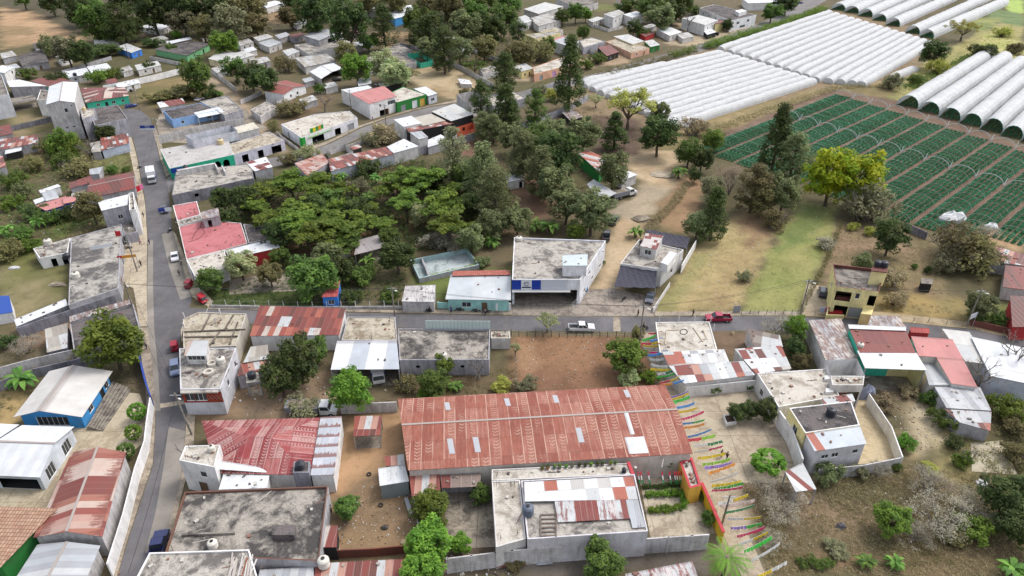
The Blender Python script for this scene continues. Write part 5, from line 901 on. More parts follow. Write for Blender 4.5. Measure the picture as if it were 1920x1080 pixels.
for k in range(9): t = MB(); a = P(958, 1032, 0).lerp(P(985, 1000, 0), k / 9); t.box((a.x, a.y, (.45 + k * .45) / 2), (1.1, .5, .45 + k * .45), .6); t.build('step', WHITE, st)
bld('red framed gateway roof beside the garden', [(1274, 866), (1298, 857), (1315, 910), (1293, 916)], 3.4, 'flat', wp(216, 170, 70), ROOFL, .3, .35, pm=REDP, name='gateway', cat='gateway'); bwall('yellow garden wall under the long hall eave', [(1186, 893), (1240, 889)], 3.0, wp(226, 176, 40)); bwall('narrow red pillar wall at the left of the yellow garden wall', [(1178, 866), (1187, 889)], 4.5, REDP, .5, base=False)
r = bwall('yellow lane wall with a red cap beside the bunting lane', [(1316, 905), (1336, 950), (1357, 998)], 2.3, wp(226, 186, 50), base=False)
m_ = MB(); pp = [P(*q, 2.32) for q in ((1316, 905), (1336, 950), (1357, 998))]
for a, b in zip(pp, pp[1:]): m_.beam(a, b, .45, .14)
m_.build('cap', REDP, r)
bld('tin canopy with red and white sheets propped over stairs', [(1472, 884), (1505, 867), (1531, 917), (1492, 922)], 3.2, 'open', None, tin((LT, RD3, WT, LT, RD), .9, 9, .25), over=.1, open_sides=(0, 1, 2, 3), name='stair_canopy', cat='canopy')
bwall('white lower curb wall of the lane yard by the tree planter', [(1283, 745), (1418, 731)], 2.3, WHITE); bld('white planter box under the three small trees', [(1356, 778), (1374, 776), (1382, 790), (1362, 794)], .7, 'flat', WHITE, plaster(A(90, 70, 54), .3), .15, name='planter', cat='planter', floor=False)
bld('tin roof with red streaks at the bottom edge left of the palm', [(1172, 1076), (1298, 1052), (1312, 1090), (1180, 1110)], 2.8, 'tin', GREYP, tin((LT, A(214, 206, 204), LT), 1, 9, .5, A(130, 54, 48)), over=.1, name='tin_roof_house')
# far upper right town
for lb, px, h, rk, rm, wm in [('cream roof house at the top between the dark trees', [(982, 17), (1022, 4), (1057, 12), (1010, 26)], 4.4, 'tin', LTIN, OFFW), ('grey flat roof block touching the top edge', [(1042, -3), (1086, -6), (1122, 4), (1090, 17)], 4.2, 'flat', ROOFG, BLKL), ('white end house of the upper cluster left side', [(965, 34), (985, 28), (1001, 38), (978, 46)], 4.2, 'tin', LTIN, WHITE),
  ('faded ribbed roof house in the upper cluster', [(992, 34), (1026, 26), (1053, 37), (1010, 49)], 4.2, 'tin', OTIN, OFFW), ('yellow walled house with a red trimmed flat roof', [(985, 65), (1035, 58), (1051, 62), (1006, 73)], 3.3, 'flat', ROOFC, YEL), ('pinkish red roof behind the grey upper room', [(1020, 79), (1058, 66), (1082, 70), (1040, 82)], 3.4, 'tin', PINKT, OFFW),
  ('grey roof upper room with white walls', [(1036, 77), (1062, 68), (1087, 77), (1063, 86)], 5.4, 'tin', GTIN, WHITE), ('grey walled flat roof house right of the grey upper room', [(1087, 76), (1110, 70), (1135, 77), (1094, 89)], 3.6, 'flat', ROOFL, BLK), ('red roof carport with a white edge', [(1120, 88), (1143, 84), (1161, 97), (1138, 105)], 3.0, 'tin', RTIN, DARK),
  ('long beige roof house before the green shop', [(1150, 68), (1178, 64), (1208, 77), (1186, 83)], 3.6, 'tin', LTIN, CREAM), ('pink walled flat house behind the roadside hedge', [(1136, 78), (1165, 70), (1218, 90), (1184, 99)], 3.0, 'flat', TERR, wp(220, 176, 150)), ('small green walled shop at the road', [(1208, 77), (1224, 74), (1238, 84), (1220, 88)], 3.0, 'tin', LTIN, GREEN),
  ('two storey villa with grey roof and white balcony', [(1132, 26), (1160, 18), (1171, 24), (1150, 34)], 6.4, 'tin', OTIN, WHITE), ('white two storey house with a bright tin roof', [(1168, 27), (1192, 21), (1207, 26), (1185, 33)], 5.6, 'tin', WTIN, WHITE), ('low grey roof porch left of the villa', [(1102, 37), (1120, 31), (1134, 34), (1112, 42)], 3.2, 'tin', LTIN, OFFW),
  ('white round edged roof house alone by the sand patch', [(1231, 55), (1256, 50), (1279, 60), (1256, 67)], 3.4, 'tin', WTIN, OFFW), ('tall white house with a pale roof near the school', [(1278, 34), (1310, 28), (1347, 38), (1322, 47)], 6.2, 'tin', LTIN, WHITE), ('yellow arched front house beside the tall white house', [(1336, 40), (1352, 36), (1358, 41), (1341, 45)], 5.0, 'tin', RTIN, YEL),
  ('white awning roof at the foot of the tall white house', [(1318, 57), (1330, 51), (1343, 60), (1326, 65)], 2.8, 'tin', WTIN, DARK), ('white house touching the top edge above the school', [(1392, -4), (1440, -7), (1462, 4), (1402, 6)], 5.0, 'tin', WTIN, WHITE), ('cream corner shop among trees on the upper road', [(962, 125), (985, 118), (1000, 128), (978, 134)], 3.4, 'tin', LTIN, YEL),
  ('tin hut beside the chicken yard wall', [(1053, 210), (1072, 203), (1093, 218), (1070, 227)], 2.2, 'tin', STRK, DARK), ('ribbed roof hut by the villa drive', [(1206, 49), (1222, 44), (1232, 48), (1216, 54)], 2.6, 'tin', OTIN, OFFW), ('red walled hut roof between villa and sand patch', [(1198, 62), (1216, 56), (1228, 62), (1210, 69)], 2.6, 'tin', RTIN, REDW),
  ('grey patched roof shed beside the round edged roof house', [(1268, 64), (1290, 60), (1302, 68), (1280, 73)], 2.6, 'tin', OTIN, OFFW), ('flat roof annex behind the pinkish red roof', [(1010, 58), (1042, 50), (1056, 56), (1024, 64)], 3.2, 'flat', TERR, OFFW), ('small white house beyond the lawn at the top', [(1155, -3), (1180, -6), (1190, 1), (1164, 5)], 3.6, 'tin', RTIN, OFFW), ('grey slab house by the dirt path above the green corner shop', [(470, 205), (500, 190), (520, 200), (488, 218)], 2.8, 'flat', ROOFC, BLKL), ('tin roof hut between cream house and dirt path', [(396, 128), (420, 120), (432, 128), (406, 137)], 2.6, 'tin', OTIN, GREYP), ('grey tin roof hut under the hip roof house', [(280, 72), (306, 66), (316, 72), (290, 79)], 2.4, 'tin', OTIN, GREYP), ('rusty hut beside the turquoise tower neighbour', [(196, 150), (216, 146), (222, 153), (202, 158)], 2.6, 'tin', RTIN, GREYP), ('white sheet roof pile house behind the long white wall', [(222, 128), (242, 123), (250, 130), (230, 136)], 2.4, 'tin', OTIN, OFFW), ('small grey roof shop left of the grey gable hall', [(515, 66), (536, 60), (545, 66), (524, 73)], 2.8, 'tin', GTIN, OFFW), ('grey roof house behind the minibus house', [(440, 78), (466, 72), (476, 79), (450, 86)], 3.0, 'tin', OTIN, OFFW), ('white gabled hut far left of the minibuses', [(455, 92), (474, 87), (482, 93), (462, 99)], 2.8, 'tin', WTIN, OFFW), ('tin roof shack above the walled yard', [(660, 80), (690, 73), (700, 80), (670, 88)], 2.6, 'tin', GTIN, GREYP), ('concrete roof house beside the walled yard', [(676, 112), (704, 104), (716, 114), (686, 122)], 2.8, 'flat', ROOFC, BLKL), ('white tin hut on the sandy yard slope', [(858, 147), (880, 150), (886, 158), (864, 157)], 1.8, 'tin', WTIN, OFFW), ('pale roof house left of the far panel fence', [(846, 92), (874, 86), (884, 95), (856, 101)], 2.8, 'tin', LTIN, OFFW), ('grey slab house above the turquoise yard room', [(784, 84), (806, 79), (818, 87), (796, 93)], 2.8, 'flat', ROOFG, BLKL), ('small house at the dirt track top, grey roof', [(545, 40), (570, 34), (580, 41), (555, 47)], 2.8, 'tin', GTIN, OFFW), ('white roof house on the clearing edge', [(104, 106), (126, 101), (134, 108), (112, 114)], 2.8, 'tin', LTIN, WHITE), ('tin roof house beside the red roofed white house', [(560, 186), (586, 178), (596, 186), (570, 195)], 2.6, 'tin', OTIN, GREYP), ('pale hut roof by the glossy tree', [(604, 158), (626, 153), (634, 160), (610, 166)], 2.6, 'tin', LTIN, OFFW), ('low grey hut near the path junction', [(566, 148), (582, 144), (590, 150), (572, 155)], 2.4, 'tin', GTIN, GREYP), ('rust roofed hut between grey hall and tall trees', [(650, 60), (672, 56), (680, 62), (656, 67)], 2.6, 'tin', RTIN, GREYP), ('white box hut under the far wood, left', [(372, 62), (394, 58), (400, 64), (378, 69)], 2.8, 'tin', LTIN, OFFW), ('white box hut under the far wood, right', [(408, 68), (432, 64), (438, 70), (414, 75)], 2.8, 'tin', WTIN, OFFW), ('pale slab house at the far lot fence', [(898, 128), (924, 122), (934, 132), (906, 138)], 2.8, 'flat', ROOFC, OFFW), ('white roof hut deep in the trees above the sandy yard', [(820, 72), (850, 67), (858, 75), (828, 80)], 3.0, 'tin', WTIN, OFFW), ('dark tin hut of the upper left slope', [(60, 82), (84, 76), (92, 84), (66, 90)], 2.6, 'tin', ROOFD, GREYP), ('pale roof house row end at the far left', [(0, 100), (22, 95), (32, 104), (4, 110)], 2.8, 'tin', OTIN, GREYP), ('grey roof house below the clearing at far left', [(8, 124), (30, 119), (38, 126), (12, 132)], 2.8, 'tin', GTIN, GREYP)]:
 bld(lb, px, h, rk, wm, rm, par=.25, over=.25, name='far_house', ops=([(2, .25, 1.1, 3.3, 1.3, 'window'), (2, .6, 1.1, 3.3, 1.3, 'window'), (1, .5, 1.2, 3.3, 1.2, 'window')] if h > 5 else []) + ([(2, .3, 1.1, .9, 1.2, 'window'), (2, .7, 1.0, 0, 2.1, 'door')] if h < 5 and h > 2.9 else []))
r = bld('row of shops with pink, purple and green doors on the upper road', [(1000, 126), (1060, 105), (1082, 118), (1002, 139)], 3.5, 'flat', wp(220, 170, 140), ROOFL, .2, ops=[(2, .15, 2.2, 0, 2.4, 'shutter'), (2, .45, 2.4, 0, 2.5, 'door', VIOL), (2, .65, 1.6, 0, 2.5, 'door', GREEN), (2, .88, 2.2, 0, 2.4, 'hole')], name='shop_row', cat='shop')
r = bld('long two storey school with dark flat roof and turquoise end', [(1312, 15), (1340, 8), (1418, 28), (1370, 39)], 6.4, 'flat', wp(230, 230, 230), ROOFD, .2, ops=[(3, s, 1.6, 3.6, 1.3, 'window') for s in (.15, .35, .55, .75)] + [(2, .3, 3, 3.4, 1.5, 'window'), (2, .7, 3, 3.4, 1.5, 'window'), (2, .5, 6, .8, 1.5, 'window')], name='school_building', cat='school'); boxpart(r, 'turquoise_band', [(1362, 36.5), (1370, 39.6), (1418.8, 28.3), (1418, 27.6), (1370, 38.8), (1363, 36)], 2.7, 3.3, wp(60, 180, 190))
boxpart(r, 'roof_tank_house', [(1378, 20), (1392, 17), (1400, 20), (1386, 24)], 6.2, 8.4, WHITE)
bwall('grey block wall in front of the low shed and chickens', [(969, 233), (1040, 209), (1104, 177)], 2.6, BLK, base=False); bwall('pale retaining wall along the upper road under trees', [(1012, 163), (1050, 150)], 2.4, BLK, base=False); bwall('grey wall of the villa drive', [(1110, 50), (1140, 60), (1168, 54)], 1.8, OFFW); bwall('grey wall beyond the crop rows behind the round tree', [(1704, 420), (1740, 436)], 2.0, BLKD, posts=3, base=False)
for l, p, h in [('grey wall along the dirt path below the cream house', [(398, 138), (420, 155), (444, 174)], 2.2), ('grey yard wall behind the red roof white house', [(452, 196), (492, 178)], 1.8), ('white low wall at the red roof white house porch', [(500, 192), (520, 196), (552, 184)], 1.4), ('grey wall below the row of white tin houses', [(150, 155), (200, 146)], 1.6), ('pale wall beside the minibus yard', [(452, 110), (476, 100)], 1.8), ('wall of the dark flat roof house in the bushes', [(14, 128), (60, 134), (90, 128)], 1.6), ('grey wall behind the glossy bright tree', [(690, 142), (716, 138), (738, 150)], 1.8), ('wall of the green walled roadside yard', [(1085, 92), (1130, 110), (1148, 104)], 1.8), ('grey wall beside the shop row of the upper road', [(1050, 96), (1086, 92)], 1.8), ('grey wall between the brown lot and the green shop', [(520, 252), (530, 262), (560, 284)], 1.2), ('roadside wall below the upper street', [(620, 290), (690, 266), (738, 250)], 1.3)]: bwall(l, p, h, BLKL)
# ---------------------------------------------------------------- vegetation: a few grown models of each kind, copied with their parts
def G_(r, g, b): return tuple(min(.5, v / .52) for v in lin((r, g, b)))
def cards(cen, n, rad, size, rr, flat=.6, up=.5, lv=None, asp=.55):
 """n leaf-sized faces in every clump; returns corner array and a light/dark value per face"""
 cen = np.asarray(cen, float); K = len(cen); N = K * n; g = np.random.default_rng(rr.randint(0, 10 ** 6))
 d = g.normal(size=(N, 3)); d /= np.linalg.norm(d, axis=1)[:, None]; rd = np.asarray(rad, float); rd = np.repeat(np.broadcast_to(rd, (K,)), n)
 off = d * (rd * g.uniform(.35, 1, N) ** .7)[:, None]; off[:, 2] *= flat; p = np.repeat(cen, n, 0) + off
 nm = d * .6 + g.normal(size=(N, 3)) * .45; nm[:, 2] = np.abs(nm[:, 2]) + up; nm /= np.linalg.norm(nm, axis=1)[:, None]
 t = np.cross(nm, g.normal(size=(N, 3))); t /= np.linalg.norm(t, axis=1)[:, None] + 1e-9; b = np.cross(nm, t); s = size * g.uniform(.6, 1.4, N)[:, None]
 q = np.stack([p - t * s, p - b * s * asp, p + t * s, p + b * s * asp], 1); base_lv = g.uniform(0, 1, K) if lv is None else np.asarray(lv)
 return q, np.clip(np.repeat(base_lv, n) * .75 + g.uniform(-.05, .32, N), 0, 1)
def leafmesh(name, parts, mat):
 Q = np.concatenate([p[0] for p in parts]); L = np.concatenate([p[1] for p in parts]); n = len(Q); me = bpy.data.meshes.new(name)
 me.vertices.add(n * 4); me.vertices.foreach_set('co', Q.astype('f').ravel()); me.loops.add(n * 4); me.loops.foreach_set('vertex_index', np.arange(n * 4, dtype='i'))
 me.polygons.add(n); me.polygons.foreach_set('loop_start', np.arange(0, n * 4, 4, dtype='i')); me.polygons.foreach_set('loop_total', np.full(n, 4, 'i'))
 a = me.attributes.new('lv', 'FLOAT', 'FACE'); a.data.foreach_set('value', L.astype('f')); me.update(); me.materials.append(mat); return me
BK, BKW, BKG = bark(), bark(A(176, 166, 150)), bark((.17, .15, .13))
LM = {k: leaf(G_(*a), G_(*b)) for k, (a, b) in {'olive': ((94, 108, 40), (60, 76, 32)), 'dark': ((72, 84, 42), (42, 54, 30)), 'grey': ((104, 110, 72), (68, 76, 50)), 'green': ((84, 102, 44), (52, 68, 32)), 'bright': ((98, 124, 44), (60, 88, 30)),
  'lime': ((136, 160, 30), (94, 120, 22)), 'dry': ((136, 124, 96), (98, 90, 68)), 'brown': ((108, 102, 66), (74, 72, 46)), 'pale': ((142, 152, 104), (104, 116, 78)), 'yellow': ((150, 148, 68), (108, 110, 50)), 'twig': ((150, 138, 122), (112, 102, 90)), 'ban': ((98, 126, 56), (58, 84, 38)), 'sage': ((118, 118, 88), (84, 84, 62)), 'pink': ((150, 126, 110), (118, 98, 86))}.items()}
def limbs(mb, tips, base, fork, r0, rr, n=10):
 for c in rr.sample(list(range(len(tips))), min(n, len(tips))):
  t = Vector(tips[c]); f = Vector((base[0], base[1], fork * rr.uniform(.75, 1.15))); m = f.lerp(t, .5) + Vector((rr.uniform(-.3, .3), rr.uniform(-.3, .3), -.15)); mb.tube([f, m, t], [r0 * .45, r0 * .3, r0 * .12], 5)
def twigs(mb, p, d, L, r, lvl, rr):
 q = p + d * L; mb.tube([p, p.lerp(q, .5) + Vector((rr.uniform(-1, 1), rr.uniform(-1, 1), rr.uniform(-.5, 1))) * L * .08, q], [r, r * .8, r * .6], 3 if lvl < 3 else 5, cap=False)
 if lvl == 0: return [q]
 out = []
 for k in range(rr.choice((2, 3, 3))):
  nd = (d + Vector((rr.gauss(0, .55), rr.gauss(0, .55), rr.gauss(.12, .35)))).normalized(); out += twigs(mb, p.lerp(q, rr.uniform(.6, 1)), nd, L * rr.uniform(.62, .85), r * .58, lvl - 1, rr)
 return out
PROT = {}
def grow(kind, seed):
 rr = rng(kind + str(seed)); T = MB(); parts = []; bk = BK
 if kind == 'round':      # W 6 H 6
  cs = []
  while len(cs) < 80:
   v = Vector((rr.gauss(0, 1), rr.gauss(0, 1), rr.gauss(.25, .8))).normalized() * rr.uniform(.62, 1.0); lob = 1 + .22 * math.sin(3 * math.atan2(v.y, v.x) + seed) + rr.uniform(-.1, .1)
   cs.append((v.x * 2.5 * lob, v.y * 2.5 * lob, 3.5 + v.z * 2.3 * lob))
  T.tube([(0, 0, -.1), (.1, .05, 1.2), (0, 0, 2.6)], [.24, .19, .14], 7); limbs(T, cs, (0, 0), 2.0, .22, rr, 14); parts.append(cards(cs, 60, [rr.uniform(.5, .9) for _ in cs], .2, rr, .75, .55))
 elif kind == 'spread':   # W 8 H 5 layered umbrella
  cs = [];
  for k in range(11):
   a = rr.uniform(0, 6.28); r = rr.uniform(.3, 3.1); z = 4.3 - .13 * r * r + rr.uniform(-.9, .35)
   for j in range(9): cs.append((r * math.cos(a) + rr.gauss(0, .62), r * math.sin(a) + rr.gauss(0, .62), z + rr.gauss(0, .14)))
  T.tube([(0, 0, -.1), (.15, 0, 1.2), (0, .1, 2.2)], [.2, .16, .13], 6); limbs(T, cs, (0, 0), 2.0, .2, rr, 18); parts.append(cards(cs, 52, [rr.uniform(.45, .75) for _ in cs], .2, rr, .38, .9))
 elif kind == 'tall':     # W 6 H 13 loose feathery
  cs = []
  for k in range(95):
   h = rr.uniform(.16, 1); w = 2.7 * (math.sin(math.pi * min(1, (h * .86 + .12))) ** .7) * rr.uniform(.25, 1.05) * (1 + .25 * math.sin(h * 17 + seed)); a = rr.uniform(0, 6.28); cs.append((w * math.cos(a), w * math.sin(a), 13 * h - .4))
  T.tube([(0, 0, -.1), (.15, .1, 4), (-.1, 0, 8.5), (0, 0, 12)], [.28, .22, .13, .04], 7)
  for c in rr.sample(cs, 26): T.tube([(0, 0, max(1, c[2] - 1.4)), (c[0] * .55, c[1] * .55, c[2] - .5), c], [.09, .06, .03], 4)
  parts.append(cards(cs, 60, [rr.uniform(.6, 1.15) for _ in cs], .21, rr, .8, .3, asp=.42))
 elif kind == 'conic':    # W 5 H 11 dense dark
  cs = []
  for k in range(110):
   h = rr.uniform(.08, 1) ** .85; w = 2.3 * (1 - h) ** .75 * rr.uniform(.55, 1.1) + .12; a = rr.uniform(0, 6.28); cs.append((w * math.cos(a), w * math.sin(a), 11 * h))
  T.tube([(0, 0, -.1), (0, 0, 6), (0, 0, 10.5)], [.25, .15, .04], 6); parts.append(cards(cs, 55, [rr.uniform(.5, .9) for _ in cs], .2, rr, .9, .25, asp=.4))
 elif kind == 'open':     # W 7 H 7 airy with visible limbs
  tp = []; T.tube([(0, 0, -.1), (.1, 0, .8), (.05, 0, 1.6)], [.26, .22, .2], 7)
  for k in range(6): a = k * 1.05 + rr.uniform(-.2, .2); tp += twigs(T, Vector((.05, 0, 1.5)), Vector((math.cos(a) * .75, math.sin(a) * .75, rr.uniform(.7, 1.2))).normalized(), 1.75, .13, 3, rr)
  parts.append(cards([tuple(p) for p in tp], 26, .5, .13, rr, .7, .4))
 elif kind == 'bare':     # W 6 H 5 twigs, hardly any leaf
  bk = BKG; tp = []
  for k in range(7): a = k * .9 + rr.uniform(-.3, .3); tp += twigs(T, Vector((rr.uniform(-.2, .2), rr.uniform(-.2, .2), 0)), Vector((math.cos(a) * .7, math.sin(a) * .7, rr.uniform(.7, 1.3))).normalized(), 1.45, .075, 4, rr)
  parts.append(cards([tuple(p) for p in tp], 7, .4, .09, rr, .8, .3, asp=.3))
 elif kind == 'dead':     # leafless tree with thick limbs
  bk = BKG; tp = []; T.tube([(0, 0, -.1), (.15, .1, 1), (.05, 0, 2)], [.28, .23, .2], 8)
  for k in range(4): a = k * 1.6 + rr.uniform(-.4, .4); tp += twigs(T, Vector((.05, 0, 1.9)), Vector((math.cos(a) * .6, math.sin(a) * .6, rr.uniform(.6, 1.1))).normalized(), 1.8, .13, 3, rr)
  parts.append(cards([tuple(p) for p in tp], 2, .3, .07, rr, .8, .3))
 elif kind in ('bush', 'drybush'):   # W 4 H 2.6
  cs = []
  for k in range(7):
   a, r, s = rr.uniform(0, 6.28), rr.uniform(.1, 1.35), rr.uniform(.5, .95)
   for j in range(9): v = Vector((rr.gauss(0, 1), rr.gauss(0, 1), rr.gauss(.3, .8))).normalized() * s; cs.append((r * math.cos(a) + v.x, r * math.sin(a) + v.y, max(.15, 1.0 + rr.uniform(-.2, .3) + v.z * .95)))
  for c in rr.sample(cs, 14): T.tube([(rr.uniform(-.3, .3), rr.uniform(-.3, .3), -.05), (c[0] * .6, c[1] * .6, c[2] * .6), c], [.06, .045, .02], 4)
  if kind == 'drybush':
   bk = BKG
   for k in range(8): a = rr.uniform(0, 6.28); twigs(T, Vector((rr.uniform(-.8, .8), rr.uniform(-.8, .8), 0)), Vector((math.cos(a) * .6, math.sin(a) * .6, 1)).normalized(), .95, .035, 3, rr)
  parts.append(cards(cs, 46 if kind == 'bush' else 26, [rr.uniform(.3, .55) for _ in cs], .12, rr, .8, .4))
 elif kind == 'topiary':  # W 2 H 2.2 clipped
  cs = [];
  for k in range(90): v = Vector((rr.gauss(0, 1), rr.gauss(0, 1), rr.gauss(.1, 1))).normalized(); cs.append((v.x * .82, v.y * .82, 1.25 + v.z * .82))
  T.tube([(0, 0, -.05), (0, 0, .9)], [.08, .06], 6); parts.append(cards(cs, 40, .17, .075, rr, .9, .4))
 elif kind in ('banana', 'palm'):
  P_ = kind == 'palm'; n = 22 if P_ else 9; q, lvv = [], []
  if P_: T.tube([(0, 0, -.1), (.1, .05, 2.2), (0, 0, 4.6)], [.26, .2, .16], 8)
  else:
   for k in range(3): T.tube([(rr.uniform(-.4, .4), rr.uniform(-.4, .4), -.05), (rr.uniform(-.25, .25), rr.uniform(-.25, .25), 1.5)], [.14, .1], 6)
  for st_ in range(1 if P_ else 3):
   bx, by = (0, 0) if P_ else (rr.uniform(-.6, .6), rr.uniform(-.6, .6))
   for k in range(n):
    a = k * 2.4 + rr.uniform(-.3, .3); L = (2.9 if P_ else 2.1) * rr.uniform(.8, 1.1); el = (rr.uniform(-.1, 1.1) if P_ else rr.uniform(.35, 1.2)); z0 = 4.6 if P_ else rr.uniform(1.2, 1.6); S = 9; pts = []
    for i in range(S + 1):
     f = i / S; ang = el - f * (1.5 if P_ else 1.7) * rr.uniform(.9, 1.1); p = (pts[-1] if pts else Vector((bx, by, z0))) + Vector((math.cos(a) * math.cos(ang), math.sin(a) * math.cos(ang), math.sin(ang))) * L / S; pts.append(p)
    sd = Vector((-math.sin(a), math.cos(a), 0)); lv_ = rr.uniform(0, 1)
    for i in range(S):
     f = i / S
     if P_:
      for s in (-1, 1):
       for e in range(5): p = pts[i].lerp(pts[i + 1], e / 5); w = .75 * math.sin(math.pi * min(.95, f * .8 + .18)); o = (sd * s + (pts[i + 1] - pts[i]).normalized() * .7).normalized() * w + Vector((0, 0, -.3 * w)); t2 = (pts[i + 1] - pts[i]) * .16; q.append([p, p + o * .5 + t2 * .2, p + o, p + o * .5 + t2]); lvv.append(min(1, max(0, lv_ + rr.uniform(-.2, .2))))
     else:
      w0, w1 = .34 * math.sin(math.pi * min(1, f * .92 + .06)), .34 * math.sin(math.pi * min(1, (f + 1 / S) * .92 + .06))
      for s in (-1, 1): q.append([pts[i], pts[i] + sd * s * w0 + Vector((0, 0, .06)), pts[i + 1] + sd * s * w1 + Vector((0, 0, .06)), pts[i + 1]]); lvv.append(min(1, max(0, lv_ + rr.uniform(-.12, .12))))
  parts.append((np.array([[tuple(v) for v in x] for x in q]), np.array(lvv)))
 tm = T.mesh('trunk', bk); cm = leafmesh('crown', parts, LM['green'])
 xy = np.concatenate([p[0].reshape(-1, 3) for p in parts]); w = float(np.percentile(np.hypot(xy[:, 0], xy[:, 1]), 97)) * 2; h = float(np.percentile(xy[:, 2], 99)); return tm, cm, w, h
KN = {'round': 'tree', 'spread': 'shade_tree', 'tall': 'tall_tree', 'conic': 'conifer', 'open': 'tree', 'bare': 'bare_shrub', 'dead': 'dead_tree', 'bush': 'bush', 'drybush': 'dry_bush', 'topiary': 'clipped_shrub', 'banana': 'banana_plant', 'palm': 'palm_tree'}
KC = {'bare': 'shrub', 'bush': 'bush', 'drybush': 'bush', 'topiary': 'shrub', 'banana': 'banana plant', 'palm': 'palm tree'}
WORD = {'olive': 'olive green', 'dark': 'dark green', 'grey': 'grey green', 'green': 'green', 'bright': 'bright green', 'lime': 'yellow green', 'dry': 'dry grey brown', 'brown': 'brownish olive', 'pale': 'pale green', 'yellow': 'yellowish', 'twig': 'grey twiggy', 'ban': 'green', 'sage': 'sage grey', 'pink': 'pinkish grey'}
KW = {'round': 'leafy tree', 'spread': 'spreading tree', 'tall': 'tall feathery tree', 'conic': 'tall dense conifer', 'open': 'airy tree', 'bare': 'bare shrub', 'dead': 'leafless tree', 'bush': 'bush', 'drybush': 'thin bush', 'topiary': 'round clipped shrub', 'banana': 'banana plant', 'palm': 'coconut palm'}
tcount = [0]
def tree(kind, cx, cy, wpx, loc, col='green', k=1.0, group=None, base=0.0):
 """kind of plant, its crown centre and crown width in the photo, where it stands"""
 if cy < 480 and cy > 90: wpx *= 1.13
 tcount[0] += 1; v = tcount[0] % 3; key = (kind, v)
 if key not in PROT: PROT[key] = grow(kind, v)
 tm, cm, w, h = PROT[key]; wm_ = wpx * mpp(cx, cy, 2.0); s = wm_ / w; H = h * s * k; fr = {'tall': .55, 'conic': .45, 'round': .6, 'spread': .8, 'open': .6, 'palm': .82}.get(kind, .5)
 wm_ = wpx * mpp(cx, cy, H * fr); s = wm_ / w; H = h * s * k; p = P(cx, cy, base + H * fr); rr = rng(cx * 7 + cy * 13)
 lab = loc if group and loc.startswith('=') is False and False else (WORD[col] + ' ' + KW[kind] + ' ' + loc)
 o = thing(KN[kind], lab, KC.get(kind, 'tree'), (p.x, p.y, base), rr.uniform(0, 6.28), group, world=False); o.scale = (s, s, s * k)
 for nm, me in (('trunk', tm), ('crown', cm)):
  c = bpy.data.objects.new(nm, me); C.objects.link(c); c.parent = o
  if nm == 'crown' and me.materials[0] is not LM[col]: c.material_slots[0].link = 'OBJECT'; c.material_slots[0].material = LM[col]
 return o
OR = 'in the dense orchard between the pink roofs and the truck yard'
for cx, cy, w in [(542, 335, 75), (497, 357, 68), (600, 342, 80), (635, 352, 52), (562, 388, 80), (518, 406, 74), (556, 412, 88), (640, 383, 64), (637, 412, 92), (576, 434, 80), (604, 424, 70), (705, 420, 66), (750, 327, 74), (795, 330, 84), (742, 352, 68), (760, 373, 74), (830, 378, 92), (848, 357, 58), (840, 415, 84), (478, 382, 56), (690, 392, 50)]: tree('spread', cx, cy, w, OR, 'olive', 1.0, 'olive shade trees of the orchard')
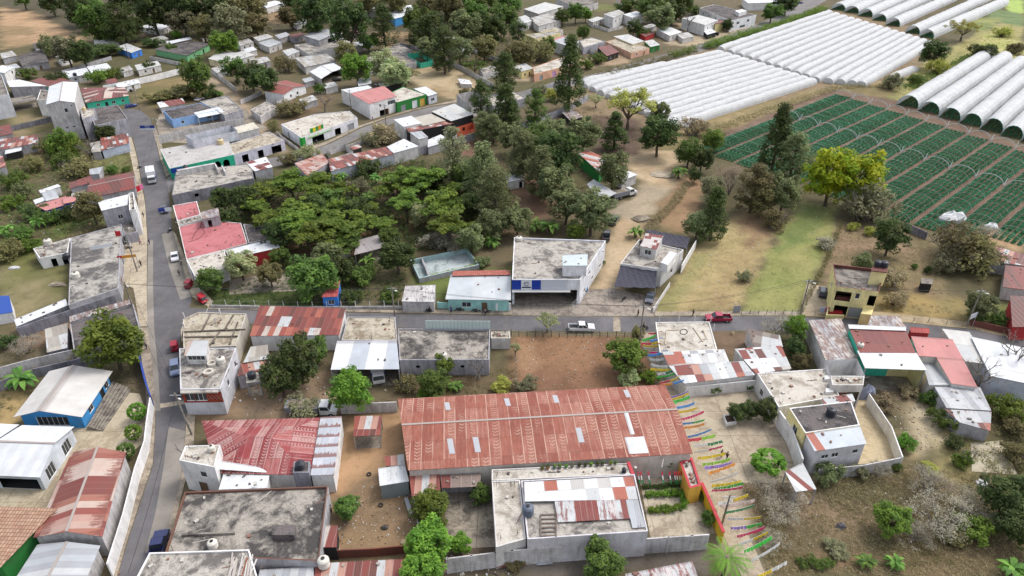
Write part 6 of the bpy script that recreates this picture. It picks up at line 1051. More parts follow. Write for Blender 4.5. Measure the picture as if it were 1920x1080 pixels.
for a in [('spread', 612, 367, 70, 'lit brightest in the middle of the orchard', 'green', .8), ('spread', 650, 447, 68, 'leaning over the open dark shelter', 'green', .8), ('round', 787, 402, 36, 'with a pale rounded crown beside the orchard path', 'pale', 1.2), ('bush', 668, 352, 44, 'in the gap between two halves of the orchard', 'sage'), ('banana', 692, 372, 34, 'in the middle of the orchard', 'ban'), ('banana', 705, 335, 26, 'below the rusty roof barn', 'ban'), ('banana', 640, 332, 24, 'under the peeling barn roof', 'ban'),
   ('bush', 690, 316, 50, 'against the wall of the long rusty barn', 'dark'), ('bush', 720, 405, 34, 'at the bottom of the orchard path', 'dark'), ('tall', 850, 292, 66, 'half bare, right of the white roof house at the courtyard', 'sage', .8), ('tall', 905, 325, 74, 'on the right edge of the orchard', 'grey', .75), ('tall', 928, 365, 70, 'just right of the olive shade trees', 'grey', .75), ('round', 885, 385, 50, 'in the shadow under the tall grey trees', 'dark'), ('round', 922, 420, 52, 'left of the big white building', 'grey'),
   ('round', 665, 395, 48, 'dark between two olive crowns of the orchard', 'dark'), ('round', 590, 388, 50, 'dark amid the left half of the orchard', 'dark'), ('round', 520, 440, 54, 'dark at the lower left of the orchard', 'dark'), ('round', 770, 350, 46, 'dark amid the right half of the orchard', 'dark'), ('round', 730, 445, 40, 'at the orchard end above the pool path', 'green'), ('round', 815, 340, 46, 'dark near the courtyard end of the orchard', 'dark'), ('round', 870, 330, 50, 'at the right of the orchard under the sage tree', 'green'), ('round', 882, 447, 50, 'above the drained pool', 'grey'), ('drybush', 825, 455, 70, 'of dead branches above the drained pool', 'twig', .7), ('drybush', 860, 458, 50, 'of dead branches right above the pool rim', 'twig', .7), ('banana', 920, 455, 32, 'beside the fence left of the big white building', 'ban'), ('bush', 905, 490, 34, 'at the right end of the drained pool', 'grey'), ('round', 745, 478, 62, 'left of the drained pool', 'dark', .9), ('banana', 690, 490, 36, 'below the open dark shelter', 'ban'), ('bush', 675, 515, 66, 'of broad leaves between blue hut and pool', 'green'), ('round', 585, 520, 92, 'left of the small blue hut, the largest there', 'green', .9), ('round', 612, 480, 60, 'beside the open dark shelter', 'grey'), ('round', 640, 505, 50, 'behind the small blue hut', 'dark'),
   ('round', 505, 512, 46, 'beside the driveway under the orchard', 'brown'), ('round', 527, 482, 42, 'right of the white tin hall', 'green'), ('round', 395, 524, 52, 'at the cream flat roof corner', 'green', .9), ('round', 450, 495, 60, 'behind the cream flat roof house', 'pale', .9), ('round', 418, 372, 44, 'behind the grey block house', 'dark'), ('round', 462, 372, 50, 'at the left end of the orchard', 'dark'), ('round', 428, 408, 34, 'right of the small stair house', 'dark'), ('bush', 730, 555, 42, 'left of the crumpled white roof hut', 'green'), ('bush', 660, 555, 46, 'right of the small blue hut', 'dark'),
   ('tall', 980, 290, 60, 'above the white tin hut', 'grey', .75), ('round', 1042, 290, 82, 'above the bananas of the clearing, largest there', 'dark', 1.2), ('tall', 1015, 320, 62, 'behind the white tin hut clearing', 'grey', .7), ('round', 1035, 342, 60, 'left of the blue grey shelter', 'grey', 1.1), ('round', 1062, 380, 68, 'above the dark bananas', 'grey'), ('round', 1110, 395, 74, 'beside the parked tanker truck', 'grey'), ('round', 970, 412, 52, 'at the far left of the big white roof', 'grey'), ('round', 1150, 318, 54, 'standing in the middle of the truck yard sheds', 'grey', 1.3), ('banana', 1005, 422, 40, 'in the dark row behind the big white building, left one', 'ban'), ('banana', 1028, 428, 40, 'in the dark row behind the big white building, right one', 'ban'), ('round', 1078, 432, 34, 'behind the middle of the big white roof', 'olive'), ('bush', 1130, 492, 14, 'against the side wall of the big white building', 'green', 1.6),
   ('banana', 1272, 325, 34, 'at the edge of the sandy truck yard', 'ban'), ('banana', 1193, 436, 30, 'by the shade cloth house at the drive', 'ban'), ('round', 1292, 283, 48, 'beyond the sandy truck yard, left of two', 'green'), ('round', 1316, 296, 40, 'beyond the sandy truck yard, right of two', 'dark'), ('round', 1303, 328, 24, 'small, on the slope beside the bananas', 'dark'), ('round', 1335, 352, 40, 'on the slope beside the pinkish shrub', 'sage', 1.2), ('bare', 1372, 335, 58, 'tall and feathery above the dry field', 'pink', 1.6), ('tall', 1415, 350, 70, 'between pinkish shrub and lawn', 'brown', .6), ('round', 1308, 420, 48, 'left of two at the top of the dry field', 'grey'), ('conic', 1338, 408, 52, 'at the top of the dry field', 'dark', .8),
   ('conic', 1455, 280, 56, 'at the corner of the crop rows, left of two', 'dark'), ('tall', 1488, 300, 70, 'at the corner of the crop rows, right of two', 'grey', .7), ('round', 1472, 362, 56, 'above the lawn', 'grey', 1.2), ('drybush', 1452, 412, 46, 'at the left edge of the lawn', 'brown', 1.2), ('round', 1430, 372, 46, 'left of the lawn top', 'brown', 1.2), ('bush', 1395, 518, 34, 'between dry field and lawn', 'sage', 1.2), ('drybush', 1548, 455, 34, 'on the fence line right of the lawn', 'twig'),
   ('round', 1562, 326, 84, 'at the field corner, left half of the pair', 'lime', 1.1), ('round', 1612, 330, 88, 'at the field corner with a pale leaning trunk', 'lime', 1.0), ('drybush', 1632, 378, 92, 'under the yellow green pair of trees', 'sage', 1.1), ('round', 1672, 440, 58, 'in front of the grey field wall', 'dark', 1.1), ('drybush', 1790, 455, 100, 'forming the left of the big thicket', 'brown', 1.2), ('drybush', 1828, 475, 90, 'forming the right of the big thicket', 'brown', 1.1), ('drybush', 1770, 490, 66, 'at the foot of the big thicket', 'sage'), ('bare', 1850, 440, 60, 'at the right end of the big thicket', 'twig'), ('round', 1618, 492, 40, 'behind the yellow house', 'grey'), ('drybush', 1672, 520, 60, 'right of the yellow house tank', 'dry', 1.2), ('drybush', 1680, 560, 50, 'on the yellow house field', 'dry'), ('bush', 1740, 505, 16, 'beside the tiny dark shed', 'dark', 1.6), ('bush', 1716, 500, 14, 'left of the tiny dark shed', 'green', 1.4),
   ('bush', 1600, 425, 24, 'small, below the grey thicket', 'yellow'), ('bush', 1634, 432, 24, 'small, left of the dark leafy tree', 'yellow'), ('round', 1840, 570, 56, 'by the road bend right of the yellow field', 'grey'), ('bush', 1835, 592, 44, 'low at the road wall', 'green'), ('bush', 1872, 598, 36, 'in front of the dark brown roof house', 'green')]: tree(*a)
for a in [('tall', 902, 190, 46, 'behind the roofless block shell', 'dark', .8), ('conic', 948, 212, 52, 'right of the roofless block shell', 'dark', .7), ('tall', 905, 236, 42, 'beside the orange walled room', 'grey', .6), ('tall', 925, 240, 40, 'second right of the orange walled room', 'grey', .6), ('conic', 1068, 148, 58, 'standing alone at the tunnel corner, tallest there', 'dark', .95), ('tall', 1003, 200, 44, 'at the grey chicken yard wall', 'green', .7), ('tall', 960, 215, 40, 'at the left end of the chicken yard wall', 'dark', .7), ('open', 1118, 188, 30, 'small, at the wall end by the tunnels', 'pale'), ('open', 1180, 200, 88, 'large and wide in front of the tunnels', 'yellow', .95), ('conic', 1153, 250, 46, 'under the large yellowish airy tree', 'dark', .55), ('round', 1236, 250, 64, 'at the tunnel ends right of the airy tree', 'dark', 1.0), ('round', 1240, 212, 36, 'slim, above the dark leafy tree at the tunnel ends', 'grey', 1.2), ('drybush', 1300, 240, 56, 'at the lower tunnel end', 'dry'), ('round', 1095, 252, 60, 'in front of the low shed, middle one', 'grey'), ('round', 1035, 252, 62, 'in front of the low shed, left one', 'grey'), ('round', 1000, 262, 58, 'in front of the low shed, leftmost', 'green'), ('round', 965, 256, 50, 'left of the grove in front of the low shed', 'grey'), ('round', 1340, 262, 40, 'at the upper corner of the crop rows', 'olive'),
   ('bush', 1038, 178, 30, 'beside the tall conifer, yellow leaved', 'yellow', 1.2), ('bush', 1012, 168, 30, 'with blue grey leaves at the road wall', 'sage'), ('round', 1752, 98, 46, 'in the field gap between tunnels', 'dark'), ('bush', 1757, 126, 36, 'like tall grass in the field gap between tunnels', 'yellow', 1.2), ('open', 1808, 55, 62, 'by the two upper tunnels at right', 'yellow', .8), ('bush', 1674, 152, 38, 'on the dry bank between the tunnels', 'sage', 1.1), ('bush', 1720, 150, 30, 'at the bank corner of the tunnels', 'green'), ('bush', 1880, 60, 40, 'in the bright upper right field', 'yellow', .8), ('bush', 1905, 90, 40, 'at the right edge of the upper field', 'brown', .8), ('bush', 1845, 95, 50, 'in the ditch above the right tunnels', 'dark', .8),
   ('round', 365, 140, 50, 'standing in the overgrown lot', 'green', 1.2), ('bush', 386, 166, 32, 'low in the overgrown lot', 'dark'), ('bush', 410, 176, 18, 'small at the lot corner by the path', 'bright'), ('round', 418, 80, 54, 'with a glossy dome right of the dark grey house', 'bright', .8), ('round', 440, 128, 42, 'in the yard below the cream house', 'green'), ('round', 470, 140, 50, 'in the yard left of the red roof white house', 'dark', .9), ('round', 495, 150, 50, 'touching the red roof white house', 'dark', .9), ('round', 668, 128, 54, 'glossy, in the middle of the upper houses', 'bright', 1.0), ('round', 720, 118, 52, 'behind the glossy bright tree', 'pale'), ('round', 738, 138, 56, 'with whitish leaves beside the sandy yard', 'pale', .8), ('open', 765, 140, 40, 'at the edge of the sandy yard', 'brown', .7), ('round', 650, 98, 38, 'beside the concrete terrace house', 'brown'), ('drybush', 537, 120, 40, 'at the dirt path above the red roof house', 'brown', 1.2), ('dead', 608, 190, 40, 'in the brown lot behind the green shop', 'twig', .9), ('drybush', 545, 200, 60, 'below the red roof white house', 'brown', .8), ('drybush', 515, 236, 26, 'at the left wall of the green shop', 'brown', 1.2), ('drybush', 715, 250, 56, 'below the upper street, wide', 'dry', 1.0), ('drybush', 690, 262, 40, 'below the upper street, smaller', 'sage', 1.0), ('dead', 842, 112, 46, 'beside the white descending wall', 'twig', .8), ('open', 890, 125, 42, 'in the far lot by the panel fence', 'green', .7), ('bush', 575, 290, 46, 'with whitish leaves above the peeling barn', 'pale'), ('bush', 540, 300, 34, 'with reddish tips at the orchard corner', 'brown'), ('bush', 600, 165, 26, 'at the path beside the garage shed', 'green'), ('bush', 870, 172, 24, 'on the sandy yard edge', 'brown', .8),
   ('round', 197, 248, 32, 'before the dark roof block house', 'dark', .9), ('bush', 112, 268, 56, 'at the foot of the grey tower, left', 'olive', 1.4), ('bush', 130, 278, 50, 'at the foot of the grey tower, right', 'olive', 1.3), ('bush', 88, 275, 40, 'on the slope left of the tower foot', 'brown'), ('dead', 166, 280, 36, 'beside the rusty roof house at the bend', 'twig', 1.1), ('bush', 122, 300, 46, 'on the hillside below the tower', 'green', 1.0), ('bush', 62, 308, 46, 'in front of the brown roof at the left', 'brown'), ('drybush', 148, 313, 60, 'wide and low above the rusty houses', 'brown', .8), ('bush', 22, 340, 50, 'low at the left edge hillside', 'green'), ('bush', 40, 358, 44, 'second at the left edge hillside', 'grey', 1.1), ('bush', 22, 378, 40, 'third at the left edge hillside', 'olive'), ('bush', 64, 395, 52, 'below the pink roof house', 'dark', .8), ('bush', 92, 408, 46, 'in front of the blue pink roof house', 'green'), ('bush', 118, 402, 36, 'beside the raised pink roof', 'dark'), ('round', 170, 385, 50, 'left of the tall grey block house', 'brown', 1.1), ('bush', 150, 400, 36, 'under the brownish tree', 'brown'), ('banana', 72, 418, 32, 'bright on the left hillside', 'ban'), ('banana', 12, 432, 34, 'at the left edge hillside', 'ban'), ('bush', 38, 440, 50, 'above the white outbuilding', 'green'), ('bush', 12, 470, 50, 'left of the white outbuilding', 'brown'), ('bush', 212, 318, 24, 'in the street garden, left', 'green'), ('bush', 236, 318, 18, 'in the street garden, right', 'green'), ('bush', 55, 460, 34, 'beside the white outbuilding tank', 'olive'),
   ('bush', 100, 88, 54, 'beside the dark flat roof house, left', 'grey', 1.3), ('round', 124, 92, 48, 'beside the dark flat roof house, bare one', 'sage'), ('round', 155, 98, 44, 'right of the sage tree at the far left', 'dark'), ('bush', 190, 95, 60, 'as a dark hedge by the column house', 'dark', .6), ('bush', 285, 80, 44, 'behind the bright blue house', 'dark', .7), ('bush', 322, 92, 24, 'in front of the dark grey house', 'green', 1.2), ('bush', 180, 145, 40, 'before the white row houses', 'olive'), ('bush', 212, 138, 34, 'right of the white row houses', 'olive'), ('bush', 280, 125, 26, 'before the white shed by the long wall', 'dark'), ('bush', 50, 138, 34, 'before the white house at the left edge', 'green'), ('bush', 330, 65, 24, 'like a banana clump by the hip roof house', 'bright', 1.2), ('bush', 100, 148, 40, 'behind the tower roof', 'dark', .8), ('bush', 395, 178, 30, 'dark at the lower lot', 'dark'), ('bush', 300, 180, 60, 'of weeds on the overgrown lot', 'brown', .5), ('bush', 345, 172, 70, 'of weeds in the middle of the overgrown lot', 'brown', .45)]: tree(*a)
WOOD_ = [('round', 150, 22, 64, 'dark', 1.1), ('round', 178, 36, 80, 'green', 1.0), ('tall', 225, 35, 78, 'dark', .7), ('round', 285, 18, 84, 'dark', 1.1), ('round', 338, 14, 84, 'dark', 1.1), ('round', 392, 16, 84, 'dark', 1.1), ('round', 432, 40, 78, 'sage', 1.0), ('round', 462, 14, 78, 'brown', 1.1), ('round', 345, 40, 62, 'sage', .9), ('round', 95, 0, 54, 'dark', 1.0), ('round', 40, -10, 50, 'green', 1.0), ('round', 205, 58, 56, 'green', .9), ('round', 380, 52, 60, 'brown', .9), ('round', 186, 60, 44, 'green', .9), ('round', 248, 50, 50, 'dark', 1.0), ('round', 480, 45, 60, 'brown', .8), ('round', 150, 4, 80, 'dark', 1.0), ('round', 250, 0, 80, 'dark', 1.0), ('round', 330, -8, 80, 'dark', 1.0), ('round', 430, 0, 80, 'brown', 1.0), ('round', 545, 30, 60, 'brown', .8), ('round', 552, 5, 60, 'dark', .9),
   ('round', 588, 26, 90, 'dark', 1.1), ('round', 655, 44, 96, 'dark', 1.25), ('tall', 718, 48, 66, 'dark', .7), ('round', 782, 38, 64, 'green', 1.0), ('tall', 776, 62, 40, 'dark', .7), ('round', 812, 55, 76, 'dark', 1.1), ('round', 838, 14, 76, 'brown', 1.1), ('round', 872, 52, 80, 'grey', 1.0), ('round', 892, 30, 66, 'green', 1.0), ('round', 926, 54, 62, 'dark', 1.1), ('round', 945, 36, 66, 'green', 1.1), ('round', 908, 88, 62, 'brown', .8), ('tall', 832, 92, 62, 'dark', .7), ('round', 800, 90, 52, 'grey', .9), ('round', 862, 92, 56, 'grey', .9), ('round', 735, 2, 66, 'brown', .9), ('round', 805, 4, 66, 'brown', .9), ('round', 858, 4, 66, 'dark', .9), ('round', 905, 4, 66, 'green', .9), ('round', 955, 4, 60, 'green', .9), ('tall', 946, 140, 62, 'dark', .7), ('tall', 972, 70, 50, 'dark', .75), ('round', 690, 8, 60, 'brown', .8), ('round', 620, 2, 70, 'dark', .9), ('round', 690, 78, 44, 'green', .8), ('bush', 590, 50, 40, 'green', .8), ('round', 965, 100, 50, 'brown', .9)]
for k, (kd, x, y, w, c_, kk) in enumerate(WOOD_): tree(kd, x, y, w * .88, 'in the far wood along the top edge above the town', c_, kk, 'trees of the far wood')
for a in [('round', 1080, 22, 34, 'in front of the grey block at the top edge', 'green'), ('round', 1098, 26, 26, 'by the lawn at the top edge', 'bright'), ('round', 1188, 50, 30, 'beside the white two storey house', 'dark'), ('round', 1240, 32, 60, 'behind the round edged roof house', 'grey', .8), ('round', 1262, 22, 50, 'left of the tall white house', 'dark', .8), ('round', 1225, 12, 60, 'behind the villa', 'green', .8), ('round', 1270, 6, 60, 'at the top edge left of the school', 'green', .8), ('dead', 1292, 40, 24, 'in front of the tall white house', 'twig', 1.6), ('round', 1364, 45, 22, 'before the school turquoise end', 'dark'), ('round', 1448, 22, 40, 'right of the school', 'green', .8), ('round', 1475, 5, 50, 'at the road beyond the school', 'dark', .8), ('drybush', 1000, 95, 70, 'below the yellow walled house', 'brown', .9), ('round', 1028, 85, 34, 'beside the pinkish red roof', 'green'), ('round', 1095, 60, 28, 'left of the red roof carport', 'green'), ('round', 985, 100, 40, 'above the cream corner shop', 'brown'), ('bush', 1120, 110, 40, 'before the red roof carport', 'green', .8), ('bush', 1100, 120, 26, 'at the upper road by the carport', 'olive'), ('bush', 1205, 62, 30, 'in the villa garden', 'green'), ('bush', 1302, 20, 40, 'at the top behind the tall white house', 'green', .8), ('bush', 1180, 8, 60, 'at the lawn on the top edge', 'green', .7), ('round', 1055, 30, 30, 'between cream and villa houses', 'green')]: tree(*a)
NEAR = [('round', 207, 640, 114, 'with a wide crown behind the blue school', 'olive', .95), ('bush', 10, 640, 44, 'at the left edge by the yard wall', 'dark'), ('bare', 48, 648, 62, 'left of the faded lean-to', 'twig', .7), ('banana', 42, 712, 62, 'behind the blue school', 'ban'), ('topiary', 257, 774, 33, 'by the compound wall, topmost of three', 'bright'), ('topiary', 250, 813, 30, 'by the compound wall, middle of three', 'bright'), ('topiary', 236, 848, 32, 'by the compound wall, lowest of three', 'green'), ('bare', 150, 668, 50, 'behind the lower yard wall', 'twig', .8),
  ('round', 558, 668, 82, 'beside the patchwork roof, tallest of three', 'dark', 1.25), ('round', 524, 706, 74, 'right of the black tank stand', 'dark', 1.05), ('round', 590, 655, 48, 'just left of the open garage', 'green', 1.2), ('round', 656, 728, 78, 'in front of the open garage', 'bright', 1.15), ('drybush', 560, 765, 84, 'left of the white truck cab', 'sage', .8), ('drybush', 762, 718, 46, 'behind the left end of the long hall', 'brown', 1.1), ('round', 815, 715, 60, 'below the wide grey roof, larger', 'green', .9), ('bush', 798, 738, 44, 'below the wide grey roof, low', 'bright'), ('round', 832, 684, 42, 'against the wall of the wide grey roof', 'olive', 1.0), ('dead', 898, 690, 62, 'behind the long hall', 'twig', 1.0), ('banana', 856, 726, 34, 'behind the long hall', 'ban', .7), ('bush', 940, 722, 44, 'of spiky leaves at the brown lot corner', 'yellow', .7), ('open', 966, 655, 22, 'thin, on the left edge of the brown lot', 'pale', 1.4), ('bush', 985, 720, 52, 'at the near left of the brown lot', 'sage', .8),
  ('open', 1026, 605, 46, 'by the roadside fence of the brown lot', 'pale', 1.0), ('round', 1170, 665, 76, 'at the right end of the brown lot', 'olive', .85), ('bush', 1196, 690, 44, 'at the foot of the round tree by the lane', 'brown'), ('bush', 1180, 710, 44, 'with grey leaves behind the long hall', 'pale'), ('bush', 1217, 708, 40, 'beside the lane behind the long hall', 'bright', 1.0), ('round', 1196, 625, 26, 'slim, at the lane pole', 'brown', 1.2), ('round', 1383, 771, 38, 'in the white planter, left of three', 'dark'), ('round', 1408, 768, 36, 'in the white planter, middle of three', 'dark'), ('round', 1437, 767, 44, 'right of the white planter, last of three', 'dark'), ('bare', 1462, 612, 74, 'behind the weathered roof by the road', 'twig', .9), ('round', 1494, 612, 44, 'at the road left of the grey streaked roof', 'bright', 1.2), ('bush', 1492, 648, 50, 'between patched and grey streaked roofs', 'dark', 1.4), ('bush', 1505, 675, 40, 'at the corner of the cream roof house', 'brown', 1.2), ('bush', 1338, 730, 26, 'on the white yard wall, left one', 'green', 1.2), ('bush', 1405, 725, 22, 'on the white yard wall, right one', 'green', 1.2),
  ('round', 652, 950, 50, 'alone on the sandy yard', 'green', .8), ('round', 810, 950, 72, 'beside the concrete court, dense and dark', 'olive', .95), ('round', 806, 1012, 86, 'at the bottom left of the court, upper pine', 'bright', .9), ('round', 792, 1064, 84, 'at the bottom edge, lower pine', 'bright', .9), ('round', 901, 926, 40, 'in the corner of the concrete court', 'green', 1.0), ('round', 864, 1018, 42, 'in front of the grey panel wall end', 'bright', .9), ('round', 1128, 1054, 82, 'below the grey panel wall', 'green', .95), ('palm', 1362, 1046, 92, 'at the bottom of the bunting lane', 'bright', .8), ('round', 1254, 862, 40, 'at the garden corner of the long hall', 'green', 1.0), ('bush', 1330, 968, 34, 'against the yellow lane wall', 'green', 1.4), ('bush', 1318, 930, 22, 'behind the red gateway', 'green', 1.6), ('topiary', 1440, 868, 64, 'broad and low, beside the lane yard', 'bright', .55),
  ('bush', 1556, 884, 58, 'below the pale blue roof room, left', 'grey', 1.1), ('bush', 1612, 882, 40, 'below the pale blue roof room, middle', 'sage', 1.1), ('bush', 1677, 874, 28, 'under the stained wall corner', 'green', 1.1), ('bush', 1697, 828, 38, 'right of the sand yard wall', 'bright', 1.3), ('bare', 1650, 882, 46, 'below the stained wall', 'twig', 1.0), ('round', 1674, 975, 66, 'on the dry slope, alone', 'olive', 1.0), ('bare', 1742, 905, 96, 'upper one of the grey thicket', 'twig', .9), ('bare', 1762, 968, 120, 'largest of the grey thicket', 'twig', .8), ('bare', 1812, 940, 96, 'right one of the grey thicket', 'twig', .8), ('bare', 1716, 1000, 80, 'lowest of the grey thicket', 'twig', .7), ('bush', 1822, 992, 76, 'under the right of the grey thicket', 'olive', 1.0), ('bush', 1790, 1010, 50, 'at the bottom of the grey thicket', 'brown', 1.0), ('round', 1888, 930, 92, 'at the right edge, dense', 'dark', 1.0), ('round', 1910, 985, 80, 'at the right edge, lower', 'dark', .9), ('banana', 1627, 1056, 40, 'at the bottom edge, left one', 'ban', .9), ('banana', 1676, 1056, 40, 'at the bottom edge, right one', 'ban', .9), ('banana', 1900, 1070, 60, 'at the bottom right corner', 'ban', .9), ('bush', 1532, 1054, 40, 'low at the bottom edge, middle', 'green', .7), ('bush', 1506, 1056, 26, 'low at the bottom edge, left', 'green', .7), ('bush', 1556, 1056, 24, 'low at the bottom edge, right', 'green', .7),
  ('dead', 1815, 858, 44, 'with two forks beside the pale slab', 'twig', 1.0), ('bare', 1440, 918, 84, 'right of the bunting lane', 'twig', .8), ('bare', 1462, 960, 80, 'second right of the bunting lane', 'twig', .7), ('bare', 1452, 1008, 70, 'third right of the bunting lane', 'twig', .6), ('bush', 1742, 745, 36, 'left of the stained grey roof', 'green', 1.3), ('bush', 1768, 785, 60, 'in front of the rusty roof end', 'green', 1.0), ('bush', 1790, 830, 44, 'on the bank by the pale slab, upper', 'dark', 1.1), ('bush', 1805, 862, 40, 'on the bank by the pale slab, lower', 'olive', 1.1), ('bush', 1885, 765, 76, 'right of the stained roofs', 'olive', 1.0), ('bush', 1905, 800, 60, 'at the right edge beside the pale slab', 'brown', 1.0), ('drybush', 1905, 850, 60, 'at the right edge above the dark tree', 'brown', 1.0), ('dead', 1845, 705, 86, 'in front of the salmon pink roofs', 'twig', 1.2), ('dead', 1905, 668, 84, 'in front of the white roof hall', 'twig', 1.1), ('bush', 1655, 752, 50, 'on the rubble below the yellow porch', 'dry', .8), ('bush', 1705, 735, 40, 'on the rubble, right part', 'dry', .8), ('bush', 1745, 880, 40, 'on the dry grass below the rubble', 'yellow', .6), ('bush', 1570, 1030, 50, 'thin on the dry slope', 'sage', .5), ('drybush', 955, 1050, 60, 'low before the panel wall', 'brown', .5)]
for a in NEAR: tree(*a)
# hedges, clipped and wild
def hedge(label, px, w, h, col, size=.1, dens=26, clip=False, name='hedge'):
 pts = [P(*p) for p in px]; c = sum(pts, Vector()) / len(pts); rr = rng(label); cs = []
 for a, b in zip(pts, pts[1:]):
  L = (b - a).length; n = max(4, int(L * w * (16 if clip else 7 if w < 4 else 1.6))); d = (b - a).normalized(); s = Vector((-d.y, d.x, 0))
  for k in range(n): p = a.lerp(b, rr.random()) + s * rr.uniform(-.5, .5) * w; cs.append((p.x - c.x, p.y - c.y, rr.uniform(.1, 1) * h * (1 if clip else rr.uniform(.6, 1.2))))
 o = bpy.data.objects.new(name, leafmesh(name, [cards(cs, dens, .38 if clip else .6 * h / 2, size * (1.3 if clip else 1), rr, .8, .4, asp=.55 if clip else .3)], LM[col])); C.objects.link(o); o.location = c; tag(o, label, 'hedge'); return o
hedge('clipped green hedge, far arm of the garden bed', [(1208, 930), (1285, 927)], .8, .9, 'bright', clip=True); hedge('clipped green hedge, near arm of the garden bed', [(1218, 961), (1278, 955)], .8, .9, 'bright', clip=True); hedge('short clipped green hedge closing the garden bed at right', [(1283, 930), (1282, 955)], .8, .9, 'bright', clip=True)
hedge('yellow flowering hedge along the drained pool', [(805, 522), (850, 512), (905, 497)], .9, .8, 'yellow', clip=True); hedge('dark garden hedge strip under the hanging streamers', [(1205, 915), (1275, 911)], .6, .4, 'dark', clip=True)
hedge('reed hedge between upper road and tunnels, left stretch', [(1120, 150), (1190, 133), (1255, 116)], 5, 3.2, 'brown', .32, 20); hedge('reed hedge between upper road and tunnels, middle stretch', [(1255, 110), (1305, 95)], 5, 3.2, 'olive', .32, 20); hedge('long tall reed hedge between the school road and tunnels', [(1322, 92), (1440, 60), (1545, 22)], 6, 4.0, 'olive', .35, 22)
hedge('dry grass hedge on the bank below the low tunnels', [(1330, 248), (1450, 205), (1570, 165), (1680, 160)], 5, 1.2, 'dry', .22, 16); hedge('green weed strip along the right tunnels ditch', [(1700, 168), (1760, 140), (1840, 98)], 6, 1.6, 'green', .22, 18); hedge('wild hedge on the fence line right of the lawn', [(1578, 418), (1555, 480), (1500, 588)], 1.0, .9, 'brown', .12, 18); hedge('dry hedge along the sandy drive of the truck yard', [(1290, 345), (1262, 385), (1225, 420), (1215, 440)], 2.5, 1.3, 'dry', .14, 22)
# ground cover nobody could count
def cover(name, label, px, n, col, hmax, size=.12, rad=.5, k=12, seed=1):
 poly = [tuple(P(*q))[:2] for q in px]; g = np.random.default_rng(seed); xs, ys = [p[0] for p in poly], [p[1] for p in poly]; pts = np.stack([g.uniform(min(xs), max(xs), n * 3), g.uniform(min(ys), max(ys), n * 3)], 1)
 m = inside(poly, pts[:, 0], pts[:, 1]) & (fbm(pts[:, 0], pts[:, 1], 7, seed) > -.12 + g.uniform(-.15, .1, len(pts))); pts = pts[m][:n]; cs = np.concatenate([pts, g.uniform(.05, 1, (len(pts), 1)) ** 1.5 * hmax], 1)
 o = bpy.data.objects.new(name, leafmesh(name, [cards(cs, k, rad, size, rng(seed), .5, .5)], LM[col])); C.objects.link(o); o['kind'] = 'stuff'; o['label'] = label; return o
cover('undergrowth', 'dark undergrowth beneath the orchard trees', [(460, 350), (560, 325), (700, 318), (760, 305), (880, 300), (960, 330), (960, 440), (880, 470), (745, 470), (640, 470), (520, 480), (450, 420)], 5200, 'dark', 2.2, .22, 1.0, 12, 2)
cover('undergrowth', 'garden undergrowth along the north side of the main road', [(395, 548), (560, 505), (760, 490), (765, 560), (600, 572), (400, 574)], 900, 'dark', .7, .13, .5, 14, 3)
cover('undergrowth', 'green weeds on the left hillside', [(0, 260), (240, 268), (250, 330), (190, 430), (60, 470), (0, 500)], 1900, 'brown', .8, .16, .6, 10, 4); cover('undergrowth', 'greener weeds on the left hillside', [(0, 300), (130, 300), (200, 400), (100, 450), (0, 490)], 900, 'green', 1.0, .17, .6, 10, 5)
cover('grass', 'dry grass tufts on the lower right slope', [(1390, 905), (1540, 880), (1720, 870), (1860, 900), (1920, 960), (1920, 1080), (1440, 1080)], 4200, 'dry', .3, .07, .35, 12, 6); cover('grass', 'olive grass on the lower right slope', [(1420, 960), (1560, 900), (1720, 880), (1820, 960), (1800, 1060), (1440, 1075)], 2200, 'brown', .28, .07, .4, 12, 7)
cover('undergrowth', 'far brush among the upper town', [(150, 10), (960, 0), (960, 160), (700, 80), (560, 50), (400, 60), (180, 100)], 3400, 'brown', 1.6, .3, 1.3, 12, 8); cover('grass', 'dry weeds round the yellow house', [(1570, 420), (1740, 440), (1800, 590), (1660, 585), (1540, 500)], 1100, 'dry', .3, .09, .4, 12, 9)
cover('undergrowth', 'dark brush at the right edge', [(1740, 760), (1920, 740), (1920, 1000), (1840, 1010), (1790, 880)], 800, 'brown', .9, .12, .6, 14, 10); cover('undergrowth', 'weeds behind the long hall', [(745, 705), (965, 690), (965, 735), (750, 745)], 380, 'brown', .5, .09, .4, 14, 11); cover('grass', 'rough grass on the lawn', [(1500, 380), (1572, 390), (1500, 585), (1385, 585), (1445, 470)], 900, 'green', .12, .06, .4, 10, 12); cover('grass', 'pale straw on the dry field', [(1290, 480), (1400, 400), (1445, 470), (1385, 585), (1230, 585)], 900, 'dry', .14, .07, .4, 10, 13)
cover('undergrowth', 'green brush between chicken yard and truck yard', [(850, 270), (1100, 200), (1230, 260), (1160, 300), (1060, 400), (960, 340)], 700, 'brown', .9, .2, .9, 10, 14); cover('undergrowth', 'brush behind the tunnels at the upper right', [(1690, 160), (1750, 110), (1900, 40), (1920, 130), (1860, 100)], 700, 'yellow', .9, .25, .9, 10, 15); cover('undergrowth', 'weeds in the left compound', [(0, 665), (260, 625), (265, 740), (120, 690), (0, 790)], 450, 'brown', .5, .1, .4, 12, 16)
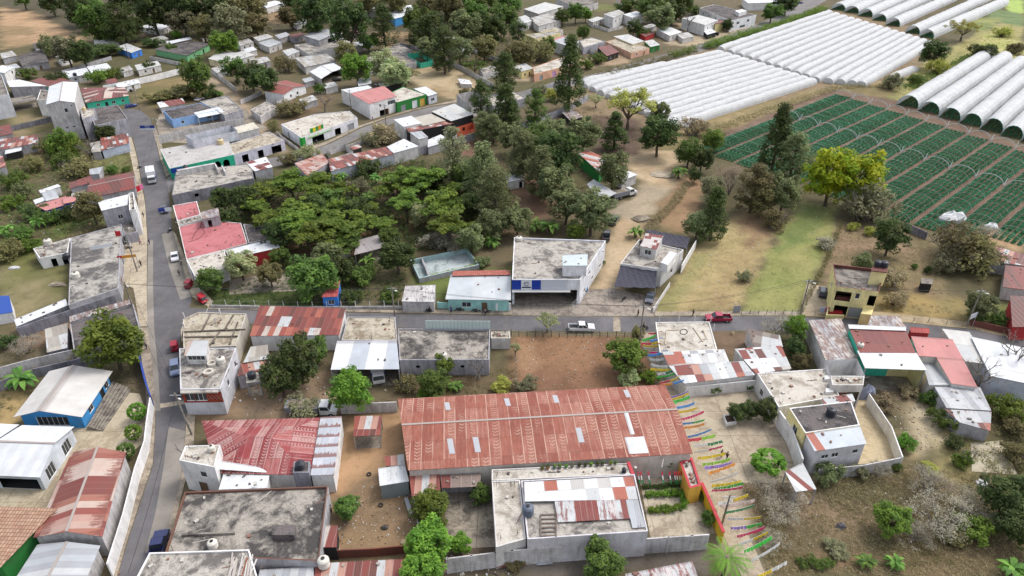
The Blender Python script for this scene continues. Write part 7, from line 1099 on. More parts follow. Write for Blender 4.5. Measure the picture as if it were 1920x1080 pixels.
# ---------------------------------------------------------------- plastic tunnels and crop rows
def plastic():
 g = NG('white plastic', .45, .4); p = g.geo(); f = g.noise(p, .6, 5, .7, .5); c = g.mix(g.ramp(f, [(.38, .55), (.62, 0)]), (.68, .68, .68), (.48, .49, .49)); c = g.mix(g.ramp(g.noise(p, .13, 3), [(.6, 0), (.75, .4)]), c, (.50, .49, .46)); g.bump(f, .35, .15); g.l(c, g.b.inputs['Base Color']); tr = g.n('BsdfTranslucent'); g.l(c, tr.inputs[0]); mx = g.n('MixShader'); mx.inputs[0].default_value = .35; g.l(g.b.outputs[0], mx.inputs[1]); g.l(tr.outputs[0], mx.inputs[2]); g.l(mx.outputs[0], g.t.nodes['Material Output'].inputs[0]); return g.m
PLAS = plastic(); HOOP = paint(A(226, 232, 230), .4); TEAL = paint(A(150, 206, 196), .5); SOILR = paint(A(150, 118, 92), .95)
def tunnel(label, a, b, w, h, group, name='low_tunnel', open_end=False, seed=0, seg=3.0):
 rr = rng(label + str(seed)); d = b - a; L = d.length; d.normalize(); s = Vector((-d.y, d.x, 0)); c = (a + b) / 2; t = thing(name, label, 'tunnel', c, group=group); m = MB(); N = max(6, int(L / seg)); K = 9; rows = []
 for i in range(N + 1):
  f = i / N; e = 1 - .25 * max(0, 1 - min(f, 1 - f) * L / 1.6) if not open_end else 1; ww, hh = w * (1 + rr.uniform(-.05, .05)), h * (1 + rr.uniform(-.07, .07)) * e; j = rr.uniform(-.06, .06)
  rows.append([a + d * (L * f) + s * (math.cos(math.pi * k / K) * ww / 2 + j) + Vector((0, 0, math.sin(math.pi * k / K) ** .9 * hh)) for k in range(K + 1)])
 for i in range(N):
  for k in range(K): m.face([rows[i][k], rows[i + 1][k], rows[i + 1][k + 1], rows[i][k + 1]])
 if not open_end: m.face(rows[0]); m.face(rows[-1][::-1])
 m.build('cover', PLAS, t, smooth=not open_end)
 if open_end:
  f_ = MB(); f_.tube([p + Vector((0, 0, .02)) - d * .05 for p in rows[0]], .09, 5); f_.build('end_hoop', TEAL, t); gr = MB()
  cs = [];
  for r in range(4):
   for k in range(60): p = a + d * rr.uniform(-.5, min(L, 16)) + s * ((r - 1.5) * w * .21 + rr.uniform(-.2, .2)); cs.append((p.x - c.x, p.y - c.y, rr.uniform(.2, .9)))
  o = bpy.data.objects.new('crop_inside', leafmesh('crop_inside', [cards(cs, 14, .5, .16, rr)], CROP)); C.objects.link(o); o.parent = t
 return t
CROP = leaf(G_(48, 100, 66), G_(22, 62, 42), .15, .01); L2 = lambda a, b, f: (a[0] + (b[0] - a[0]) * f, a[1] + (b[1] - a[1]) * f)
ORD = 'first second third fourth fifth sixth seventh eighth ninth tenth eleventh twelfth thirteenth fourteenth fifteenth sixteenth seventeenth'.split()
def w_of(a0, a1, b0, b1, n): d = (b0 - a0).normalized(); s = Vector((-d.y, d.x, 0)); return abs((a1 - a0).dot(s)) / (n - 1)
n1 = 12; a0, a1, b0 = P(1096, 165), P(1262, 241), P(1356, 101); wd1 = w_of(a0, a1, b0, None, n1)
for i in range(n1): tunnel('low white plastic tunnel of the lower left block, %s from the upper road' % ORD[i], P(*L2((1096, 165), (1262, 241), i / (n1 - 1))), P(*L2((1352, 102), (1524, 156), i / (n1 - 1))), wd1 * .80, 2.9, 'low white tunnels of the lower block')
tunnel('short white plastic tunnel piece nearest the upper road hedge', P(1092, 157), P(1250, 124), wd1 * .78, 2.6, 'low white tunnels of the lower block')
lefts = [L2((1350, 95), (1528, 153), i / 10) for i in range(11)] + [(1552, 156), (1575, 158), (1597, 160), (1614, 162)]
wd2 = w_of(P(1350, 95), P(1614, 162), P(1556, 26), None, 15)
for i in range(15): tunnel('low white plastic tunnel of the upper right block, %s from the upper road' % ORD[i], P(*lefts[i]), P(*L2((1556, 26), (1745, 84), i / 14)), wd2 * .80, 2.9, 'low white tunnels of the upper block')
tunnel('short low white tunnel stub at the bank, lowest of its block', P(1672, 148), P(1714, 132), wd2 * .78, 2.6, 'low white tunnels of the upper block')
for i in range(8):
 n_ = (1701 + 39 * i, 200 + 11.5 * i); f_ = (1850 + 31 * i, 106 + 7.6 * i); 
 if i < 7: tunnel('big open white tunnel by the crop rows, %s from the left' % ORD[i], P(*n_), P(*f_), 39 * mpp(*n_) * .93, 4.4, 'big white tunnels above the crop rows', 'big_tunnel', True, i, 2.2)
for i, (n_, f_) in enumerate([((1571, 19), (1690, -32)), ((1596, 24), (1718, -30)), ((1622, 31), (1748, -26)), ((1648, 39), (1775, -18)), ((1673, 49), (1800, -8)), ((1710, 63), (1850, -2)), ((1736, 71), (1880, 8))]): tunnel('big open white tunnel at the top right edge, %s from the left' % ORD[i], P(*n_), P(*f_), 26 * mpp(*n_), 4.6, 'big white tunnels at the top right', 'big_tunnel', True, i + 20, 2.6)
D_ = (P(1885, 275) - P(1690, 412)).normalized(); S_ = Vector((-D_.y, D_.x, 0)); nl0, nl1 = P(1338, 292), P(1690, 414); BW = None
rowm = leafmesh('plant_row', [cards([(k / 4.2, rng(k).uniform(-.16, .16), rng(k + 9).uniform(.12, .5)) for k in range(420)], 13, .36, .17, rng(3), .7, .6)], CROP)
co = np.empty(len(rowm.vertices) * 3, 'f'); rowm.vertices.foreach_get('co', co); co = co.reshape(-1, 3); co[:, 0] *= .01; rowm.vertices.foreach_set('co', co.ravel()); rowm.update()
far0, far1 = P(1581, 181), P(1878, 273); NB = 9; sp = abs((far1 - far0).dot(S_)) / (NB - 1); hm = MB(); wb = sp * .84
hm.tube([Vector((0, math.cos(math.pi * k / 10) * wb / 2 * 1.1, math.sin(math.pi * k / 10) * 2.5)) for k in range(11)], .022, 4, cap=False); hoopm = hm.mesh('hoop', HOOP); gm = MB(); gm.tube([Vector((0, math.cos(math.pi * k / 10) * wb / 2 * 1.15, math.sin(math.pi * k / 10) * 2.7)) for k in range(11)], .09, 5); gm.tube([Vector((0, -wb * .58, 0)), Vector((1.6, -wb * .58, 2.0))], .09, 5); gatem = gm.mesh('gate_hoop', HOOP); BS = None
def isect(p, d, a, b):
 e = b - a; den = d.x * e.y - d.y * e.x; return ((a.x - p.x) * e.y - (a.y - p.y) * e.x) / den
ang = math.atan2(D_.y, D_.x); sgn = 1 if (far1 - far0).dot(S_) > 0 else -1
for i in range(NB + 4):
 fp = far0 + S_ * sgn * sp * i; t0 = isect(far0, D_, far0, far1) if False else 0; fl = isect(fp, D_, far0, far1); F1 = fp + D_ * fl; nl = isect(fp, D_, nl0, nl1); N1 = fp + D_ * nl
 if i > 8: N1 = P(*L2((1722, 424), (1915, 452), (i - 9) / 3)); N1 = fp + D_ * (N1 - fp).dot(D_)
 L = (F1 - N1).length; t = thing('crop_bed', 'dark green planted bed with bare white hoops, %s from the top left' % ORD[i], 'crop bed', N1, ang, 'crop beds under bare hoops', world=False)
 for r in range(5):
  o = bpy.data.objects.new('plant_row', rowm); C.objects.link(o); o.parent = t; o.location = (0, (r - 2) * wb * .205, 0); o.scale = (L, 1.38, 1.1)
 K = int(L / 5.2)
 for k in range(K + 1): o = bpy.data.objects.new('hoop', hoopm); C.objects.link(o); o.parent = t; o.location = (L * k / K, 0, 0)
 if L > 55: o = bpy.data.objects.new('gate_hoop', gatem); C.objects.link(o); o.parent = t; o.location = (L * .56, 0, 0)
 o = bpy.data.objects.new('gate_hoop', gatem); C.objects.link(o); o.parent = t; o.location = (L + .6, 0, 0)
def lump(name, label, cat, px, py, sx, sy, h, m, seed=1, group=None, n=9):
 rr = rng(str(seed) + label); p = P(px, py); b = MB(); rings = []
 for j in range(5):
  f = j / 4; r = math.cos(f * 1.45); rings.append([Vector((p.x + math.cos(2 * math.pi * k / n) * sx / 2 * r * rr.uniform(.75, 1.2), p.y + math.sin(2 * math.pi * k / n) * sy / 2 * r * rr.uniform(.75, 1.2), h * math.sin(f * 1.5) * rr.uniform(.8, 1.2))) for k in range(n)])
 for j in range(4):
  for k in range(n): b.face([rings[j][k], rings[j][(k + 1) % n], rings[j + 1][(k + 1) % n], rings[j + 1][k]])
 b.face(rings[4]); o = b.build(name, m, None, tuple(p)); tag(o, label, cat, group); return o
BLUETARP, WPL = paint(A(60, 130, 206), .5), paint(A(226, 226, 226), .5)
for a in [('plastic_heap', 'white plastic sheet heaped at the end of the crop rows', 'plastic sheet', 1783, 414, 8, 4, 2.6, WPL), ('plastic_heap', 'small torn white sheet beside the crop rows', 'plastic sheet', 1857, 428, 3.5, 2.5, 1.5, WPL), ('tarpaulin', 'bright blue crumpled tarpaulin by the leafless tree', 'tarpaulin', 1868, 738, 4.5, 3.5, .9, BLUETARP), ('tarpaulin', 'grey blue tarpaulin hung beside the columned porch', 'tarpaulin', 1622, 744, 3.2, 2, 2.4, paint(A(150, 156, 176), .6)), ('gravel_heap', 'grey gravel heap at the sandy drive', 'gravel heap', 1203, 412, 5.5, 4, 1.1, CONC2), ('gravel_heap', 'pale sand heap in the truck yard', 'sand heap', 1243, 328, 8, 6, .7, CONC), ('rubble_heap', 'dark rubbish heap on the dry slope', 'rubbish heap', 1577, 988, 1.7, 1.1, .6, paint(A(96, 90, 96))), ('boulder', 'pale grey boulder beside the grey thicket', 'boulder', 1708, 957, 1.4, 1.7, .5, CONC2), ('tree_stump', 'cut pale tree stump behind the cream concrete roof', 'stump', 1373, 627, .9, .8, .7, paint(A(196, 170, 130))), ('sack_heap', 'white sacks heaped under the dark tree at right', 'sacks', 1842, 912, 1.6, 2.6, .9, WPL), ('rubble_heap', 'broken blocks heaped in the sandy yard, beside the bucket', 'rubble', 722, 990, 1.2, .9, .5, paint(A(90, 84, 78))), ('rubble_heap', 'broken blocks heaped at the wall of the sandy yard', 'rubble', 757, 1018, 1.0, 1.2, .4, paint(A(180, 160, 130))), ('boat_shape_tub', 'white tub lying in the left field', 'tub', 28, 503, 3.2, 1.2, .5, WPL), ('trough', 'beige trough beside the long wall at left', 'trough', 110, 535, 4.5, 1.6, .8, CONC)]: lump(*a)
def rubble(label, px, n, cols, smax, seed):
 poly = [tuple(P(*q))[:2] for q in px]; rr = rng(seed); b = MB(); xs, ys = [p[0] for p in poly], [p[1] for p in poly]; k = 0
 while k < n:
  x, y = rr.uniform(min(xs), max(xs)), rr.uniform(min(ys), max(ys))
  if not inside(poly, np.array([x]), np.array([y]))[0]: continue
  s = rr.uniform(.25, 1) ** 2 * smax; b.box((x, y, s * .25), (s, s * rr.uniform(.5, 1), s * .5), rr.uniform(0, 3), rr.randrange(len(cols)), .7); k += 1
 o = b.build('rubble', cols); o['kind'] = 'stuff'; o['label'] = label
RC = [paint(A(206, 198, 184)), paint(A(150, 120, 92)), paint(A(226, 224, 220)), paint(A(110, 96, 84))]
rubble('stones and scraps strewn over the sandy yard', [(690, 900), (785, 890), (792, 1040), (612, 1042), (640, 960)], 420, RC, .28, 1); rubble('litter on the dry slope', [(1430, 900), (1700, 880), (1740, 960), (1640, 1070), (1440, 1075)], 260, RC, .24, 2); rubble('litter on lawn and dry field', [(1290, 480), (1500, 385), (1570, 390), (1500, 585), (1240, 585)], 130, [RC[2]], .3, 3); rubble('crop leftovers on the brown lot', [(965, 632), (1140, 634), (1225, 700), (1000, 732), (960, 715)], 420, [RC[1], RC[0]], .3, 4); rubble('white rubble on the slope below the porch', [(1650, 730), (1760, 725), (1800, 840), (1710, 850)], 420, [RC[0], RC[1], CONC2], .32, 5); rubble('litter round the left hillside houses', [(0, 300), (240, 280), (200, 420), (20, 480)], 200, RC, .45, 6); rubble('scraps behind the grey panel wall', [(800, 1030), (960, 1040), (960, 1080), (790, 1080)], 160, RC, .5, 7); rubble('debris on the flat roofs yards', [(380, 750), (640, 700), (740, 700), (740, 775), (380, 785)], 200, RC, .4, 8)
# ---------------------------------------------------------------- vehicles
TYRE, RIM = paint((.02, .02, .022), .8), paint((.35, .36, .38), .3, .6); GLS = glassm((.015, .018, .022), .08); LAMP = paint((.75, .73, .68), .2); TAIL = paint((.35, .02, .02), .3); CHR = paint((.3, .31, .32), .3, .5)
def wheels(root, xs, ys, r, wd_=.22, name='wheel'):
 for x in xs:
  for y in ys:
   b = MB(); b.tube([(x, y - wd_ / 2, r), (x, y + wd_ / 2, r)], r, 14); w = b.build(name, TYRE, root); c = MB(); c.tube([(x, y - wd_ / 2 - .012, r), (x, y + wd_ / 2 + .012, r)], r * .58, 10); c.build('rim', RIM, w)
def prof(mb, pts, w, zb=9, k=0.0, mi=0):
 hw = lambda z: w / 2 * (1 - k * max(0, z - zb)); n = len(pts); Lf = [(x, hw(z), z) for x, z in pts]; Rt = [(x, -hw(z), z) for x, z in pts]
 mb.face(Lf[::-1], mi=mi); mb.face(Rt, mi=mi)
 for i in range(n): j = (i + 1) % n; mb.face([Lf[i], Lf[j], Rt[j], Rt[i]], mi=mi)
def lights(root, xf, xr, w, z):
 for s in (-1, 1):
  b = MB(); b.box((xf, s * w * .38, z), (.05, .3, .14)); b.build('headlight', LAMP, root); b = MB(); b.box((xr, s * w * .42, z + .05), (.05, .16, .24)); b.build('tail_light', TAIL, root)
def glass_(root, x0, x1, xt0, xt1, z0, z1, w, k, sides=2):
 g = lambda z: w / 2 * (1 - k * (z - z0)) + .006; b = MB()
 for s in (-1, 1):
  n = sides
  for i in range(n):
   f0, f1 = (i + .06) / n, (i + .94) / n; lx = lambda f, z: (x0 + (x1 - x0) * f) * (1 - (z - z0) / (z1 - z0)) + (xt0 + (xt1 - xt0) * f) * (z - z0) / (z1 - z0); za, zb_ = z0 + .05, z1 - .08
   b.face([(lx(f0, za), s * g(za), za), (lx(f1, za), s * g(za), za), (lx(f1, zb_), s * g(zb_), zb_), (lx(f0, zb_), s * g(zb_), zb_)])
 b.build('side_windows', GLS, root)
 for nm, xa, xb, e in (('windscreen', x1, xt1, .012), ('rear_window', x0, xt0, -.012)):
  b = MB(); za, zb_ = z0 + .05, z1 - .06; fx = lambda z: xa + (xb - xa) * (z - z0) / (z1 - z0) + e; b.face([(fx(za), -g(za) * .9, za), (fx(za), g(za) * .9, za), (fx(zb_), g(zb_) * .88, zb_), (fx(zb_), -g(zb_) * .88, zb_)]); b.build(nm, GLS, root)
def vroot(name, label, cat, px, py, head, group=None): p = P(px, py); return thing(name, label, cat, p, head, group, world=False)
def pickup(label, px, py, head, col, L=5.3):
 t = vroot('pickup_truck', label, 'pickup', px, py, head); m = paint(col, .3, 0, .05, .5); w = 1.85; b = MB()
 prof(b, [(-2.65, .5), (2.6, .42), (2.68, .75), (2.55, .98), (1.35, 1.08), (-.75, 1.08), (-.75, .62), (-2.65, .62)], w); b.build('body', m, t); b = MB()
 for s in (-1, 1): b.box((-1.7, s * (w / 2 - .05), .85), (1.9, .1, .5))
 b.box((-2.6, 0, .85), (.1, w, .5)); b.build('cargo_bed', m, t); b = MB(); b.face([(-2.55, -.8, .64), (-.78, -.8, .64), (-.78, .8, .64), (-2.55, .8, .64)]); b.build('bed_liner', TYRE, t)
 b = MB(); prof(b, [(-.75, 1.05), (1.35, 1.05), (.62, 1.72), (-.6, 1.74)], w, 1.05, .22); b.build('cab', m, t); glass_(t, -.75, 1.35, -.6, .62, 1.08, 1.73, w, .22); wheels(t, (-1.65, 1.65), (-.8, .8), .37); lights(t, 2.66, -2.67, w, .78); b = MB(); b.box((2.66, 0, .5), (.12, 1.8, .18)); b.box((-2.68, 0, .5), (.12, 1.8, .16)); b.build('bumper', CHR, t); return t
def car(label, px, py, head, col, suv=False, name='car'):
 t = vroot(name, label, 'car', px, py, head); m = paint(col, .3, 0, .05, .5); w, H = 1.72, (1.65 if suv else 1.45); b = MB(); prof(b, [(-2.1, .4), (2.1, .38), (2.18, .65), (2.05, .82), (1.1, .95), (-1.9, .98), (-2.15, .8)], w); b.build('body', m, t)
 b = MB(); x0, xt0 = (-2.0, -1.75) if suv else (-1.75, -1.0); prof(b, [(x0, .95), (1.15, .93), (.35, H), (xt0, H)], w, .95, .25); b.build('cabin', m, t); glass_(t, x0, 1.15, xt0, .35, .97, H, w, .25); wheels(t, (-1.3, 1.35), (-.74, .74), .32, .2); lights(t, 2.15, -2.13, w, .7); b = MB(); b.box((2.14, 0, .45), (.1, 1.6, .16)); b.box((-2.12, 0, .45), (.1, 1.6, .16)); b.build('bumper', m, t); return t
def truck(label, px, py, head, body):
 t = vroot('truck', label, 'truck', px, py, head); m = paint(A(232, 232, 232), .4, 0, .08); w = 2.2; b = MB(); b.box((0, 0, .75), (7.4, .9, .25)); b.build('chassis', TYRE, t); b = MB()
 if body == 'box':
  prof(b, [(2.2, .6), (3.9, .6), (4.0, 1.3), (3.75, 2.35), (2.2, 2.4)], w, 1.3, .08); b.build('cab', m, t); glass_(t, 2.5, 3.99, 2.5, 3.78, 1.4, 2.3, w, .06, 1); b = MB(); b.box((-.75, 0, 2.2), (5.7, 2.4, 2.5)); b.build('cargo_box', m, t); b = MB(); b.box((-.75, 0, 1.5), (5.74, 2.44, .75)); b.build('blue_band', paint(A(50, 90, 180)), t); wheels(t, (-1.9, 3.0), (-.95, .95), .45, .3); lights(t, 3.98, -3.62, w, .95)
 else:
  prof(b, [(1.4, .7), (4.2, .7), (4.3, 1.4), (3.2, 1.55), (2.85, 2.4), (1.4, 2.45)], w, 1.5, .1); b.build('cab', m, t); glass_(t, 1.5, 3.2, 1.5, 2.88, 1.6, 2.4, w, .08, 1); b = MB(); prof(b, [(-4.2, 1.0), (1.1, 1.0), (1.2, 2.2), (-4.4, 2.3)], 2.3); b.build('dump_body', paint(A(140, 142, 150), .6), t); b = MB(); b.box((-1.6, 0, 2.3), (4.9, 1.9, .03)); b.build('load', CONC2, t); wheels(t, (-3.0, -1.8, 3.3), (-.95, .95), .5, .32); lights(t, 4.28, -4.35, w, 1.0)
 return t
def tuktuk(label, px, py, head, col):
 t = vroot('auto_rickshaw', label, 'auto rickshaw', px, py, head); m = paint(col, .4, 0, .06); b = MB(); prof(b, [(-1.25, .35), (.6, .35), (1.3, .6), (1.1, 1.0), (.75, .9), (.4, .5), (-.3, .5), (-.4, .95), (-1.3, 1.0)], 1.25, .8, .15); b.build('body', m, t); b = MB(); prof(b, [(-1.3, 1.62), (.75, 1.6), (.65, 1.75), (-1.2, 1.8)], 1.25, 1.6, .5); b.build('canopy', m, t); b = MB()
 for x, y in ((-1.2, .55), (-1.2, -.55), (.85, .45), (.85, -.45)): b.tube([(x, y, .9), (x * .9, y, 1.65)], .03, 4)
 b.build('roof_frame', TYRE, t); b = MB(); b.face([(1.0, -.45, 1.0), (1.0, .45, 1.0), (.75, .42, 1.6), (.75, -.42, 1.6)]); b.build('windscreen', GLS, t); wheels(t, (-.85,), (-.55, .55), .22, .12); wheels(t, (1.0,), (0,), .22, .12); b = MB(); b.box((1.25, 0, .75), (.06, .16, .14)); b.build('headlight', LAMP, t); return t
def moto(label, px, py, head, col, group='motorcycles parked or ridden in the streets'):
 t = vroot('motorcycle', label, 'motorcycle', px, py, head, group); m = paint(col, .35); wheels(t, (-.62, .66), (0,), .3, .11); b = MB(); b.tube([(-.62, 0, .3), (-.1, 0, .55), (.35, 0, .8), (.62, 0, .35)], .05, 6); b.box((.02, 0, .4), (.42, .24, .3)); b.build('frame', TYRE, t); b = MB(); b.lathe((.2, 0, .68), [(0, 0), (.17, .05), (.19, .14), (.1, .24), (0, .26)], 10); b.build('fuel_tank', m, t); b = MB(); b.box((-.35, 0, .78), (.7, .26, .1)); b.build('seat', TYRE, t); b = MB(); b.tube([(.4, -.36, 1.02), (.46, 0, .98), (.4, .36, 1.02)], .025, 5); b.build('handlebar', CHR, t); b = MB(); b.lathe((.58, 0, .84), [(0, -.08), (.09, -.04), (.09, .06), (0, .08)], 8); b.build('headlight', LAMP, t); return t
def hd(ax, ay, bx, by): d = P(bx, by) - P(ax, ay); return math.atan2(d.y, d.x)
pickup('white double cab pickup driving on the main road', 1090, 619, 0, A(236, 236, 238)); pickup('crimson red double cab pickup driving on the main road', 1346, 601, math.pi, A(176, 24, 64)); pickup('dark pickup parked beside the big white building', 1137, 446, hd(1137, 446, 1139, 430), A(70, 66, 80)); pickup('green and white old pickup on the sandy drive', 1152, 417, hd(1152, 417, 1160, 405), A(110, 124, 104))
car('white sedan parked at the street before the cream roof', 329, 485, hd(329, 485, 331, 510), A(236, 236, 238)); car('silver blue car parked beside the two storey corner house', 330, 695, hd(330, 695, 330, 720), A(120, 134, 164), True); car('dark grey car in the walled front yard', 1219, 562, hd(1225, 545, 1212, 580), A(96, 100, 112)); car('dark blue car in the driveway of the yellow house', 1542, 552, hd(1542, 552, 1541, 530), A(34, 42, 66), True); car('dark car parked at the upper blue painted stall', 309, 396, hd(309, 396, 312, 420), A(70, 72, 86)); car('blue car parked before the turquoise house at the bend', 246, 201, hd(246, 201, 262, 198), A(50, 70, 150)); car('white car parked behind the light blue house', 374, 188, hd(374, 188, 384, 184), A(226, 226, 228)); pickup('dark blue pickup half hidden by the huge grey roof', 299, 1030, hd(294, 1040, 301, 1015), A(44, 52, 100))
car('black car parked before the tall white house', 1341, 66, 2.6, A(40, 40, 46), True); car('blue car parked at the top beyond the road', 1500, 7, .2, A(50, 80, 150)); car('silver minibus parked at the grey tin roof house', 491, 91, 2.7, A(150, 154, 162), True, 'minibus'); car('white minibus parked at the grey tin roof house', 520, 89, .3, A(226, 228, 232), True, 'minibus'); car('dark car sheltered in the white gable garage', 632, 152, .3, A(50, 50, 56)); car('white van half hidden by orchard trees', 640, 482, .1, A(214, 214, 214), True, 'van'); car('dark blue car under the cream house trees', 437, 93, .3, A(50, 54, 80))
truck('white and blue box truck driving down the left street', 286, 338, hd(285, 330, 288, 356), 'box'); truck('grey dump truck with a white cab beside the blue grey shelter', 1169, 370, hd(1150, 374, 1196, 362), 'dump'); truck('old truck standing under the open garage roof', 708, 700, hd(708, 690, 712, 715), 'box'); t = truck('white long nosed truck cab behind the dry bush', 588, 776, hd(560, 776, 632, 776), 'dump')
tuktuk('red auto rickshaw by the crossroads trees', 381, 567, hd(381, 567, 390, 574), A(196, 36, 52)); tuktuk('red and blue auto rickshaw beside the corner house', 329, 655, hd(329, 655, 329, 640), A(170, 40, 60)); tuktuk('dark red auto rickshaw under the tree at the corner', 356, 538, hd(356, 538, 362, 530), A(150, 30, 44))
MO = [(241, 467, .3, A(206, 200, 196), 'pale motorcycle on the pavement by the red sign'), (805, 586, .2, A(60, 50, 56), 'motorcycle nearest the white hut on the main road'), (862, 584, .1, A(50, 54, 70), 'motorcycle before the turquoise fence, left one'), (892, 586, .1, A(150, 40, 50), 'motorcycle before the turquoise fence, middle one'), (912, 587, .2, A(60, 60, 70), 'motorcycle before the turquoise fence, right one'), (1207, 617, 3.0, A(40, 40, 44), 'motorcycle ridden out of the lane'), (1070, 553, -1.3, A(190, 40, 50), 'motorcycle by the gate of the big white building'), (339, 742, 1.5, A(40, 40, 44), 'dark motorcycle below the patterned front band'), (319, 435, 1.4, A(190, 190, 196), 'motorcycle at the pink roof house wall'), (592, 268, .8, A(60, 60, 70), 'motorcycle before the green shop'), (262, 316, 1.2, A(50, 50, 60), 'motorcycle left of the box truck'), (1170, 563, .9, A(90, 40, 60), 'motorcycle at the drive fence'), (500, 268, .4, A(60, 60, 66), 'motorcycle at the dirt path')]
for x, y, h_, c_, l_ in MO[:12]: moto(l_, x, y, h_, c_)
# ---------------------------------------------------------------- people
SKIN = paint((.30, .17, .11), .6)
def skin_mesh(J, E, rad):
 me = bpy.data.meshes.new('person'); me.from_pydata(J, E, []); o = bpy.data.objects.new('tmp', me); C.objects.link(o); md = o.modifiers.new('s', 'SKIN'); o.modifiers.new('d', 'SUBSURF').levels = 1; md.use_smooth_shade = True
 for v, r in zip(me.skin_vertices[0].data, rad): v.radius = (r, r)
 me.skin_vertices[0].data[0].use_root = True; out = bpy.data.meshes.new_from_object(o.evaluated_get(bpy.context.evaluated_depsgraph_get())); bpy.data.objects.remove(o); return out
def figure(pose):
 st = .16 if pose == 'walk' else .02; J, E, Rr = [], [], []
 def add(p, r, par=None): J.append(p); Rr.append(r); (E.append((par, len(J) - 1)) if par is not None else None); return len(J) - 1
 ride = pose == 'ride'; hz = .86 if ride else .92; pe = add((0, 0, hz), .13); ch = add((.06 if ride else 0, 0, hz + .38), .14, pe); nk = add((.08 if ride else 0, 0, hz + .56), .055, ch); hd_ = add((.1 if ride else .01, 0, hz + .68), .095, nk); add((.11 if ride else .02, 0, hz + .79), .075, hd_); add((.2 if ride else .115, 0, hz + .68), .02, hd_)
 tops, legs = [pe, ch], []
 for s in (-1, 1):
  hp = add((0, s * .09, hz - .04), .095, pe); kn = add(((.34 if ride else s * st), s * (.18 if ride else .1), (.62 if ride else .48)), .065, hp); ak = add(((.1 if ride else s * st * .9 - (.1 if st > .1 else 0)), s * (.2 if ride else .1), .09), .042, kn); add(((.26 if ride else s * st * .9 + .1), s * (.2 if ride else .11), .04), .035, ak); legs.append((hp, kn, ak))
  sh = add((.06 if ride else 0, s * .18, hz + .44), .06, ch); el = add(((.26 if ride else -s * st * .5), s * .24, hz + .22), .043, sh); wr = add(((.42 if ride else -s * st + .06), s * (.32 if ride else .24), hz + (.16 if ride else .02)), .03, el); pl = add((J[wr][0] + .03, J[wr][1], J[wr][2] - .07), .032, wr); tops += [sh, el]
  for k in range(4): add((J[pl][0] + .015 + .008 * (k % 2), J[pl][1] + (k - 1.5) * .02, J[pl][2] - .085 + .01 * abs(k - 1.5)), .009, pl)
  add((J[pl][0] + .05, J[pl][1] - s * .015, J[pl][2] - .02), .01, pl)
 body = skin_mesh(J, E, Rr); sub = lambda idx, extra: (lambda m: skin_mesh([J[i] for i in idx], [(m[a], m[b]) for a, b in E if a in m and b in m], [Rr[i] + extra for i in idx]))({i: k for k, i in enumerate(idx)})
 shirt = sub(tops, .018); tr = sub([pe] + [i for l in legs for i in l], .014); hb = MB(); hx = J[hd_]; hb.lathe((hx[0] - .015, 0, hx[2] + .03), [(.1, -.05), (.108, .03), (.085, .1), (0, .135)], 10); return body, shirt, tr, hb.mesh('hair', paint((.015, .012, .01), .6))
FIG = {}
def person(label, px, py, head, shirt, trou, pose='walk', z=0.0, cat='person'):
 if pose not in FIG: FIG[pose] = figure(pose)
 p = P(px, py, z); t = thing('person', label, cat, p, head, None, world=False)
 for nm, me, m in zip(('body', 'shirt', 'trousers', 'hair'), FIG[pose], (SKIN, paint(A(*shirt), .9), paint(A(*trou), .9), None)):
  o = bpy.data.objects.new(nm, me); C.objects.link(o); o.parent = t
  if not me.materials: me.materials.append(SKIN)
  if m: o.material_slots[0].link = 'OBJECT'; o.material_slots[0].material = m
for a in [('person in blue shirt walking along the left street', 281, 458, 1.6, (70, 90, 170), (50, 50, 60)), ('person in black clothes on the pavement below the orange banner', 265, 499, -1.2, (30, 30, 34), (30, 30, 34)), ('person in pink shirt at the pavement stand', 264, 459, 0, (200, 120, 170), (60, 50, 60)), ('person in dark clothes walking beside the cream roof wall', 337, 517, 1.3, (90, 96, 116), (40, 42, 50)), ('person in white shirt behind the white sedan', 341, 497, .5, (220, 220, 224), (40, 40, 46)), ('person in blue standing on the main road beside motorcycles', 846, 586, 1.5, (40, 60, 160), (40, 46, 110), 'stand'), ('person in grey shirt leaning toward the red motorcycle', 910, 591, 1.5, (140, 140, 146), (70, 66, 70), 'stand'), ('person walking at the north kerb near the red pickup', 1299, 592, .2, (60, 60, 70), (40, 40, 44)), ('person in brown walking at the drive mouth', 1196, 592, .1, (120, 86, 70), (60, 50, 50)), ('person in red shirt under the sign front canopy', 1018, 553, -1.5, (180, 40, 50), (50, 40, 40), 'stand'), ('person in pink top at the shop corner of the upper street', 699, 226, -.8, (210, 80, 130), (90, 110, 180), 'stand'), ('person with pale shirt bending at the round tree in the sandy yard', 622, 962, .2, (206, 190, 176), (60, 56, 60), 'stand'), ('person in dark clothes at the lane gateway of bunting', 1352, 858, .5, (50, 50, 60), (40, 40, 46), 'stand'), ('person in black walking down the bunting lane', 1362, 862, .6, (36, 36, 40), (50, 46, 50)), ('person standing on the blue school steps', 204, 733, .4, (50, 60, 90), (30, 30, 36), 'stand'), ('person walking on the pavement before the mural wall', 276, 655, 1.5, (150, 150, 160), (50, 50, 56)), ('person at the left pavement under the grey house stair', 270, 408, 1.4, (90, 100, 130), (50, 50, 60))]: person(*a)
person('person in dark jacket riding the motorcycle out of the lane', 1207, 617, 3.0, (60, 60, 66), (60, 66, 90), 'ride'); person('person in black riding the motorcycle on the main road by the white hut', 805, 586, .2, (50, 46, 46), (60, 56, 60), 'ride')
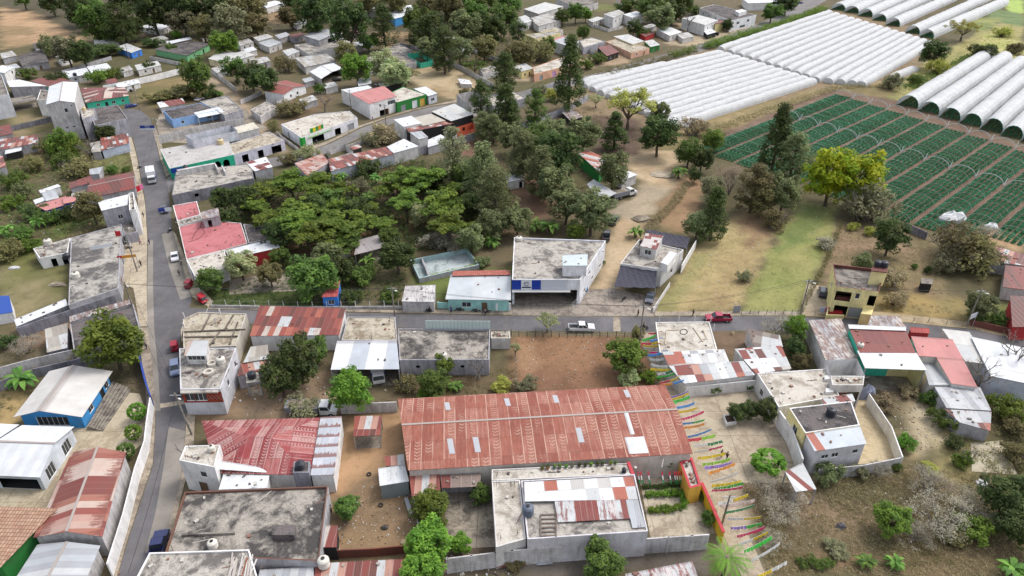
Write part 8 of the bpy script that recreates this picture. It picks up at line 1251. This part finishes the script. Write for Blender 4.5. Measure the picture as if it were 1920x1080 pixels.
# ---------------------------------------------------------------- poles, wires, signs, bunting, tanks, pots
POLE = concrete(A(160, 152, 142), A(120, 112, 104), .4, .5); tops = {}
def pole(key, label, px, py, h, lean=(0, 0), lamp=True):
 p = P(px, py); q = p + Vector((lean[0], lean[1], h)); t = thing('utility_pole', label, 'pole', p); b = MB(); b.tube([p - Vector((0, 0, .1)), q], [.17, .11], 8); b.build('shaft', POLE, t); b = MB(); b.beam(q + Vector((-.9, 0, -.5)), q + Vector((.9, 0, -.5)), .12, .1); b.build('crossarm', STEEL, t)
 if lamp: b = MB(); b.tube([q + Vector((0, 0, -1.2)), q + Vector((.7, -.5, -.7))], .04, 5); b.build('lamp_arm', STEEL, t); b = MB(); b.box(q + Vector((.9, -.65, -.68)), (.6, .25, .12), -.6); b.build('lamp_head', WHITEP, t)
 tops[key] = q + Vector((0, 0, -.45))
for a in [('a', 'leaning concrete pole at the street before the hipped roof', 360, 816, 9.0, (-.6, 0)), ('b', 'concrete pole beside the bare bright concrete roof', 742, 611, 9.5), ('c', 'concrete pole at the mouth of the bunting lane', 1197, 660, 11), ('d', 'pole at the left pavement corner by the grey flat roof', 256, 598, 9), ('e', 'pole at the orange banner pavement', 258, 510, 8.5), ('f', 'slender pole at the shop corner of the upper street', 724, 236, 8), ('g', 'slender pole by the dirt path shop wall', 659, 206, 8), ('h', 'pole before the bright blue house', 244, 117, 8.5), ('i', 'pole at the street bend by the turquoise house', 262, 208, 9), ('j', 'pole at the road by the driveway fence', 1500, 592, 9), ('k', 'pole with white boxes at the right road bend', 1812, 612, 9), ('l', 'short dark pole in the bunting lane', 1353, 985, 6, (.3, .2), False), ('m', 'pole on the cliff of the upper left street', 300, 262, 8), ('n', 'pole in the conifer corner of the upper road', 1062, 150, 8)]: pole(*a)
def wire(label, a, b, sag=.8, r=.03, off=0.0): b_ = MB(); o = Vector((off, 0, 0)); b_.tube([a.lerp(b, k / 10) + o - Vector((0, 0, sag * 4 * (k / 10) * (1 - k / 10))) for k in range(11)], r, 3, cap=False); o_ = b_.build('overhead_wire', TYRE, None, tuple(a)); tag(o_, label, 'wire', 'overhead wires between the poles')
for a, b, l in [('a', 'd', 'over the left street below the crossroads'), ('d', 'e', 'from the corner to the orange banner'), ('d', 'b', 'along the main road, left span'), ('b', 'c', 'along the main road, middle span'), ('c', 'j', 'along the main road, span past the lawn'), ('j', 'k', 'along the main road, right span'), ('e', 'm', 'along the upper left street'), ('f', 'g', 'between the two shop corner poles'), ('m', 'i', 'at the street bend'), ('i', 'h', 'from the bend to the bright blue house')]:
 for k, dx in enumerate((-.8, .8)): wire('thin dark wire %s, %s' % (l, ('outer one', 'inner one')[k]), tops[a], tops[b], off=dx)
wire('single wire crossing down to the bottom of the left street', tops['a'], P(240, 1075, 6), 1.0)
def text(parent, s, loc, size, rot, m):
 c = bpy.data.curves.new('lettering', 'FONT'); c.body = s; c.size = size; c.align_x = 'CENTER'; c.extrude = .01; o = bpy.data.objects.new('lettering', c); C.objects.link(o); o.parent = parent; o.location = Vector(loc) - Vector(parent['_o']); o.rotation_euler = rot; c.materials.append(m); me = bpy.data.meshes.new_from_object(o.evaluated_get(bpy.context.evaluated_depsgraph_get())); o2 = bpy.data.objects.new('lettering', me); C.objects.link(o2); o2.parent = parent; o2.location = o.location; o2.rotation_euler = o.rotation_euler; bpy.data.objects.remove(o)
def board(label, px, py, z, w, h, head, cols, posts=True, name='sign_board', tilt=0.0):
 p = P(px, py, z); t = thing(name, label, 'sign', (p.x, p.y, 0)); d = Vector((math.cos(head), math.sin(head), 0)); b = MB(); n = len(cols); mats = [paint(c, .4, 0, .05) for c in cols]
 for i in range(n): b.beam(p + d * (w * (i / n - .5)), p + d * (w * ((i + 1) / n - .5)), .08, h, i)
 b.build('panel', mats, t)
 if posts: b = MB(); e = p + d * w * .5; b.tube([(e.x, e.y, 0), (e.x, e.y, z + h / 2)], .07, 6); b.build('post', STEEL, t)
 return t
SB, SW_, SR, SO, SG, SYE = A(36, 60, 150), A(230, 232, 236), A(200, 36, 50), A(226, 150, 40), A(40, 150, 60), A(226, 206, 50)
board('blue and white sign board over the upper left street', 276, 238, 3.0, 5.0, 1.1, .1, [SB, A(120, 130, 170), SB]); board('white strip board under the blue sign over the street', 277, 242, 2.3, 5.0, .5, .1, [SW_], False); board('blue and white sign reaching over the street at the pink house', 309, 393, 3.4, 3.4, 1.0, .15, [SB, SW_]); board('red sign with white panel at the grey flat roof front', 224, 438, 4.0, 2.0, 1.4, .1, [SR, SR, SW_]); board('orange banner sign across the pavement', 237, 481, 3.4, 4.0, .7, .25, [SR, SO, SO, SO]); board('yellow and green sign board on the white corner shop roof', 594, 241, 4.4, 6.4, 1.5, hd(582, 248, 608, 238), [SG, SYE, SG, SO, SG], False); board('white signs on the pole at the right road bend', 1826, 592, 3.0, 2.2, 1.2, .5, [SW_, SW_]); board('small banner with bright colours on the driveway gate', 1546, 581, 1.0, 2.0, 1.2, .1, [A(180, 190, 220), A(200, 120, 150)], False); board('colourful market stall panel at the pavement top', 262, 352, 2.0, 2.6, 1.6, 1.3, [SR, A(220, 120, 160)]); board('white sheet sign lying on the grey flat roof', 190, 462, 4.2, 4.5, .9, .5, [SW_], False)
# sign front of the big white building: blue, emblem on white, blue, pale panels
ww = big['_w']; A3, A2 = Vector((ww[6], ww[7], 0)), Vector((ww[4], ww[5], 0)); du = (A2 - A3).normalized(); nrm = Vector((du.y, -du.x, 0)); L_ = (A2 - A3).length
sg_ = thing('facade_sign', 'blue and white sign panels with a round emblem on the big white building', 'sign', (A3.x, A3.y, 0)); b = MB(); mats = [paint(A(24, 64, 170), .35, 0, .03), paint(A(236, 238, 240), .4, 0, .05), paint(A(214, 218, 226), .4, 0, .05)]
for u0, u1, mi in ((0, .135, 0), (.135, .29, 1), (.29, .425, 0), (.425, .80, 2)): x0, x1 = A3 + du * L_ * u0 + nrm * .06, A3 + du * L_ * u1 + nrm * .06; b.face([x0 + Vector((0, 0, 3.75)), x1 + Vector((0, 0, 3.75)), x1 + Vector((0, 0, 6.05)), x0 + Vector((0, 0, 6.05))], mi=mi)
b.build('panel', mats, sg_); b = MB(); cc = A3 + du * L_ * .2125 + nrm * .075 + Vector((0, 0, 5.15))
for k in range(20):
 a0_, a1_ = k * .285 + .3, (k + 1) * .285 + .3; g_ = lambda a, r: cc + du * math.cos(a) * r * 1.15 + Vector((0, 0, math.sin(a) * r))
 b.face([g_(a0_, .38), g_(a1_, .38), g_(a1_, .52), g_(a0_, .52)]); b.face([g_(a0_ * .6, .14), g_(a1_ * .6, .14), g_(a1_ * .6, .24), g_(a0_ * .6, .24)])
b.build('emblem', paint(A(40, 50, 100)), sg_); b = MB(); b.beam(cc - du * .95 + Vector((0, 0, -.85)), cc + du * .95 + Vector((0, 0, -.85)), .02, .32); b.build('name_bar', paint(A(40, 44, 80)), sg_); b = MB(); a0_ = A3 + nrm * .5; b.beam(a0_ + Vector((0, 0, 3.65)), a0_ + du * L_ * .86 + Vector((0, 0, 3.65)), 1.0, .14); b.build('canopy_edge', WHITEP, sg_)
tg = thing('shop_sign', 'bright blue painted shop front with white lettering at the arcade corner', 'shop front', (*V2(P(318, 331)), 0)); q0, q1 = P(319.5, 317, 3.6), P(341, 313, 3.6); d_ = (q1 - q0).normalized(); n_ = Vector((d_.y, -d_.x, 0)); b = MB(); b.beam(q0 + n_ * .3 + Vector((0, 0, -.55)), q1 + n_ * .3 + Vector((0, 0, -.55)), .12, 1.4); b.beam(q0 + n_ * .3 + d_ * .7 + Vector((0, 0, -2.4)), q0 + n_ * .3 + d_ * .8 + Vector((0, 0, -2.4)), 1.6, 2.3); b.build('panel', paint(A(30, 76, 170), .4), tg); text(tg, 'tigo', q0.lerp(q1, .68) + n_ * .38 + Vector((0, 0, -.8)), 1.1, (R(90), 0, math.atan2(d_.y, d_.x)), WHITEP)
# bunting
PC = {'w': A(236, 236, 232), 'y': A(240, 206, 30), 'g': A(50, 190, 60), 'b': A(70, 150, 226), 'p': A(220, 40, 110), 'o': A(240, 150, 50), 'v': A(160, 130, 220), 'l': A(160, 220, 60), 'r': A(216, 40, 70), 'd': A(30, 150, 90), 'k': A(230, 200, 190)}
CN = {'w': 'white', 'y': 'yellow', 'g': 'green', 'b': 'blue', 'p': 'pink', 'o': 'orange', 'v': 'violet', 'l': 'lime', 'r': 'red', 'd': 'dark green', 'k': 'pale pink'}
BU = '1215,623,1241,620,r 1205,635,1230,626,g 1220,636,1242,632,b 1202,642,1240,638,ry 1205,646,1243,645,y 1205,649,1224,651,w 1213,658,1253,656,pb 1214,663,1241,660,b 1218,671,1246,671,w 1221,681,1253,685,w 1220,689,1266,690,y 1232,699,1263,692,wd 1232,705,1269,697,g 1238,716,1278,703,ry 1240,719,1283,711,ob 1256,743,1291,732,v 1257,747,1291,735,y 1259,751,1293,741,g 1267,762,1303,753,b 1272,770,1308,762,y 1277,784,1320,769,p 1279,792,1322,785,bg 1282,799,1321,792,o 1289,817,1334,803,b 1290,822,1342,813,rl 1300,833,1354,825,wd 1303,845,1357,834,wp 1308,856,1361,847,y 1316,868,1369,858,l 1321,874,1373,865,v 1329,884,1378,866,o 1333,901,1385,884,w 1336,907,1391,899,y 1338,914,1393,903,g 1336,917,1394,911,p 1346,942,1403,925,wy 1350,946,1416,935,k 1362,958,1416,945,d 1366,970,1428,967,wy 1370,988,1428,979,vg 1382,1003,1434,986,p 1386,1018,1441,995,wy 1395,1031,1446,1004,g 1410,1048,1463,1016,w 1420,1078,1476,1051,yw'.split()
for k, s in enumerate(BU):
 x0, y0, x1, y1, cs = s.split(','); a, b_ = P(float(x0), float(y0), 3.6), P(float(x1), float(y1), 3.6); rr = rng(s); n = 22; m = MB(); mats = [paint(PC[c], .7, 0, .03) for c in cs]; st_ = MB(); pts = [a.lerp(b_, i / n) - Vector((0, 0, .8 * (i / n) * (1 - i / n) + rr.uniform(0, .04))) for i in range(n + 1)]; st_.tube(pts, .012, 3, cap=False)
 sw = Vector((rr.uniform(-.25, .25), rr.uniform(-.35, .05), 0))
 for i in range(n): dn = Vector((0, 0, -rr.uniform(.4, .55))) + sw * rr.uniform(.3, 1); q = pts[i].lerp(pts[i + 1], .9); m.face([pts[i], q, q + dn, pts[i] + dn], mi=min(len(cs) - 1, i * len(cs) // n))
 t = thing('paper_bunting', '%s paper bunting string across the lane, number %d from the main road' % (' and '.join(CN[c] for c in cs), k + 1), 'bunting', a, group='paper bunting strung over the lane'); st_.build('string', WHITEP, t); m.build('paper_strip', mats, t)
for k, x in enumerate((1196, 1201, 1215, 1241, 1255, 1264, 1268, 1273, 1277)):
 a = P(x, 884, 3.0); t = thing('hanging_streamer', 'red, white and green streamer hung before the yellow garden wall, %s from the left' % ORD[k], 'streamer', (a.x, a.y, 0), group='tricolour streamers in the garden'); m = MB()
 for i, c_ in enumerate('rwd'): m.beam(a + Vector((.12 * i, -.25 * i, -.6 * i)), a + Vector((.12 * i + .12, -.25 * i - .25, -.6 * i - .6)), .2, .03, i)
 m.build('ribbon', [paint(PC[c]) for c in 'rwd'], t)
for a in [('black water tank on the concrete stand by the corner house', 473, 708, 3.2, .75, 1.3, TB), ('cream water tank with dark lid on the two storey corner house', 415, 680, 5.5, .75, 1.2, TW), ('black water tank on the concrete tank tower', 564, 877, 4.5, .7, 1.2, TB), ('white water tank on the cream house', 398, 845, 5.9, .55, 1.0, TW), ('white water tank on the huge stained roof', 400, 1025, 3.9, .65, 1.1, TW), ('white water tank at the bottom edge beside the rusty roof', 608, 1060, 3.2, .75, 1.4, TW), ('blue grey water tank on the grey white house', 990, 962, 5.0, .8, 1.4, paint(A(96, 106, 124), .5)), ('white water tank on the wide grey flat roof', 832, 670, 3.4, .6, 1.0, TW), ('black water tank on the dark flat roof', 1557, 778, 5.5, .75, 1.4, TB), ('dark blue water tank on the yellow tower, left of two', 1645, 499, 9.6, .7, 1.3, TB), ('dark blue water tank on the yellow tower, right of two', 1657, 500, 9.6, .75, 1.3, TB), ('white water tank on the maroon roof', 1612, 652, 5.0, .6, 1.1, TW), ('white water tank on the white outbuilding', 91, 458, 2.9, .9, 1.4, TW), ('black water tank at the white outbuilding', 126, 484, 3.2, .8, 1.2, TB), ('white water tank on the large dirty grey roof', 143, 520, 3.4, .85, 1.3, TW), ('cream water tank on the arcade house', 414, 270, 3.6, 1.0, 1.7, TC), ('black water tank on the grey block house', 349, 318, 3.6, .8, 1.4, TB), ('black water tank on the pink tin roof house', 704, 163, 6.0, .7, 1.2, TB), ('white water tank behind the white hut of the clearing', 963, 327, .1, .8, 1.8, TW), ('black water tank beside the striped stair house', 1203, 458, 4.5, .6, 1.1, TB), ('white water tank on the big white building', 973, 450, 6.0, .8, .9, TW), ('cream water tank near the tower terrace', 158, 207, 8.3, .7, 1.2, TC), ('black water tank by the rusty turquoise house', 246, 172, 3.3, .6, 1.1, TB), ('black water tank on the white row house', 141, 142, 2.9, .8, 1.3, TB), ('black drum on the narrow cream terrace', 1170, 885, 4.4, .35, .8, TB), ('cream water tank above the column house', 206, 68, 3.2, .7, 1.2, TC)]: tank(*a)
rr = rng(77)
for k in range(13):
 x = 1016 + k * 11.5 + rr.uniform(-2, 2); p = P(x, 880 - (x - 1016) * .07, 4.32); r_ = rr.uniform(.2, .32); t = thing('potted_plant', 'potted plant on the narrow cream terrace, %s from the left' % ORD[k], 'potted plant', p, group='potted plants along the hall terrace'); b = MB(); b.lathe(p, [(0, 0), (r_ * .7, 0), (r_, r_ * 1.3), (r_ * .85, r_ * 1.3), (0, r_ * 1.2)], 10); b.build('pot', paint(rr.choice([A(90, 76, 70), A(150, 90, 70), A(70, 80, 120), A(110, 100, 96)])), t); o = bpy.data.objects.new('leaves', leafmesh('leaves', [cards([(0, 0, r_ * 1.6), (.1, .1, r_ * 2)], 26, .3, .1, rr)], LM[rr.choice(['green', 'bright', 'dark'])])); C.objects.link(o); o.parent = t
for k in range(3):
 x, y = ((695, 877), (684, 873), (674, 870))[k]; 
bwall('low kerb wall of the garden along the main road', [(396, 577), (560, 580), (745, 579), (757, 579)], .7, BLKL); fence('white concrete post fence along the garden kerb wall', [(398, 576), (560, 579), (748, 578)], 1.9, 3.0, 2, WHITEP, r=.09); fence('crooked stick fence at the roadside of the brown lot', [(958, 631), (1080, 632), (1185, 633)], 1.5, 1.5, 2, bark((.07, .055, .045)), wild=.25, r=.07); fence('thin post fence before the yellow house field', [(1655, 601), (1740, 605), (1808, 612)], 1.3, 3.0, 2, paint(A(196, 186, 166)), r=.07); fence('post fence at the foot of the lawn', [(1390, 589), (1500, 589)], 1.2, 1.6, 3); fence('wire mesh driveway gate beside the yellow house', [(1503, 592), (1527, 592), (1551, 592)], 1.5, 2.6, 5, STEEL, r=.05, name='gate', cat='gate'); fence('stick fence on the left of the brown lot', [(966, 650), (969, 722)], 1.4, 2.2, 2, wild=.2); bwall('red brown stone wall at the right road bend', [(1818, 610), (1870, 622), (1940, 640)], 1.4, plaster(A(140, 84, 74), .5)); fence('grey metal yard gate at the big white building corner', [(1072, 583), (1093, 566)], 2.2, 1.3, 5, STEEL, r=.04, name='gate', cat='gate'); fence('dark fence along the sandy drive by the shade cloth', [(1135, 562), (1152, 540), (1160, 520)], 1.5, 1.6, 3, STEEL, r=.04)
bk_ = thing('bucket', 'blue barrel at the side wall of the big white building', 'barrel', P(1099, 546)); b = MB(); b.lathe(P(1099, 546), [(0, 0), (.35, 0), (.38, .5), (.35, 1.0), (0, 1.0)], 12); b.build('barrel_body', BLUETARP, bk_); b = MB(); b.lathe(P(1099, 546, 1.0), [(.3, 0), (.3, .04), (0, .05)], 12); b.build('lid', TB, bk_)
for k, (x, y, l) in enumerate([(692, 890, 'car tyre lying highest in the sandy yard'), (714, 948, 'car tyre lying in the middle of the sandy yard'), (690, 762, 'big tyre of a dismantled axle, left one'), (704, 758, 'big tyre of a dismantled axle, right one')]):
 p = P(x, y); s = .38 if k < 2 else .55; b = MB(); b.lathe(p, [(s * .55, .02), (s * .6, .2), (s * .95, .22), (s, .12), (s * .95, .02), (s * .55, .02)], 16); tag(b.build('tyre', TYRE, None, tuple(p)), l, 'tyre')
rf_ = roofonly(thing('loose_sheet', 'grey metal sheet lying on the wall of the sandy yard', 'sheet', P(767, 955)), 'metal_sheet', [(757, 933), (764, 931), (776, 966), (768, 968)], .5, GTIN); rf_ = roofonly(thing('loose_sheet', 'blue grey sheet lying below the grey panel wall', 'sheet', P(1020, 1062)), 'metal_sheet', [(1008, 1050), (1034, 1047), (1037, 1057), (1006, 1060)], .3, GTIN); roofonly(thing('loose_sheet', 'rusty sheets heaped at the bottom edge left of the panel wall', 'sheet', P(950, 1062)), 'metal_sheet', [(925, 1050), (984, 1046), (986, 1060), (930, 1064)], .4, RTIN)
